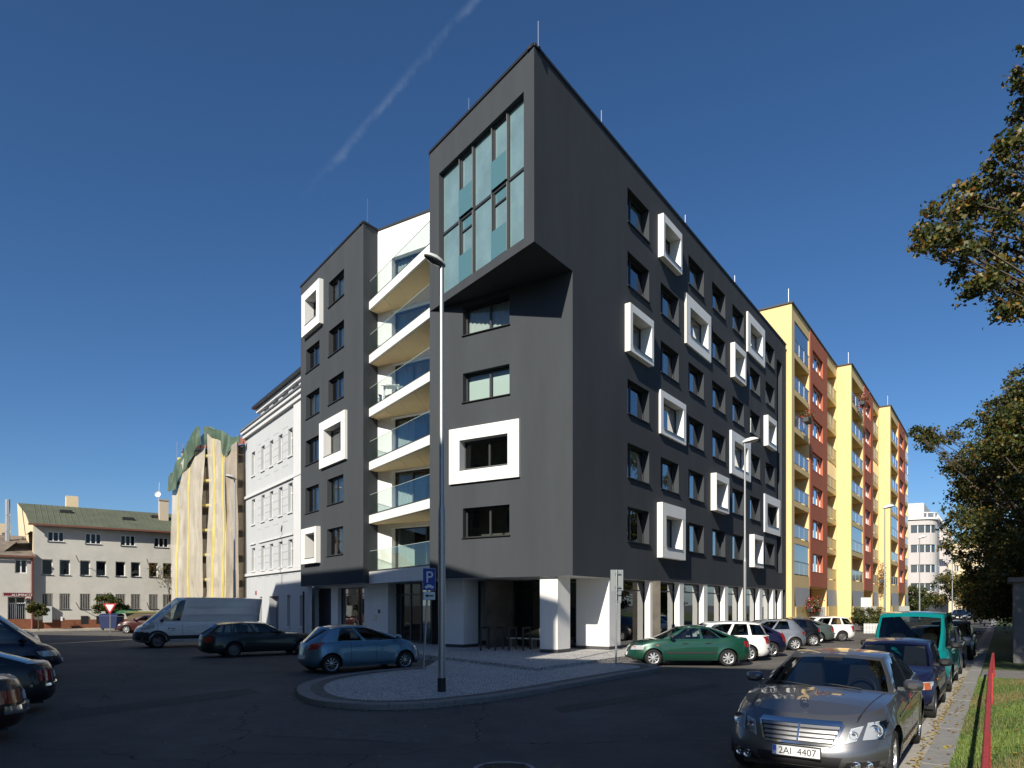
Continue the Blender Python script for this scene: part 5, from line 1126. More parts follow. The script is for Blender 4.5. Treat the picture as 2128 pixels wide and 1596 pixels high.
zW = CAMH+(HY-1078)/FPX*Zw; lw = (pc-pl).length
rows_ = [CAMH+(HY-y)/FPX*Zw for y in (1228, 1189, 1147, 1106)]
wt_, at_, L_ = outline_house('corner_house', 'pale house with rounded corner at the end of the right street', A_, zW, M_palepink, rows_, [(lw-rr-1.6, lw-rr+3.2), (lw+3.0, lw+4.6), (lw+8, lw+10), (lw+13, lw+16), (lw+20,lw+22)], M_farpane)
def band(z0, z1, off, m, nm): 
    pts = [at_(l, off) for l in L_[:-1]+[L_[-1]-.01]]; pts2 = [at_(l, .4) for l in L_[:-1]+[L_[-1]-.01]]; mb = MB(); mb.grid([[(p.x,p.y,z0) for p in pts], [(p.x,p.y,z1) for p in pts], [(p.x,p.y,z1) for p in pts2]]); mb.grid([[(p.x,p.y,z0) for p in pts2], [(p.x,p.y,z0) for p in pts]]); mb.build(nm, m, wt_, I4)
band(zW, zW+.35, -.35, M_white, 'cornice'); band(zW+1.2, zW+1.35, -.1, M_white, 'parapet_rail')
for k in range(26): p = at_(.4+k*1.5, 0); MB().box(-.09, .09, -.09, .09, zW+.35, zW+1.2).build('parapet_post', M_white, wt_, Matrix.Translation((p.x, p.y, 0)))
pts = [at_(l, 2.2) for l in L_[:-1]+[L_[-1]-.01]]; mb = MB(); mb.grid([[(p.x,p.y,zW) for p in pts], [(p.x,p.y,zW+3.4) for p in pts]]); pp = [(p.x,p.y,zW+3.4) for p in pts]; mb.poly(pp+[(pp[-1][0]-9, pp[-1][1]+6, zW+3.4), (pp[0][0]+2, pp[0][1]+14, zW+3.4)]); mb.build('penthouse', M_pale_, wt_, I4)
band(0, 3.6, -.06, M_plinth, 'shop_plinth')
for k in range(4):
    for z in rows_[:4]: p = at_(lw+6.3+k*6.5, -.55); MB().box(-.6, .6, -.7, .5, z-1.0, z+1.4).build('bay_window', M_palepink, wt_, Matrix.Translation((p.x, p.y, 0)) @ Matrix.Rotation(math.atan2(u2.y, u2.x), 4, 'Z'))
Zc = 175.0; A_ = [((1950-CX)/FPX*Zc, Zc), ((2045-CX)/FPX*(Zc-3), Zc-3)]
outline_house('cream_house', 'cream rendered house far behind the street trees', A_, CAMH+(HY-1130)/FPX*Zc, M_cream, [3.5, 7.0, 10.5, 13.2], [(k*2.6+1, k*2.6+1.9) for k in range(4)], M_farpane)
for k in range(26):
    pass
fe = thing('picket_fence', 'pale fence across the end of the right street', 'fence', ((1988-CX)/FPX*112, 112, 0))
for k in range(22): MB().box(-.05, .05, -.03, .03, .2, 1.7).build('picket', mat('ochre fence paint', (.45,.36,.20), .8), fe, Matrix.Translation(((1988-CX)/FPX*112+k*.34, 112, 0)))
for z in (.5, 1.4): MB().box(0, 7.4, .03, .06, z, z+.08).build('rail', mat('ochre fence paint', (.45,.36,.20), .8), fe)

# ------------------------------------------------------------------ left street: white house
PW = PG+R.d*.55; WF = Face(PW, tuple(-q for q in dirpx(30)))
M_pale = mat('pale grey render', (.46,.475,.49), .9, noise=.05, nscale=1, stretch=(1,1,.3)); M_pale2 = mat('white stucco trim', (.58,.585,.59), .85, noise=.04, nscale=1)
WH = thing('stucco_house', 'pale grey stucco town house with white trim beside the dark tower', 'building', tuple(WF.pt(-5)))
wl_, wr_ = WF.s(510), WF.s(648); zc = WF.z(509, 908); colpx = ((523,530),(543,550),(560.5,567.7),(579,587),(599,608)); wins = []
rws = [(WF.z(526,939.6), WF.z(526,988.6)), (WF.z(526,1037.7), WF.z(526,1090)), (WF.z(526,1139), WF.z(526,1187))]
for x0, x1 in colpx:
    for t, b in rws: wins.append((WF.s(x0), WF.s(x1), b, t, .3))
gw = [(WF.s(596.5), WF.s(603.5), WF.z(600,1302), WF.z(600,1237), .3), (WF.s(623), WF.s(632.5), WF.z(627,1302), WF.z(627,1237), .3), (WF.s(540), WF.s(544.5), WF.z(542,1300), WF.z(542,1240), .3)]; gate = (WF.s(559.5), WF.s(579), .05, WF.z(569,1239), .6)
mb = MB(); wall_grid(mb, wl_, wr_, 0, zc, wins+gw+[gate]); mb.build('wall', M_pale, WH, WF.M)
for h in wins+gw[:2]: window(WH, WF, *h[:4], .2, (.5,), (.68,), M_wframe, M_farglass, curtain=(0,1)); MB().box(h[0]-.08, h[1]+.08, -.09, .05, h[2]-.10, h[2]-.005).build('window_ledge', M_pale2, WH, WF.M)
MB().box(gate[0], gate[1], .5, .56, .05, gate[3]).build('gate', mat('blue grey gate', (.13,.16,.19), .7), WH, WF.M)
for px, py in ((511,1196),(511,1036)): z = WF.z(px, py); MB().box(wl_, wr_, -.14, 0, z-.1, z+.1).build('string_course', M_pale2, WH, WF.M)
for x0, x1, z in ((WF.s(540), WF.s(611), rws[2][0]+.25),(WF.s(521), WF.s(532), rws[2][0]+.25)): MB().box(x0, x1, -.1, 0, z, z+.1).build('window_head', M_pale2, WH, WF.M)
MB().box(wl_-.0, wr_, -.22, .0, zc-.25, zc+.05).build('cornice', M_pale2, WH, WF.M); MB().box(wl_-.05, wr_, -.36, .1, zc+.06, zc+.26).build('cornice', M_pale2, WH, WF.M); MB().box(wl_, wr_, -.44, 2.3, zc+.28, zc+.40).build('eaves_roof', mat('grey tin', (.14,.15,.16), .6), WH, WF.M)
MB().box(WF.s(613), WF.s(640), -.10, -.0, WF.z(511,1193), zc).build('pilaster', M_pale2, WH, WF.M); MB().box(wl_+.02, WF.s(535), -.08, .0, WF.z(511,1193), zc).build if False else None
for k, (t, b) in enumerate(rws[:]):
    for j in range(6):
        z = b-.55+(t-b+1.3)*j/6
        sg = [WF.s(536)]+[q for x0, x1 in colpx[1:] for q in (WF.s(x0)-.04, WF.s(x1)+.04)]+[WF.s(612)]
        for a_, b_ in zip(sg[::2], sg[1::2]): MB().box(a_, b_, -.004, .0, z, z+.035).build('stucco_joint', mat('stucco joint', (.26,.27,.28), .9), WH, WF.M)
za = WF.z(560, 836, .75); sa = WF.s(541, .75)
MB().box(sa, wr_, .75, 8, zc+.4, za).build('attic_wall', M_pale, WH, WF.M); MB().box(sa-.2, wr_, .48, .748, za-.30, za).build('attic_cornice', M_pale2, WH, WF.M); MB().box(sa-.45, wr_, .2, 9, za+.02, za+.2).build('attic_roof', M_cap, WH, WF.M)
for j in range(5):
    x = sa+.4+j*(wr_-sa-2.5)/5; MB().box(x, x+.9, .66, .748, zc+.42, za-.32).build('attic_pilaster', M_pale2, WH, WF.M); 
    if j: MB().box(x-.75, x-.08, .735, .749, zc+.45, za-.45).build('attic_window', M_farpane, WH, WF.M)
MB().tube([tuple(WF.pt(WF.s(639), -.25, 0)), tuple(WF.pt(WF.s(639), -.25, zu-.3))], .06, 8).build('drainpipe', M_dark, WH, I4)
MB().box(WF.s(582), WF.s(637), -.05, 0, 0, WF.z(600, 1312)).build('stone_plinth', mat('rough stone', (.22,.20,.18), .9, noise=.4, nscale=3, bump=.6, bscale=6), WH, WF.M)
MB().box(WF.s(531), WF.s(533.5), -.03, 0, WF.z(532,1236), WF.z(532,1228)).build('house_number', M_red, WH, WF.M)
# ------------------------------------------------------------------ scaffolded house wrapped in netting
import mathutils.noise as mnoise
def netting(name, c1, c2):
    m = bpy.data.materials.new(name); m.use_nodes = True; n, l = m.node_tree.nodes, m.node_tree.links; b = n['Principled BSDF']; b.inputs['Roughness'].default_value = .95
    geo = n.new('ShaderNodeNewGeometry'); mp = n.new('ShaderNodeMapping'); mp.inputs['Scale'].default_value = (1.6,1.6,.22); l.new(geo.outputs['Position'], mp.inputs[0])
    t = n.new('ShaderNodeTexNoise'); t.inputs['Scale'].default_value = 1.5; t.inputs['Detail'].default_value = 8; t.inputs['Roughness'].default_value = .7; l.new(mp.outputs[0], t.inputs['Vector'])
    r = n.new('ShaderNodeMapRange'); l.new(t.outputs['Fac'], r.inputs[0]); r.inputs[1].default_value = .35; r.inputs[2].default_value = .68
    mx = n.new('ShaderNodeMix'); mx.data_type = 'RGBA'; l.new(r.outputs[0], mx.inputs[0]); mx.inputs[6].default_value = (*c1, 1); mx.inputs[7].default_value = (*c2, 1); l.new(mx.outputs[2], b.inputs['Base Color'])
    tr = n.new('ShaderNodeBsdfTransparent'); ms = n.new('ShaderNodeMixShader'); ms.inputs[0].default_value = .20; l.new(b.outputs[0], ms.inputs[1]); l.new(tr.outputs[0], ms.inputs[2]); l.new(ms.outputs[0], n['Material Output'].inputs[0]); return m
_e = WF.pt(WF.s(510)-.02); _l = Vector(((366-CX)/FPX*57.5, 57.5, 0)); WB = Face(_e, (_e-_l).to_2d()); SF = Face(WB.pt(0, -.85), WB.d); M_net = netting('debris netting', (.56,.51,.425), (.35,.31,.25)); M_tarp = mat('green tarpaulin', (.055,.095,.06), .65, noise=.35, nscale=.8); M_ytape = mat('yellow netting stripe', (.52,.43,.13), .8, noise=.25, nscale=1.5, stretch=(2,2,.4)); M_pole = mat('scaffold tube', (.26,.22,.16), .6, metal=.4); M_plank = mat('scaffold plank', (.30,.22,.11), .9, noise=.3, nscale=3)
SH = thing('scaffolded_house', 'house under renovation behind its scaffold, with red roof tiles', 'building', tuple(WB.pt(-5)))
sl_, sr_ = WB.s(377), -.02; zs_ = WB.z(500, 925)
mb = MB(); mb.poly([(sl_,0,0),(sr_,0,0),(sr_,0,zs_),(sl_,0,zs_)]).poly([(sl_,0,0),(sl_,0,zs_),(sl_,10,zs_),(sl_,10,0)]); mb.build('wall', mat('raw plaster', (.34,.28,.20), .95, noise=.3, nscale=1), SH, WB.M); MB().poly([(sl_,-.2,zs_),(sr_,-.2,zs_),(sr_,5,zs_+2.2),(sl_,5,zs_+2.2)]).build('roof', M_redtile, SH, WB.M)
SCF = thing('scaffold', 'tube scaffold with planks before the wrapped house', 'scaffold', tuple(SF.pt(-5)))
x0s, x1s = SF.s(366), -.1; nb = 5
for k in range(nb+1):
    x = x0s+(x1s-x0s)*k/nb
    for y in (.12, .72): MB().tube([(x,y,0),(x,y,zs_+.6)], .035, 6).build('standard', M_pole, SCF, SF.M)
lv_ = int(zs_/2)
for j in range(1, lv_+1):
    for y in (.12, .72): MB().tube([(x0s,y,j*2.0),(x1s,y,j*2.0)], .03, 6).build('ledger', M_pole, SCF, SF.M)
    for k in range(nb): xa_, xb_ = x0s+(x1s-x0s)*k/nb+.05, x0s+(x1s-x0s)*(k+1)/nb-.05; MB().box(xa_, xb_, .16, .70, j*2.0+.04, j*2.0+.09).build('plank', M_plank, SCF, SF.M); MB().box(xa_, xb_, .075, .1, j*2.0+.06, j*2.0+.24).build('toe_board', M_ytape, SCF, SF.M)
def sheet(name, label, cat, m, px0, px1, top, bot, amp, freq, seed, n=46, nz=26, stripes=(), rough=.18):
    """hanging cloth; top: list of (px, py) of its upper edge, bot: height of the lower edge or list"""
    r_ = random.Random(seed); ph = [r_.uniform(0, 6.28) for _ in range(6)]; a, b = SF.s(px0), SF.s(px1); rows = []
    tp = sorted((SF.s(p[0]), SF.z(*p)) for p in top); bt = sorted((SF.s(p[0]), SF.z(*p)) for p in bot) if isinstance(bot, list) else None
    for j in range(nz+1):
        row = []
        for i in range(n+1):
            x = a+(b-a)*i/n; z1 = interp(tp, x)+.12*math.sin(x*3+ph[0]); z0 = interp(bt, x) if bt else bot; t = j/nz; z = z0+(z1-z0)*t
            y = -.12-amp*(.5+.5*math.sin(x*freq+ph[1]+.6*math.sin(z*.35+ph[2])))-amp*.5*math.sin(x*freq*2.3+ph[3]+z*.12)-.25*amp*math.sin(z*.8+x+ph[4]); nz_ = mnoise.fractal(Vector((x*.55+seed*9, z*.16, seed)), 1.0, 2.1, 5); n2 = mnoise.noise(Vector((x*2.2, z*.5, seed*3.1)))
            row.append((x+.10*math.sin(z*.3+ph[5])+.05*n2, y-rough*nz_-.5*rough*n2, z+(.18*rough*nz_*8 if j == nz else 0)))
        rows.append(row)
    o = thing(name, label, cat, tuple(SF.pt((a+b)/2))); MB().grid(rows).build('cloth', m, o, SF.M, 80)
    for f0, f1 in stripes:
        i0, i1 = int(f0*n), max(int(f0*n)+1, int(f1*n)); MB().grid([[(p[0], p[1]-.012, p[2]) for p in r2[i0:i1+1]] for r2 in rows]).build('printed_stripe', M_ytape, o, SF.M, 80)
    return o
sheet('netting_sheet', 'beige debris netting on the left half of the scaffold', 'netting', M_net, 361, 426, [(361,1008),(378,970),(398,925),(426,898)], .9, .12, 1.5, 1, stripes=((.16,.22),(.52,.55)))
sheet('netting_sheet', 'beige debris netting right of the open scaffold gap', 'netting', M_net, 436, 471, [(436,902),(455,915),(472,930)], 1.0, .10, 1.9, 2, n=34, stripes=((.28,.40),(.86,.97)))
sheet('netting_sheet', 'grey beige netting beside the stucco house', 'netting', netting('grey netting', (.46,.40,.33), (.25,.21,.17)), 470, 497, [(470,945),(484,925),(497,922)], 1.2, .08, 1.4, 3, n=30, stripes=((.02,.10),))
sheet('tarpaulin', 'green tarpaulin draped over the left scaffold top', 'tarpaulin', M_tarp, 359, 428, [(359,1000),(372,965),(390,930),(410,902),(428,888)], [(359,1024),(372,1020),(385,985),(400,962),(415,940),(428,925)], .16, .8, 5, nz=12, rough=.42)
sheet('tarpaulin', 'dark green tarpaulin hanging from the right scaffold top', 'tarpaulin', M_tarp, 426, 500, [(426,888),(440,884),(460,890),(478,908),(500,902)], [(428,925),(440,930),(452,948),(458,976),(466,960),(474,946),(484,925),(500,920)], .18, .9, 6, nz=14, rough=.45)
# ------------------------------------------------------------------ grey workshop house across the crossing
o_ = gp(300, 1303, .12); GF = Face((o_.x, o_.y), dirpx(2943)); M_grey = mat('grey brown roughcast', (.52,.505,.46), .95, noise=.10, nscale=.9, bump=.2, bscale=20); M_copper = mat('green seamed roof', (.10,.112,.072), .75, noise=.25, nscale=.8); M_brickp = mat('brown brick plinth', (.19,.07,.035), .9, noise=.3, nscale=5)
GH = thing('workshop_house', 'long grey house with green metal roof beyond the left crossing', 'building', tuple(GF.pt(-2)))
gl, grr = GF.s(69), GF.s(430); ze = GF.z(300, 1100); tl_y = lambda px, y: GF.z(px, y)
up = [(98.8,133,1104,1125),(177,210,1107.5,1130),(250.7,280.7,1111.7,1134),(320,349.5,1116.5,1137)]
mid = [(86.4,109.6),(123.6,145.7),(166,187.5),(199.5,220.8),(240,260.5),(272,291.5),(309.5,328),(338.6,358),(372,390)]
W = [(GF.s(a), GF.s(b), GF.z(a, d), GF.z(a, c_), .28) for a, b, c_, d in up]
zm = (GF.z(124, 1163), GF.z(124, 1195)); zl_ = (GF.z(124, 1233.5), GF.z(124, 1266))
Wm = [(GF.s(a), GF.s(b), zm[1], zm[0], .28) for a, b in mid]; Wl = [(GF.s(a), GF.s(b), zl_[1], zl_[0], .28) for a, b in mid]
mb = MB(); wall_grid(mb, gl, grr, 1.05, ze, W+Wm+Wl); wall_grid(mb, gl, grr, 0, 1.05); mb.build('wall', M_grey, GH, GF.M)
M_brickunit = M_brickp
MB().box(gl, grr, -.06, -.0, 0, GF.z(300,1286)).build('plinth', M_brickp, GH, GF.M)
for h in W: window(GH, GF, *h[:4], .05, (.34,.67), (), M_wframe, M_farglass, sill=M_plinth)
for h in Wm: window(GH, GF, *h[:4], .2, (), (), M_wframe, M_farglass, sill=M_plinth, curtain=(0,1) if h[0] > -4 and h[0] < 1 else None, cm=mat('violet curtain', (.10,.09,.18), .9))
for h in Wl:
    w = window(GH, GF, *h[:4], .22, (), (), M_wframe, M_farglass, sill=M_plinth)
    for k in range(6): x = h[0]+(h[1]-h[0])*(k+.5)/6; MB().box(x-.02, x+.02, .03, .06, h[2], h[3]).build('bar', M_concrete, w, GF.M)
MB().poly([(gl+.2,.7,0),(grr,.7,0),(grr,.7,ze-.1),(gl+.2,.7,ze-.1)]).build('interior_wall', M_room, GH, GF.M)
zr_ = CAMH+(HY-1047)/FPX*(GF.pt(gl, 5.5).y); e_ = -.95
km = (zr_-ze)*.42
MB().grid([[(gl-.3,-.6,ze-.12),(grr,-.6,ze-.12)],[(gl-.45,2.2,ze+km),(grr,2.2,ze+km)],[(gl+e_,5.5,zr_),(grr,5.5,zr_)],[(gl-.5,11,ze),(grr,11,ze)]]).build('roof', M_copper, GH, GF.M)
rn = int((grr-gl)/.42)
for k in range(rn):
    x = gl+.2+k*.42; MB().poly([(x,-.6,ze-.085),(x+.04,-.6,ze-.085),(x+.04,2.2,ze+km+.035),(x,2.2,ze+km+.035)]).poly([(x,2.2,ze+km+.035),(x+.04,2.2,ze+km+.035),(x+.04,5.5,zr_+.035),(x,5.5,zr_+.035)]).build('roof_seam', mat('pale roof seam', (.17,.185,.13), .7), GH, GF.M)
MB().box(gl-.35, grr, -.72, -.58, ze-.24, ze-.10).build('gutter', mat('rusty gutter', (.16,.06,.04), .7), GH, GF.M)
MB().poly([(gl,0,0),(gl,0,ze),(gl-.4,2.2,ze+km),(gl+e_,5.5,zr_),(gl-.4,11,ze),(gl-.4,11,0)]).build('gable', M_cream, GH, GF.M)
for px, dpt in ((137,3.6),(266,2.6),(325,3.9)):
    x = GF.s(px, dpt); z = ze+km+(zr_-ze-km)*(dpt-2.2)/3.3; MB().box(x-.45, x+.45, dpt-.35, dpt+.35, z-.1, z+.16).build('skylight', M_cap, GH, GF.M)
MB().box(GF.s(137,6), GF.s(162,6), 5.6, 6.8, zr_-.6, zr_+1.0).build('roof_turret', M_cream, GH, GF.M)
x = GF.s(331, 3.2); MB().box(x, x+.75, 3.0, 3.7, ze, zr_+.9).build('chimney', mat('chimney render', (.55,.47,.36), .9), GH, GF.M); MB().box(x-.06, x+.81, 2.94, 3.76, zr_+.9, zr_+1.05).build('chimney_cap', M_concrete, GH, GF.M)
dq = GF.pt(GF.s(328, 3.2), 3.2, zr_+1.5); MB().lathe([(.0,.08),(.2,.04),(.28,-.04)], 20, 'y', tuple(dq)).build('satellite_dish', M_white, GH, I4); MB().tube([(dq.x, dq.y+.1, zr_-.3), (dq.x+.1, dq.y+.1, zr_+2.6)], .03, 5).build('antenna_mast', M_steel, GH, I4)
for px, y in ((155,1156),(300,1163),(155,1252),(300,1252)): p = GF.pt(GF.s(px), 0, GF.z(px, y)); q = GF.pt(GF.s(px+9), -.05, GF.z(px, y)-.75); MB().tube([tuple(p-GF.i*1.3), tuple(GF.pt(GF.s(px+9), 0, GF.z(px,y)-.45))], .03, 5).build('wall_bracket', mat('rusty steel', (.22,.09,.06), .8), GH, I4)
MB().box(GF.s(89), GF.s(107.5), -.4, -.07, .65, 2.0).build('utility_cabinet', mat('pale cabinet', (.45,.48,.48), .6), GH, GF.M)
for a, b in ((168,184),(200,216)): MB().box(GF.s(a), GF.s(b), -.064, -.05, .45, 1.15).build('cellar_window', M_dark, GH, GF.M)
MB().box(GF.s(125.5), GF.s(130), -.08, -.06, .75, 1.1).build('meter_box', M_white, GH, GF.M)
# annex with the company sign
AN = Face(GF.pt(0, -.32), GF.d); al, ar = AN.s(-60), AN.s(71); zn = AN.z(60, 1153)
AX = thing('workshop_annex', 'low annex with red company sign left of the grey house', 'building', tuple(AN.pt(al+5)))
aw = (AN.s(31), AN.s(56), AN.z(40,1191), AN.z(40,1163), .25); ad = (AN.s(16), AN.s(53), .15, AN.z(30,1240), .4)
mb = MB(); wall_grid(mb, al, ar, 0, zn, [aw, ad]); mb.poly([(ar,0,0),(ar,.32,0),(ar,.32,zn),(ar,0,zn)]); mb.build('wall', M_grey, AX, AN.M)
window(AX, AN, *aw[:4], .15, (.5,), (), M_wframe, M_farglass); dd = window(AX, AN, *ad[:4], .3, (.45,), (.8,), M_wframe, M_farglass, name='door')
for k in range(9): xq = ad[0]+(ad[1]-ad[0])*(k+.5)/9; MB().box(xq-.02, xq+.02, .1, .14, .2, ad[3]-.5).build('bar', M_alu, dd, AN.M)
MB().poly([(al,-.25,zn-.1),(ar+.1,-.25,zn-.1),(ar+.1,5,zn+1.9),(al,5,zn+1.9)]).build('roof', mat('mossy sheet roof', (.17,.14,.11), .9, noise=.5, nscale=1.2), AX, AN.M); MB().box(al, ar+.1, -.35, -.25, zn-.25, zn-.12).build('gutter', mat('rusty gutter', (.16,.06,.04), .7), AX, AN.M)
MB().tube([tuple(AN.pt(AN.s(66.5), -.1, .1)), tuple(AN.pt(AN.s(66.5), -.1, zn))], .07, 8).build('drainpipe', mat('red drainpipe', (.26,.08,.07), .6), AX, I4)
MB().box(al, ar, -.05, 0, 0, .95).build('plinth', M_brickp, AX, AN.M)
MB().poly([(al,.8,0),(ar,.8,0),(ar,.8,zn),(al,.8,zn)]).build('interior_wall', M_room, AX, AN.M)
sg = MB().box(AN.s(5.5), AN.s(65), -.45, -.36, AN.z(30,1240), AN.z(30,1232)).build('sign_board', mat('dark red sign', (.14,.012,.02), .5), AX, AN.M)
put('sign_text', text_mesh('ALUMINCO', .30, M_white, sx=.85), sg, AN.at(AN.s(45), -.455, AN.z(30,1239.2)))
put('sign_text', text_mesh('VCHOD', .16, M_white), sg, AN.at(AN.s(16), -.455, AN.z(30,1236))) if False else None
MB().box(AN.s(6.2), AN.s(24), -.455, -.45, AN.z(30,1239.4), AN.z(30,1238.6)).build('sign_line', M_white, sg, AN.M); MB().box(AN.s(6.3), AN.s(7.2), -.456, -.45, AN.z(30,1238.5), AN.z(30,1233.5)).build('sign_arrow', M_white, sg, AN.M)
MB().box(AN.s(57), AN.s(62), -.02, 0, AN.z(60,1252), AN.z(60,1248)).build('house_number', mat('blue number plate', (.02,.03,.08), .5), AX, AN.M); MB().box(AN.s(54.5), AN.s(62), -.02, 0, AN.z(60,1246.5), AN.z(60,1243)).build('street_plate', M_red, AX, AN.M)
ya = Face(GF.pt(0, 16), GF.d); YH = thing('yellow_house', 'yellow house wall behind the silver flue pipes at the far left', 'building', tuple(ya.pt(ya.s(0)))); mb = MB(); wall_grid(mb, ya.s(-90), ya.s(22), 0, ya.z(8,1088), [(ya.s(4), ya.s(13), ya.z(8,1122), ya.z(8,1107), .3)]); mb.build('wall', M_cream, YH, ya.M); window(YH, ya, ya.s(4), ya.s(13), ya.z(8,1122), ya.z(8,1107), .2, (.5,), (), M_wframe, M_farglass)
for px in (14.2, 17.6):
    p = AN.pt(AN.s(px, 3.5), 3.5); o = thing('flue_pipe', 'left one of two silver flue pipes on the annex roof' if px < 15 else 'right one of two silver flue pipes on the annex roof', 'flue pipe', (p.x, p.y, zn)); MB().tube([(p.x,p.y,zn+.4),(p.x,p.y,CAMH+(HY-1038)/FPX*p.y)], .13, 12).build('pipe', M_alu, o, I4)
    for z in (8.2, 9.6): MB().lathe([(.145,-.04),(.145,.04)], 12, 'z', (p.x,p.y,z)).build('collar', M_steel, o, I4)
pq = GF.pt(gl-.2, 1.5, 0); o = thing('canopy_panel', 'tilted glass canopy on the gable of the grey house', 'canopy', tuple(pq)); MB().poly([tuple(GF.pt(gl-.1,.3,ze-.6)), tuple(GF.pt(gl-.1,2.6,ze-.6)), tuple(GF.pt(gl-2.4,2.6,ze-2.9)), tuple(GF.pt(gl-2.4,.3,ze-2.9))]).build('sheet', M_balust, o, I4); MB().tube([tuple(GF.pt(gl,.3,ze-2.9)), tuple(GF.pt(gl-2.4,.3,ze-2.9))], .04, 6).build('strut', M_alu, o, I4)
struct(MB().box(GF.s(-80), GF.s(430), -3.0, .0, -.05, .13).build('far_pavement', M_paving, None, GF.M))

# ------------------------------------------------------------------ vegetation
M_bark = mat('bark', (.075,.058,.042), .95, noise=.4, nscale=8, bump=.6, bscale=20)
def unproj(px, py, Z): return Vector(((px-CX)/FPX*Z, Z, CAMH+(HY-py)/FPX*Z))
def tree(name, label, base, th, clumps, n_leaf, size, probs, group=None, trunk_r=.22, mats=None, lean=(0,0)):
    """clumps: (centre, radius) tufts of foliage; a limb runs to each from the trunk"""
    t = thing(name, label, 'tree' if 'shrub' not in name else 'shrub', tuple(base), 0, group); base = Vector(base); topc = base+Vector((lean[0], lean[1], th))
    zz = max(c_[0].z for c_ in clumps); tb = MB()
    path = [base+Vector((0,0,-.05)), base+Vector((.02,.0,.4)), base.lerp(topc, .5)+Vector((random.uniform(-.1,.1), 0, 0)), topc]
    tb.tube(path, [trunk_r*1.3, trunk_r, trunk_r*.85, trunk_r*.7], 10)
    rnd = random.Random(len(clumps)); tips = sorted(clumps, key=lambda c_: -c_[1])
    up_ = topc+Vector((0, 0, max(.2, (zz-topc.z)*.6))); tb.tube([topc, topc.lerp(up_, .5), up_], [trunk_r*.7, trunk_r*.45, trunk_r*.15], 7)
    for c_, r_ in clumps:
        f = rnd.uniform(.0, .6); a = topc.lerp(up_, f); m_ = a.lerp(c_, .55)+Vector((0, 0, .12*(c_-a).length*rnd.uniform(-.2, 1)))
        tb.tube([a, m_, c_], [trunk_r*.28*rnd.uniform(.7, 1.1), trunk_r*.16, trunk_r*.04], 5)
        for q in range(3): v = Vector((rnd.gauss(0,1), rnd.gauss(0,1), rnd.gauss(0,.7))).normalized()*r_*.8; tb.tube([c_.lerp(m_, .3), c_+v], [trunk_r*.06, trunk_r*.02], 4)
    tb.build('trunk', M_bark, t, I4, 50)
    vol = np.array([r_**2 for _, r_ in clumps]); cnt = np.maximum(20, (vol/vol.sum()*n_leaf)).astype(int); P = []
    for (c_, r_), k in zip(clumps, cnt):
        sub = max(4, int(r_*9)); sc = rng.normal(size=(sub, 3)); sc /= np.linalg.norm(sc, axis=1)[:, None]; sc *= (r_*rng.uniform(.25, .95, sub))[:, None]; sc[:, 2] *= .75
        w = rng.integers(0, sub, k); p = sc[w]+rng.normal(size=(k, 3))*np.array([.30, .30, .20])*min(r_, 1.2)*.85; p[:, 2] -= .1*np.hypot(p[:, 0], p[:, 1])**1.3; P.append(p+np.array(c_))
    put('crown', leaf_mesh(np.concatenate(P), 0, size, mats or ML, 'crown', probs), t, I4); return t
# big linden overhanging from the right, trunk out of the picture
tp = KF.pt(21.5, -3.6, .1); C1 = []
for px, py, r_ in ((1925,480,.42),(1950,450,.50),(1985,415,.50),(2015,390,.48),(1945,500,.48),(1975,470,.60),(2015,450,.60),(2040,420,.45),(1990,515,.50),(2035,500,.55),(2000,560,.40),(1930,520,.25),(1955,535,.25),(2025,590,.45),(2055,600,.55),(2090,580,.65),(2075,540,.45),(2110,520,.75),(2100,450,.60),(2085,330,.45),(2110,360,.60),(2120,300,.65),(2125,230,.50),(2126,170,.40),(2100,640,.50),(2125,630,.60),(2128,420,.7),(2090,400,.5),(2130,130,.35)):
    C1.append((unproj(px, py, 16.6+random.uniform(-.8, 1.0)), r_))
for k in range(46):
    v = Vector((random.gauss(0,1), random.gauss(0,1), random.gauss(0,.8))).normalized()*random.uniform(.5, 1); c_ = Vector((tp.x+1.2, tp.y+.4, 12.2))+Vector((v.x*3.9, v.y*4.2, v.z*4.0))
    if CX+FPX*(c_.x-1.1)/c_.y > 2150: C1.append((c_, random.uniform(.9, 1.4)))
PR = [.38,.24,.21,.13,.04]
tree('linden_tree', 'near linden branch with browning leaves at the upper right', tp, 4.6, C1, 62000, .125, PR, 'street trees on the right', .24)
C0 = []; t0 = KF.pt(15.2, -4.6, .1)
for k in range(60):
    v = Vector((random.gauss(0,1), random.gauss(0,1), random.gauss(0,.8))).normalized()*random.uniform(.45, 1); c_ = Vector((12.6, 11.4, 8.8))+Vector((v.x*3.6, v.y*4.6, v.z*2.4))
    if CX+FPX*(c_.x-1.3)/c_.y > 2150: C0.append((c_, random.uniform(.8, 1.2)))
tree('linden_tree', 'linden tree nearest the viewpoint on the right lawn, shading the kiosk', t0, 4.0, C0, 24000, .16, PR, 'street trees on the right', .2)
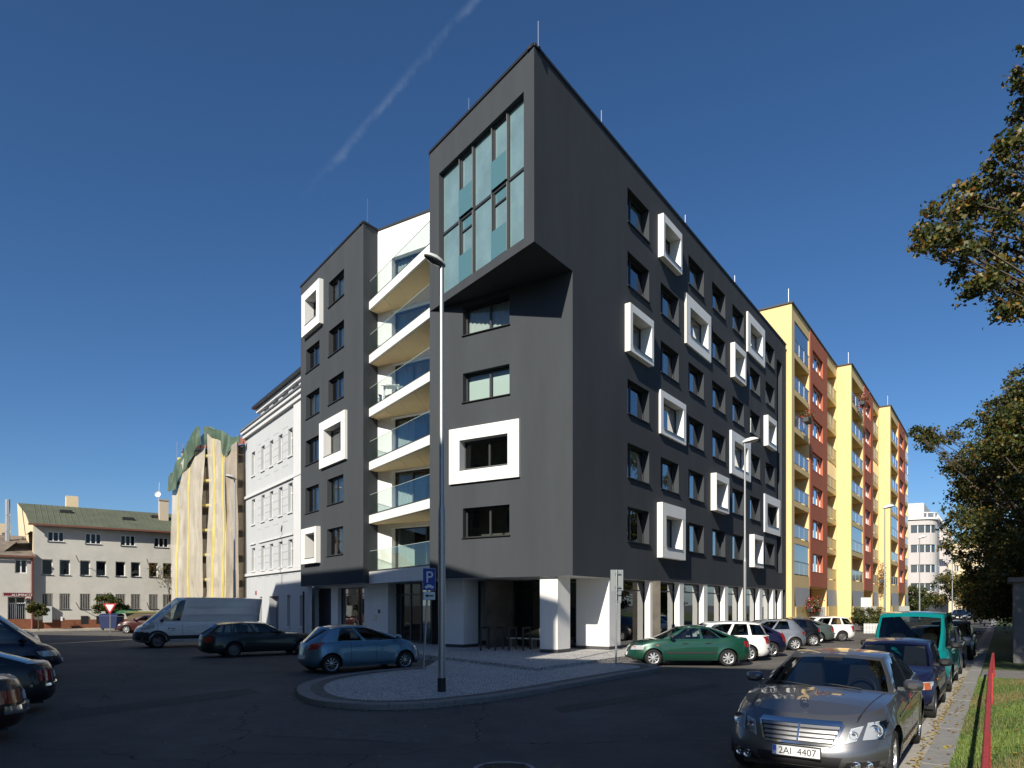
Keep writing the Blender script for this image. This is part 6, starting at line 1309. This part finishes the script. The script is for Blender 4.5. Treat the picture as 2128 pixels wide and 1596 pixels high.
# the row behind, reaching over the street
bnd = [(740,2128),(780,2105),(850,2050),(872,1960),(888,1872),(930,1890),(945,1925),(960,1950),(1000,1985),(1050,1962),(1085,1958),(1140,1950),(1180,1975),(1215,2000),(1260,2010),(1300,2030)]
TB = [KF.pt(34.5, -2.6, .1), KF.pt(44, -2.6, .1), KF.pt(56, -2.8, .1)]; CL = [[], [], []]
for px, py, r_ in ((1890,893,.42),(1908,890,.5),(1932,900,.55),(1958,905,.6),(1985,902,.6),(2015,888,.6),(1905,908,.3),(1935,930,.35),(1960,950,.4),(1985,965,.5),(1995,1005,.5),(1975,1060,.5),(1970,1090,.5),(1985,1115,.6),(1968,1140,.55),(2000,1170,.6),(2040,860,.7),(2075,840,.7),(2100,800,.6),(2125,770,.6)): CL[1].append((unproj(px, py, 37+random.uniform(-1.5, 1.5)), r_))
for k in range(150):
    py = random.uniform(790, 1225); i = random.choice((0, 1, 1, 2)); Z = (31, 39, 50)[i]+random.uniform(-3, 3); r_ = random.uniform(.8, 1.35); x0 = float(np.interp(py, [q[0] for q in bnd], [q[1] for q in bnd])); px = random.uniform(x0+r_*FPX/Z*1.05, 2290)
    if py < 860 and px < 2080: continue
    CL[i].append((unproj(px, py, Z), r_))
for k in range(70):
    i = random.choice((0, 1, 2, 2)); Z = (33, 42, 52)[i]+random.uniform(-2, 2); CL[i].append((unproj(random.uniform(2010 if i else 2060, 2200), random.uniform(1170, 1272), Z), random.uniform(.7, 1.1)))
for i, (b, c_) in enumerate(zip(TB, CL)): tree('linden_tree', ['linden tree just beyond the concrete kiosk on the right', 'linden tree whose long branch reaches towards the yellow block', 'linden tree farthest along the right verge'][i], b, 3.2, c_, 62000, (.15,.16,.19)[i], [.34,.38,.17,.09,.02], 'street trees on the right', .22)
# park trees opposite the dark building, outside the picture to the right
for i, (s_, y_) in enumerate(((16, -13), (26, -15.5), (36, -13), (47, -16), (60, -14))):
    b = KF.pt(s_, y_, .1); cc = []
    for k in range(26): v = Vector((random.gauss(0,1), random.gauss(0,1), random.gauss(0,.9))).normalized()*random.uniform(.4, 1); cc.append((b+Vector((v.x*3.6, v.y*3.6, 7.2+v.z*4.2)), random.uniform(1.1, 1.6)))
    tree('park_tree', ['park tree first of the row opposite the dark building', 'park tree second of the row opposite the dark building', 'park tree in the middle of the row opposite the dark building', 'park tree fourth of the row opposite the dark building', 'park tree last of the row opposite the dark building'][i], b, 3.0, cc, 7000, .34, [.4,.3,.2,.08,.02], 'park trees opposite the dark building', .25)
def shrub(name, label, c_, rx, rz, n, size, probs, stem=True, th=None, group=None, mats=None):
    base = Vector((c_[0], c_[1], .1)); cl = []
    for k in range(16): v = Vector((random.gauss(0,1), random.gauss(0,1), random.gauss(0,1))).normalized()*random.uniform(.35, .8); cl.append((Vector(c_)+Vector((v.x*rx, v.y*rx, v.z*rz)), min(rx, rz)*.45))
    return tree(name, label, base, th if th is not None else max(.2, c_[2]-rz*.6), cl, n, size, probs, group, .05 if rx < 2 else .15, mats)
GRN = [.55,.25,.18,.02,0]
p = GF.pt(GF.s(80, -2.2), -2.2); shrub('round_tree', 'smaller round-headed street tree near the annex door', (p.x, p.y, GF.z(82,1266,-2.2)), 1.0, .75, 2600, .15, GRN)
p = GF.pt(GF.s(225, -2.2), -2.2); shrub('round_tree', 'larger round-headed street tree behind the give way sign', (p.x, p.y, GF.z(225,1257,-2.2)), 1.45, 1.05, 4500, .16, GRN)
# bare tree before the netting
p = GF.pt(GF.s(352, -2.0), -2.0); bt = thing('bare_tree', 'nearly bare young tree before the wrapped house', 'tree', (p.x, p.y, .1)); tb = MB(); r_ = random.Random(4); lp = []
def branch(a, d, l, r, dep):
    b = a+d*l; tb.tube([a, a.lerp(b, .5)+Vector((r_.uniform(-.05,.05), 0, .03)), b], [r, r*.8, r*.55], 5)
    if dep == 0: lp.extend([b+Vector((r_.gauss(0,.12), r_.gauss(0,.12), r_.gauss(0,.12))) for _ in range(5)]); return
    for k in range(3): branch(b.lerp(a, .3*k*r_.random()), (d+Vector((r_.gauss(0,.55), r_.gauss(0,.55), r_.gauss(.1,.3)))).normalized(), l*.72, r*.55, dep-1)
branch(Vector((p.x, p.y, .1)), Vector((.03,0,1)), 2.2, .07, 4); tb.build('trunk', M_bark, bt, I4); put('crown', leaf_mesh(np.array([tuple(q) for q in lp]), 0, .13, ML, 'crown', [.1,.1,.3,.3,.2]), bt, I4)
# shrubs by the yellow block and at the far end
shrub('clipped_shrub', 'round clipped shrub before the yellow block beside the pale signboard', tuple(unproj(1812,1284,53)), 2.1, 1.15, 6500, .12, [.45,.25,.28,.02,0], th=.3)
shrub('shrub', 'bright green bush at the foot of the pale corner house', tuple(unproj(1902,1243,108)), 3.6, 3.4, 5000, .3, [.65,.2,.15,0,0], th=.5)
shrub('birch_tree', 'sunlit pale tree before the cream house', tuple(unproj(2010,1222,104)), 4.6, 4.2, 7000, .34, [.25,.1,.5,.15,0], th=1.5)
shrub('shrub', 'dark hedge bush under the lindens beside the path', tuple(KF.pt(43, -3.0, 1.3)), 3.4, 1.3, 9000, .12, [.2,.75,.05,0,0], th=.2)  # added bush, mostly dark leaves standing in for shade under the trees
shrub('shrub', 'dark hedge bush behind the concrete kiosk', tuple(KF.pt(35, -6.5, 1.6)), 3.6, 1.7, 8000, .12, [.2,.75,.05,0,0], th=.2)  # second added bush, its dark leaves deepening the tree shade
# flowers on the yellow block
def planter(label, px, py, F, n, w, hang):
    s_ = F.s(px); z = F.z(px, py); q = F.pt(s_, -.5, z); o = thing('flower_planter', label, 'planter', tuple(q)); MB().box(-w, w, -.2, .2, -.35, 0).build('trough', M_plinth, o, F.at(s_, -.5, z)); P = rng.normal(size=(n, 3))*np.array([w*.55, .22, hang])
    put('flowers', leaf_mesh(P+np.array([0,0,.15]), 0, .16, [ML[0], leafmat('petal red', (.55,.04,.03)), leafmat('petal pink', (.62,.20,.28)), ML[2]], 'flowers', [.55,.22,.11,.12]), o, F.at(s_, -.5, z))['kind'] = 'stuff'; return o
planter('trough of red and pink flowers above the parked cars', 1677, 1262, Y1, 1300, 1.2, .30)
planter('flower box on the third loggia balustrade of the yellow block', 1664, 872, Y1, 260, .6, .2); planter('flower box on the top loggia of the middle section', 1782, 838, Y2, 420, .7, .5); planter('trailing balcony plant low on the middle section', 1822, 1205, Y2, 420, .4, .9)
# ------------------------------------------------------------------ street furniture
def lamp_post(label, base, H, dirv, r0=.085, head=1.0):
    t = thing('street_lamp', label, 'street lamp', tuple(base), 0, 'street lamps'); x, y, z = base
    MB().tube([(x,y,z+.0),(x,y,z+.32)], r0*1.16, 14).build('base_sleeve', M_dark, t, I4)
    MB().tube([(x,y,z+.32),(x,y,z+H*.42)], r0, 14, False).tube([(x,y,z+H*.42),(x,y,z+H*.44),(x,y,z+H)], [r0,r0*.72,r0*.55], 14).build('pole', M_alu, t, I4, 40)
    d = Vector((dirv[0], dirv[1], 0)).normalized(); Mh = Matrix.Translation((x, y, z+H)) @ Matrix.Rotation(math.atan2(d.y, d.x), 4, 'Z') @ Matrix.Rotation(math.radians(-12), 4, 'Y')
    rows, low = [], []
    for k, (xx, w, h) in enumerate(((-.12,.05,.06),(-.05,.09,.11),(.10,.16,.17),(.32,.19,.19),(.52,.16,.15),(.66,.09,.08),(.70,.02,.02))): rows.append([(xx*head, w*head*math.cos(a), .02+h*head*math.sin(a)) for a in np.linspace(0, math.pi, 11)]); low.append([(xx*head, w*head*.96*math.cos(a), .015-h*.45*head*math.sin(a)) for a in np.linspace(0, math.pi, 11)])
    MB().grid(rows).build('lamp_head', mat('pale lamp housing', (.60,.61,.60), .4), t, Mh, 60); MB().grid(low).build('lamp_lens', mat('lamp glass', (.10,.10,.10), .12, coat=1), t, Mh, 60); return t
bl0 = gp(918, 1437, GI); lamp_post('tall galvanised street lamp standing on the cobbled island', bl0, CAMH+(HY-552)/FPX*bl0.y-GI, (-.8, -.6), .085, .68)
lamp_post('street lamp between the parked cars and the dark facade', ((1548-CX)/FPX*33.5, 33.5, .0), CAMH+(HY-920)/FPX*33.5, (1, -.2), .08, .95)
lamp_post('street lamp before the netting and the stucco house', ((487.5-CX)/FPX*43.5, 43.5, 0), CAMH+(HY-996)/FPX*43.5, (-.6, -.8), .085, .9)
lamp_post('street lamp before the yellow block', ((1838.5-CX)/FPX*57, 57, 0), CAMH+(HY-1056)/FPX*57, (1, 0), .08, 1.2)
lamp_post('street lamp before the pale rounded house', ((1911-CX)/FPX*80, 80, 0), CAMH+(HY-1118)/FPX*80, (1, 0), .08, 1.2)
lamp_post('distant street lamp right of the pale rounded house', ((1979-CX)/FPX*92, 92, 0), CAMH+(HY-1140)/FPX*92, (1, 0), .08, 1.2)
lamp_post('distant lamp against the sunlit pale tree', ((2024-CX)/FPX*100, 100, 0), 7.5, (1, 0), .08, 1.2)
def sign_post(name, label, base, top, plates, lean=(0,0), pole_m=None):
    """plates: (x0,x1,z0,z1, front material, back material, draw) relative to the pole top; facing rot"""
    t = thing(name, label, 'road sign', tuple(base)); b = Vector(base); q = b+Vector((lean[0], lean[1], top)); MB().tube([b, q], .032, 10).build('pole', pole_m or M_alu, t, I4); return t, q
M_signblue = mat('sign blue', (.012,.05,.30), .4); M_signwhite = mat('sign white', (.72,.73,.74), .45); M_signgrey = mat('sign back grey', (.40,.42,.42), .45, metal=.5); M_signred = mat('sign red', (.42,.02,.03), .45)
b = gp(880, 1392, GI); t, q = sign_post('parking_sign', 'blue parking sign on a leaning pole beside the light blue hatchback', b, CAMH+(HY-1181)/FPX*b.y-GI, None, (.16, 0)); Mq = Matrix.Translation(q) @ Matrix.Rotation(math.radians(28), 4, 'Z')
def plate(t, M, w, z0, z1, m, nm, bw=None):
    o = MB().box(-w/2, w/2, -.012, .0, z0, z1).build(nm, bw or M_signgrey, t, M); MB().box(-w/2+.008, w/2-.008, -.015, -.0125, z0+.008, z1-.008).build('sign_face', m, o, M); return o
Mq = Mq @ Matrix.Translation((0, -.04, 0)); o = plate(t, Mq, .42, -.68, .0, M_signblue, 'sign_plate', M_signwhite)
put('sign_letter', text_mesh('P', .50, M_signwhite, extrude=.001), o, Mq @ Matrix.Translation((0, -.018, -.44)))
cs = MB(); cs.poly([(-.15,-.018,-.60),(.15,-.018,-.60),(.15,-.018,-.555),(.09,-.018,-.545),(.05,-.018,-.505),(-.06,-.018,-.505),(-.10,-.018,-.545),(-.15,-.018,-.56)]); cs.build('car_symbol', M_signwhite, o, Mq)
for x in (-.09, .09): MB().lathe([(.03,-.0185),(.001,-.0186)], 12, 'y', (x,0,-.605)).build('car_symbol', M_signwhite, o, Mq)
o = plate(t, Mq, .40, -.98, -.72, M_signwhite, 'arrow_plate', M_text); MB().poly([(-.14,-.018,-.85),(-.05,-.018,-.91),(-.05,-.018,-.87),(.14,-.018,-.87),(.14,-.018,-.83),(-.05,-.018,-.83),(-.05,-.018,-.79)]).build('arrow', M_text, o, Mq)
b = gp(1280, 1380, GI); t, q = sign_post('road_sign', 'grey back of a road sign standing before the green sedan', b, CAMH+(HY-1184)/FPX*b.y-GI, None, (.02, 0)); Mq = Matrix.Translation(q+Vector((.02, .05, 0))) @ Matrix.Rotation(math.radians(8), 4, 'Z')
MB().box(-.22, .22, -.0, .012, -.70, .0).build('sign_plate', M_signgrey, t, Mq); MB().box(.0, .16, .03, .045, -1.12, -.66).build('arrow_plate', M_signgrey, t, Mq)
for z in (-.12, -.58, -.80, -1.08): MB().box(-.10, .12, -.075, -.06, z-.02, z+.02).build('clamp', M_alu, t, Mq)
b = gp(1800, 1308); t, q = sign_post('road_sign', 'pale square signboard on a white pole before the yellow block', b, CAMH+(HY-1243)/FPX*b.y, None, pole_m=M_signwhite); MB().box(-.42, .42, .04, .06, -.75, .05).build('sign_plate', M_signwhite, t, Matrix.Translation(q))
b = gp(229, 1322); t, q = sign_post('give_way_sign', 'give way triangle before the larger round-headed tree', b, CAMH+(HY-1254)/FPX*b.y, None); Mq = Matrix.Translation(q+Vector((0,-.05,0))) @ Matrix.Rotation(math.radians(10), 4, 'Z')
MB().poly([(-.42,0,.0),(0,0,-.74),(.42,0,0)]).build('sign_plate', M_signred, t, Mq); MB().poly([(-.27,-.006,-.08),(0,-.006,-.56),(.27,-.006,-.08)]).build('sign_face', M_signwhite, t, Mq)
# bins, parasol and container on the far pavement
b = gp(232, 1309, .13); t = thing('waste_bin', 'blue recycling bin before the grey house', 'bin', tuple(b)); M_bin = mat('blue bin plastic', (.004,.014,.07), .7); Mq = Matrix.Translation(b)
MB().grid([[(-.60,-.45,.12),(.60,-.45,.12),(.60,.45,.12),(-.60,.45,.12)],[(-.70,-.5,1.05),(.70,-.5,1.05),(.70,.5,1.05),(-.70,.5,1.05)]], True).build('body', M_bin, t, Mq)
MB().grid([[(x, .52*math.cos(a), 1.06+.22*math.sin(a)) for a in np.linspace(0, math.pi, 10)] for x in (-.72, .72)]).build('lid', M_bin, t, Mq)
for x in (-.5, .5): MB().tube([(x-.05,-.3,.09),(x+.05,-.3,.09)], .09, 12).build('wheel', M_tyre, t, Mq)
b = gp(267, 1305, .13); t = thing('parasol', 'dark green parasol behind the maroon hatchback', 'parasol', tuple(b)); MB().lathe([(1.25,2.0),(.7,2.22),(.02,2.42)], 8).build('canopy', mat('green canvas', (.02,.12,.06), .8), t, Matrix.Translation(b) @ Matrix.Translation((0,0,-.75))); MB().tube([(0,0,0),(0,0,1.6)], .03, 6).build('pole', M_alu, t, Matrix.Translation(b))
b = gp(318, 1305, .13); t = thing('skip_container', 'brown waste skip between the maroon hatchback and the white van', 'container', tuple(b)); MB().grid([[(-1.5,-.7,.1),(1.5,-.7,.1),(1.5,.7,.1),(-1.5,.7,.1)],[(-1.9,-.85,1.35),(1.9,-.85,1.35),(1.9,.85,1.35),(-1.9,.85,1.35)]], True).build('body', mat('brown skip', (.10,.08,.045), .8, noise=.3), t, Matrix.Translation(b)); MB().box(-1.95, 1.95, -.9, -.82, 1.30, 1.42).build('rim', mat('olive skip', (.16,.15,.05), .8), t, Matrix.Translation(b))
# red tube barrier on the lawn
tr = thing('barrier_rail', 'red tube barrier running along the lawn at the right', 'barrier', tuple(KF.pt(12, -.1, .1))); hr = .80
a, b = unproj(2046, 1640, 5.2), unproj(2064, 1362, 18.3); a.z = b.z = hr; M_redpipe = mat('worn red paint', (.36,.035,.03), .5, noise=.35, nscale=12)
mid_ = a.lerp(b, .62)+Vector((-.04, 0, 0)); MB().tube([a, mid_, b, b+Vector((.10,.14,-.03)), b+Vector((.16,.22,-.14)), Vector((b.x+.18, b.y+.24, .1))], .03, 10).build('rail', M_redpipe, tr, I4, 60)
for f in (.15, .62): p = a.lerp(b, f); MB().tube([(p.x,p.y,.1),(p.x,p.y,hr-.02)], .026, 8).build('post', M_redpipe, tr, I4)
# concrete kiosk at the right edge
kp = gp(2106, 1378, .13); KM = Matrix.Translation((kp.x, kp.y, .13)) @ Matrix.Rotation(math.atan2(R.d.y, R.d.x)-math.pi/2, 4, 'Z'); t = thing('concrete_kiosk', 'grey concrete kiosk with a slatted vent at the right edge', 'kiosk', tuple(kp)); M_kc = mat('painted concrete', (.15,.15,.155), .9, noise=.2, nscale=2)
mb = MB(); mb.box(0, .35, 0, .25, 0, 2.75).box(.95, 1.3, 0, .25, 0, 2.75).box(.35, .95, .0, .25, 2.1, 2.75); mb.build('front_frame', M_kc, t, KM); MB().box(.35, .95, .18, .24, .0, 2.1).build('door', mat('grey steel door', (.12,.12,.13), .6), t, KM); MB().box(0, 3.4, .25, 3.2, 0, 2.7).build('wall', M_kc, t, KM); MB().box(-.15, 3.6, -.15, 3.4, 2.75, 2.9).build('roof', M_kc, t, KM)
for k in range(5): MB().box(.40+k*.11, .44+k*.11, -.03, -.003, 2.2, 2.7).build('vent_slat', M_alu, t, KM)
fb = Y2.pt(Y2.s(1800), -4.5, 0); t = thing('picket_fence', 'low grey picket fence before the clipped shrub', 'fence', tuple(unproj(1815,1300,50)))
f0, f1 = Vector(((1796-CX)/FPX*50, 50, 0)), Vector(((1836-CX)/FPX*50, 50, 0))
for k in range(14): p = f0.lerp(f1, k/13); MB().box(-.035, .035, -.02, .02, 0, .72).build('picket', M_signwhite, t, Matrix.Translation(p))
for z in (.2, .55): MB().box(0, (f1-f0).length, .02, .05, z, z+.06).build('rail', M_signwhite, t, Matrix.Translation(f0))
# things left out on the balconies
q = WW.pt(WW.s(840), -1.0, bz[3]+bth+.01); t = thing('garden_table', 'small white table on the fourth balcony', 'table', tuple(q)); Mq = Matrix.Translation(q)
MB().box(-.45, .45, -.3, .3, .70, .74).build('top', M_white, t, Mq)
for x in (-.38, .38):
    for y in (-.22, .22): MB().box(x-.03, x+.03, y-.03, y+.03, 0, .698).build('leg', M_white, t, Mq)
q = BF.pt(.9, .55, bz[3]+bth+.01); t = thing('storage_box', 'red cloth covered box in the corner of the fourth balcony', 'box', tuple(q)); MB().box(-.3, .3, -.2, .2, 0, .45).build('box', M_plinth, t, Matrix.Translation(q)); MB().grid([[(x, y, .50+.05*math.sin(9*x+5*y)) for x in np.linspace(-.36, .36, 6)] for y in np.linspace(-.26, .26, 5)]).build('cloth', M_signred, t, Matrix.Translation(q))
